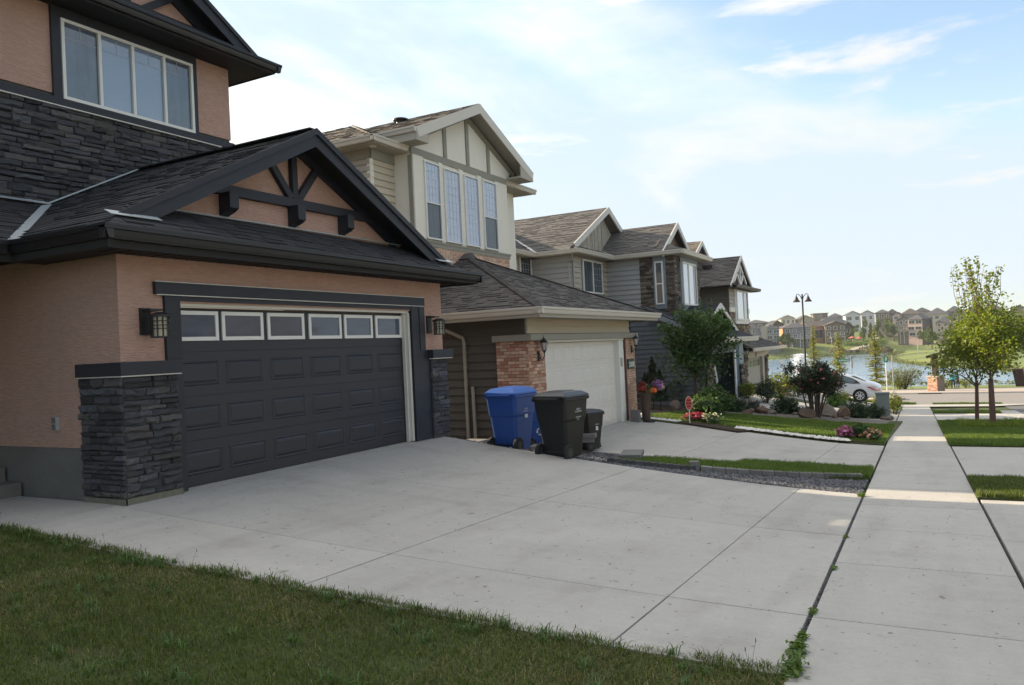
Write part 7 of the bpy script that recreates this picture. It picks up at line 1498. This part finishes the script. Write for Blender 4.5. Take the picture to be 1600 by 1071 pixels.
C = np.concatenate([blob_pts(a + np.array([0, 0, 1.35]), (.98, 1.02, .68), 60, 71, .93)]); C = C[C[:, 2] > a[2] + .95]; B_ = np.repeat(C[:30], 9, 0) + np.random.default_rng(2).normal(size=(30 * 9, 3)) * .02; leaf_mesh('blossom', B_, .065, rose_p, rb, 9, up=.5, aspect=.9)
# small cypresses against the blue-grey wall
def cypress(px, py, h, w, label, seed):
    a = G(px, py); t = thing('small_cypress', label, 'tree', tuple(a), 'small cypresses by the wall'); m = MB(); m.tube([a - [0, 0, .1], a + [0, 0, h * .3], a + [0, 0, h * .95]], [.035, .03, .008], 6); m.build('trunk', bark, t)
    r = np.random.default_rng(seed); n = 3000; q = r.random(n) ** .8; z = .25 + .75 * q; rad = w * (1 - z) ** .8 * (1 + .25 * np.sin(z * 30 + seed)) * (.5 + .5 * r.random(n)); an = r.random(n) * 6.283
    C = a + np.column_stack([rad * np.cos(an), rad * np.sin(an), z * h]); A = np.column_stack([np.cos(an) * .5, np.sin(an) * .5, np.ones(n)]); leaf_mesh('foliage', C, .1, leafD, t, seed, up=.1, aspect=.3, axis=A)
cypress(1022, 641, 2.15, .55, 'tallest small cypress, in the middle of three against the blue-grey wall', 1); cypress(1010, 641, 1.5, .42, 'left small cypress just behind the tall planter', 2); cypress(1033, 643, 1.55, .5, 'right small cypress before the dark shrub', 3)
# ---- branching trees
def grow(m, p, d, L, r, depth, rnd, tips, up=.12, spread=.55, seg=3, minr=.006, twig=True):
    pts = [p]; rs = [r]; q = p.copy(); dd = d.copy()
    for i in range(seg):
        dd = dd + np.array([rnd.gauss(0, .12), rnd.gauss(0, .12), rnd.gauss(0, .06) + up]); dd /= np.linalg.norm(dd); q = q + dd * L / seg; pts.append(q.copy()); rs.append(max(minr, r * (1 - .45 * (i + 1) / seg)))
    m.tube(pts, rs, 6 if r > .02 else 4, cap=False)
    if depth <= 0: tips.append((pts[-1], dd, L)); tips.append((pts[-2], dd, L)); return
    if depth <= 2: tips.append((pts[-1], dd, L)); tips.append((pts[-2], dd, L))
    for k in range(rnd.choice((2, 3, 3))):
        a = rnd.uniform(0, 6.283); ax = np.cross(dd, (math.cos(a), math.sin(a), .3)); ax /= np.linalg.norm(ax); nd = dd * math.cos(spread) + ax * math.sin(spread * rnd.uniform(.7, 1.3)); nd /= np.linalg.norm(nd)
        grow(m, pts[rnd.choice((-1, -1, -2))], nd, L * rnd.uniform(.62, .85), rs[-1] * .8, depth - 1, rnd, tips, up, spread, seg, minr)
def street_tree(base, h, label, seed, trunk_h, crown_w, leaf_n, lean=(0, 0), density=1.0, mt_l=leafA, mt_b=bark_red, twigs=10, lsize=.085, trunk_r=.075, droop=0.0, oval=(1, 1), zc=.5, group=None, cat='tree', name='street_tree', bs=.62):
    rnd = random.Random(seed); t = thing(name, label, cat, tuple(base), group); m = MB(); base = np.array(base, float); top = base + np.array([lean[0], lean[1], trunk_h]); m.tube([base - [0, 0, .1], base + [0, 0, .12], (base + top) / 2, top], [trunk_r * 1.35, trunk_r * 1.1, trunk_r, trunk_r * .85], 10); m.build('trunk', mt_b, t, smooth=True)
    m = MB(); tips = []
    for k in range(8):
        a = 2 * math.pi * k / 8 + rnd.uniform(-.3, .3); el = rnd.uniform(.5, 1.25); d = np.array([math.cos(a) * math.cos(el), math.sin(a) * math.cos(el), math.sin(el)]); grow(m, top + np.array([0, 0, rnd.uniform(-.25, .5)]), d, (h - trunk_h) * rnd.uniform(.30, .42) * bs, trunk_r * .45, 2, rnd, tips, up=.1)
    for k in range(twigs):      # long whips above the crown
        a = rnd.uniform(0, 6.28); p = top + np.array([math.cos(a) * crown_w * rnd.uniform(.1, .5), math.sin(a) * crown_w * rnd.uniform(.1, .5), (h - trunk_h) * .5]); e = np.array([p[0] + math.cos(a) * .3, p[1] + math.sin(a) * .3, base[2] + h * rnd.uniform(.9, 1.0)]); mid = (p + e) / 2 + np.array([rnd.gauss(0, .05), rnd.gauss(0, .05), 0]); m.tube([p, mid, e], [.012, .008, .004], 4)
        for q in np.linspace(.15, 1, 11):
            if rnd.random() < .75: tips.append((p + (e - p) * q, None, .12))
    m.build('branches', mt_b, t, kind='stuff'); r = np.random.default_rng(seed); C = []
    dense = [x for x in tips if x[1] is not None]; thin = [x for x in tips if x[1] is None]; per = int(leaf_n / max(1, len(dense)))
    for p, d, L in dense:
        n = int(per * rnd.uniform(.3, 1.6)); C.append(p + r.normal(size=(n, 3)) * np.array([.19, .19, .15]) * (h / 5.5))
    ctr = top + np.array([0, 0, (h - trunk_h) * zc * .8]); C.append(blob_pts(ctr, (crown_w * oval[0], crown_w * oval[1], (h - trunk_h) * .36), int(leaf_n * .25), seed, .25))
    for p, d, L in thin: C.append(p + r.normal(size=(7, 3)) * .045)
    C = np.concatenate(C); C = C[C[:, 2] > base[2] + trunk_h * .93]
    keep = np.ones(len(C), bool); hol = np.random.default_rng(seed + 5)
    for _ in range(16): c = ctr + hol.normal(size=3) * np.array([crown_w, crown_w, (h - trunk_h) * .3]) * .7; keep &= (np.linalg.norm(C - c, axis=1) > .2 * (h / 5.5)) | (r.random(len(C)) < .25)
    leaf_mesh('crown', C[keep], lsize, mt_l, t, seed, up=.3, aspect=.62); return t
tb1 = G(1552, 668); street_tree(tb1, 5.45, 'nearest young street tree, with the thicker trunk, on the grass verge', 21, 1.55, .85, 8500, twigs=11, trunk_r=.085, lsize=.1, group='young street trees', oval=(1.0, 1.05))
tb2 = G(1527, 662); street_tree(tb2, 5.6, 'young street tree with the slimmer trunk, just behind and left of the nearest', 24, 1.5, .68, 5500, lean=(0, -.05), twigs=8, bs=.46, trunk_r=.06, lsize=.1, group='young street trees', oval=(1, 1.15))
# earth mound and red marker at the nearest tree
m = MB(); m.lathe([(.001, .18), (.3, .15), (.7, .06), (1.0, -.03)], tb1, 20); struct(m, 'tree_mound', soil)
blades('mound_grass', [(tb1[0] - 1, tb1[1] - 1), (tb1[0] + 1.2, tb1[1] - 1), (tb1[0] + 1.2, tb1[1] + 1), (tb1[0] - 1, tb1[1] + 1)], 5000, .12, .3, .015, mat('tall_grass_blade', (.16, .21, .035), .6, var=.3, trans=.4), .03, 44)
# ornamental tree of the third house
ob = G(1097, 645); street_tree(ob + np.array([.5, .3, 0]), 4.15, 'broad leafy ornamental tree in front of the third garage', 33, .95, 1.5, 8000, mt_l=leafB, mt_b=bark, twigs=7, lsize=.12, trunk_r=.09, oval=(1.0, 1.0), zc=.42, group=None, name='ornamental_tree', bs=1.0)
# three slim spruces by the lake
def spruce(px, yb, yt, D, w, label, seed, mt_):
    a = onD(px, yb, D); a[2] = float(zs(a[0])) + .05; top_z = onD(px, yt, D)[2]; h = top_z - a[2]; t = thing('spruce', label, 'tree', tuple(a), 'slim spruces at the lakeside'); rnd = random.Random(seed); m = MB(); m.tube([a - [0, 0, .1], a + [0, 0, h * .5], a + [0, 0, h]], [.09, .06, .012], 8); m.build('trunk', mat('spruce_bark', (.09, .04, .03), .9), t)
    m = MB(); C = []; A = []; r = np.random.default_rng(seed); z = .12
    while z < .98:
        for k in range(5):
            an = rnd.uniform(0, 6.283); L = w * (1 - z) ** .75 * rnd.uniform(.55, 1.1) + .06; p0 = a + np.array([0, 0, h * z]); d = np.array([math.cos(an), math.sin(an), rnd.uniform(-.18, .12)]); e = p0 + d * L; m.tube([p0, (p0 + e) / 2 - [0, 0, L * .04], e + [0, 0, L * .06]], [.02, .012, .004], 4, cap=False); n = int(26 * L / .5) + 6; q = .1 + .95 * r.random(n)[:, None]
            C.append(p0 + (e - p0) * q + r.normal(size=(n, 3)) * np.array([.06, .06, .045])); A.append(np.repeat(d[None], n, 0))
        z += rnd.uniform(.022, .04)
    m.build('branches', MATS['spruce_bark'], t, kind='stuff'); leaf_mesh('needles', np.concatenate(C), .16, mt_, t, seed, up=.2, aspect=.35, axis=np.concatenate(A))
spn = mat('spruce_needle', (.24, .25, .05), .6, var=.4, hue=.03, trans=.3)
spruce(1274, 603, 506, 84, 1.0, 'leftmost slim spruce, next to the lamp post', 1, spn); spruce(1313, 603, 518, 84, 1.35, 'middle slim spruce above the white car roof', 2, spn); spruce(1370, 604, 515, 80, 1.35, 'rightmost slim spruce, right of the white car', 3, spn)
# willowy bush on the bank and small ones
a = onD(1414, 608, 84); a[2] = float(zs(a[0])); t = bush('willow_bush', a, (1.9, 1.9, 1.35), 5200, .16, mat('willow_leaf', (.15, .165, .05), .7, var=.4, trans=.3), 'loose grey-green willow bush on the bank left of the brick pier', 'shrub', None, 5, stems=22, aspect=.3)
for px, s_, lb, sd in ((1479, .7, 'small dry shrub just right of the brick pier', 8), (1509, .8, 'small dry shrub right of the two people', 9), (1405, .9, 'yellow-green shrub in front of the willow bush', 10)):
    a = onD(px, 608, 84); a[2] = float(zs(a[0])); bush('bank_shrub', a, (s_, s_, s_ * .7), 900, .14, leafE, lb, 'shrub', None, sd)
# sunlit grass tufts on the near bank, dark leaning trunk at the right
a = onD(1594, 607, 84); a[2] = float(zs(a[0])); dk = thing('lakeside_trunk', 'dark tapering trunk at the lakeside behind the street trees', 'tree_trunk', tuple(a)); ft = facing_frame(tuple(a)); m = MB(); m.prism([ft.P(-.3, -.4, -.5), ft.P(.6, -.4, -.5), ft.P(.35, 1.9, -.5), ft.P(-.65, 1.9, -.5)], ft.n * 1.2); m.build('body', tim, dk)
# weeds in the sidewalk joint
weed = mat('weed_leaf', (.10, .16, .04), .6, var=.3, trans=.3)
for (px, py, s_, n_, lb) in ((1246, 1020, .055, 120, 'largest broad-leaved weed in the joint at the lawn corner'), (1240, 1048, .07, 150, 'weed spilling from the lawn corner over the sidewalk joint'), (1254, 998, .035, 70, 'upright weed in the joint above the lawn corner'), (1271, 958, .03, 60, 'small weed in the joint below the first tooled line'), (1303, 890, .03, 40, 'small flat weed halfway up the joint'), (1346, 776, .05, 90, 'weed at the gravel end of the joint'), (1322, 840, .02, 30, 'tiny weed in the upper part of the joint')):
    a = G(px, py); t = thing('weed', lb, 'weed', tuple(a)); r = np.random.default_rng(int(px)); C = a + r.normal(size=(n_, 3)) * np.array([s_, s_ * .45, .0]) + np.array([0, 0, 1]) * (r.random((n_, 1)) * s_ * .7 + .005); leaf_mesh('leaves', C, .045 if s_ > .04 else .03, weed, t, int(py), up=.8, aspect=.55)
scatter_rocks('driveway_grit', [(4.6, 1.0), (11.5, 1.2), (11.9, 8.0), (4.6, 8.1)], 170, .004, .011, mat('grit', (.10, .085, .06), 1, var=.6), .004, 91); scatter_rocks('sidewalk_grit', [(3, -.6), (11.5, -.4), (11.8, .8), (5.0, .75)], 60, .004, .010, MATS['grit'], .004, 92)
# seed heads over the lawn edge
m = MB(); rr_ = random.Random(12)
for k in range(46):
    y_ = rr_.uniform(.9, 9); x_ = 4.36 - rr_.random() ** 2 * 1.2; z_ = float(H(x_, y_)); h_ = rr_.uniform(.08, .19); lx, ly = rr_.gauss(0, .03), rr_.gauss(0, .03); m.tube([(x_, y_, z_), (x_ + lx * .5, y_ + ly * .5, z_ + h_ * .6), (x_ + lx, y_ + ly, z_ + h_)], [.0013, .0011, .0009], 3); m.tube([(x_ + lx, y_ + ly, z_ + h_ - .012), (x_ + lx, y_ + ly, z_ + h_), (x_ + lx, y_ + ly, z_ + h_ + .014)], [.001, .0032, .001], 4)
o = m.build('plantain_stalks', mat('seed_head', (.07, .055, .04), .9)); o['kind'] = 'stuff'
# clumps of coarser grass in the near lawn
tuft = []
for k in range(150):
    y_ = rr_.uniform(.8, 9); x_ = rr_.uniform(1.8, 4.45) if k % 3 else rr_.uniform(4.2, 4.46); tuft.append((x_, y_))
r = np.random.default_rng(31); k = 150 * 16; P = np.repeat(np.array(tuft), 16, 0) + r.normal(size=(k, 2)) * .02; z = H(P[:, 0], P[:, 1]); a_ = r.random(k) * 6.283; h_ = .04 + .05 * r.random(k); dr = np.column_stack([np.cos(a_), np.sin(a_), np.zeros(k)]); sd_ = np.column_stack([-np.sin(a_), np.cos(a_), np.zeros(k)]) * .0035; B0 = np.column_stack([P, z - .01]); M_ = B0 + dr * (h_ * .4)[:, None] + np.array([0, 0, 1]) * (h_ * .75)[:, None]; T_ = B0 + dr * (h_ * 1.1)[:, None] + np.array([0, 0, 1]) * (h_ * .8)[:, None]
V = np.stack([B0 - sd_, B0 + sd_, M_ + sd_, M_ - sd_, T_], 1).reshape(-1, 3); o_ = np.arange(k)[:, None] * 5; F = np.concatenate([np.column_stack([o_, o_ + 1, o_ + 2]), np.column_stack([o_, o_ + 2, o_ + 3]), np.column_stack([o_ + 3, o_ + 2, o_ + 4])]); o = np_mesh('coarse_grass', V, F, mat('coarse_grass_blade', (.07, .135, .035), .5, var=.3, trans=.3)); o['kind'] = 'stuff'
# ================================================================== houses across the street (behind the photographer's right shoulder, added to bounce sunlight onto shaded fronts; seen in the window reflections)
def opposite_house(x0, w, wall, roof, label, gar_left=True):
    zg = float(zs(x0 + w / 2)) + .1; yf, yb = -24.0, -36.0; t = thing('house', label, 'house', (x0 + w / 2, yf, zg), 'houses on the far side of the street')
    m = MB(); m.box(x0, yb, zg - .5, x0 + w, yf, zg + 5.6); m.build('wall', wall, t)
    ga0 = x0 if gar_left else x0 + w * .45; m = MB(); m.box(ga0, yf, zg - .5, ga0 + w * .55, yf + 5, zg + 2.8); m.build('garage_wall', wall, t)
    m = MB(); m.prism([(x0 - .5, yf + .6, zg + 5.6), (x0 + w / 2, yf + .6, zg + 8.2), (x0 + w + .5, yf + .6, zg + 5.6)], (0, -13, 0)); m.prism([(ga0 - .4, yf + 5.6, zg + 2.8), (ga0 + w * .275, yf + 5.6, zg + 4.3), (ga0 + w * .55 + .4, yf + 5.6, zg + 2.8)], (0, -5.6, 0)); m.build('roof', roof, t)
    m = MB(); m.box(ga0 + .5, yf + 5, zg - .1, ga0 + w * .55 - .5, yf + 5.04, zg + 2.2); m.build('garage_door', gdoor_w, t)
    for a, b, z0, z1, yy in ((.1, .3, 3.4, 4.8, yf), (.38, .62, 3.4, 4.9, yf), (.7, .9, 3.4, 4.8, yf)):
        m = MB(); m.box(x0 + w * a, yy, zg + z0, x0 + w * b, yy + .08, zg + z1); wd = m.build('window', white_fr, t); m = MB(); m.box(x0 + w * a + .1, yy + .08, zg + z0 + .1, x0 + w * b - .1, yy + .1, zg + z1 - .1); m.build('pane', glass_dark, wd)
for i, (x0, w, wl, rf_, lb) in enumerate(((-14, 10, cream_w, sh_grey, 'cream house across the street, furthest back'), (-2, 10.5, sid_tan, sh_brown, 'tan house across the street facing the charcoal garage'), (10.5, 10, cream_w, sh_black, 'cream house with a black roof across the street'), (22.5, 10, sid_grey, sh_grey, 'grey house across the street facing the white garage'), (34, 10, cream_w, sh_brown, 'cream house across the street nearest the lake'))): opposite_house(x0, w, wl, rf_, lb, i % 2 == 0)
# ================================================================== thin summer haze over the whole place
hz_ = MB(); hz_.box(-1100, -1700, -10.4, 3000, 2400, 22); ho = hz_.build('haze', []); ho['kind'] = 'stuff'
hm = bpy.data.materials.new('haze_air'); hm.use_nodes = True; hn = hm.node_tree; hn.nodes.clear(); ho_ = N(hn, 'ShaderNodeOutputMaterial'); pv = N(hn, 'ShaderNodeVolumePrincipled'); pv.inputs['Density'].default_value = .0002; pv.inputs['Color'].default_value = (.93, .96, 1, 1); pv.inputs['Anisotropy'].default_value = .2
hn.links.new(pv.outputs[0], ho_.inputs['Volume']); ho.data.materials.append(hm)
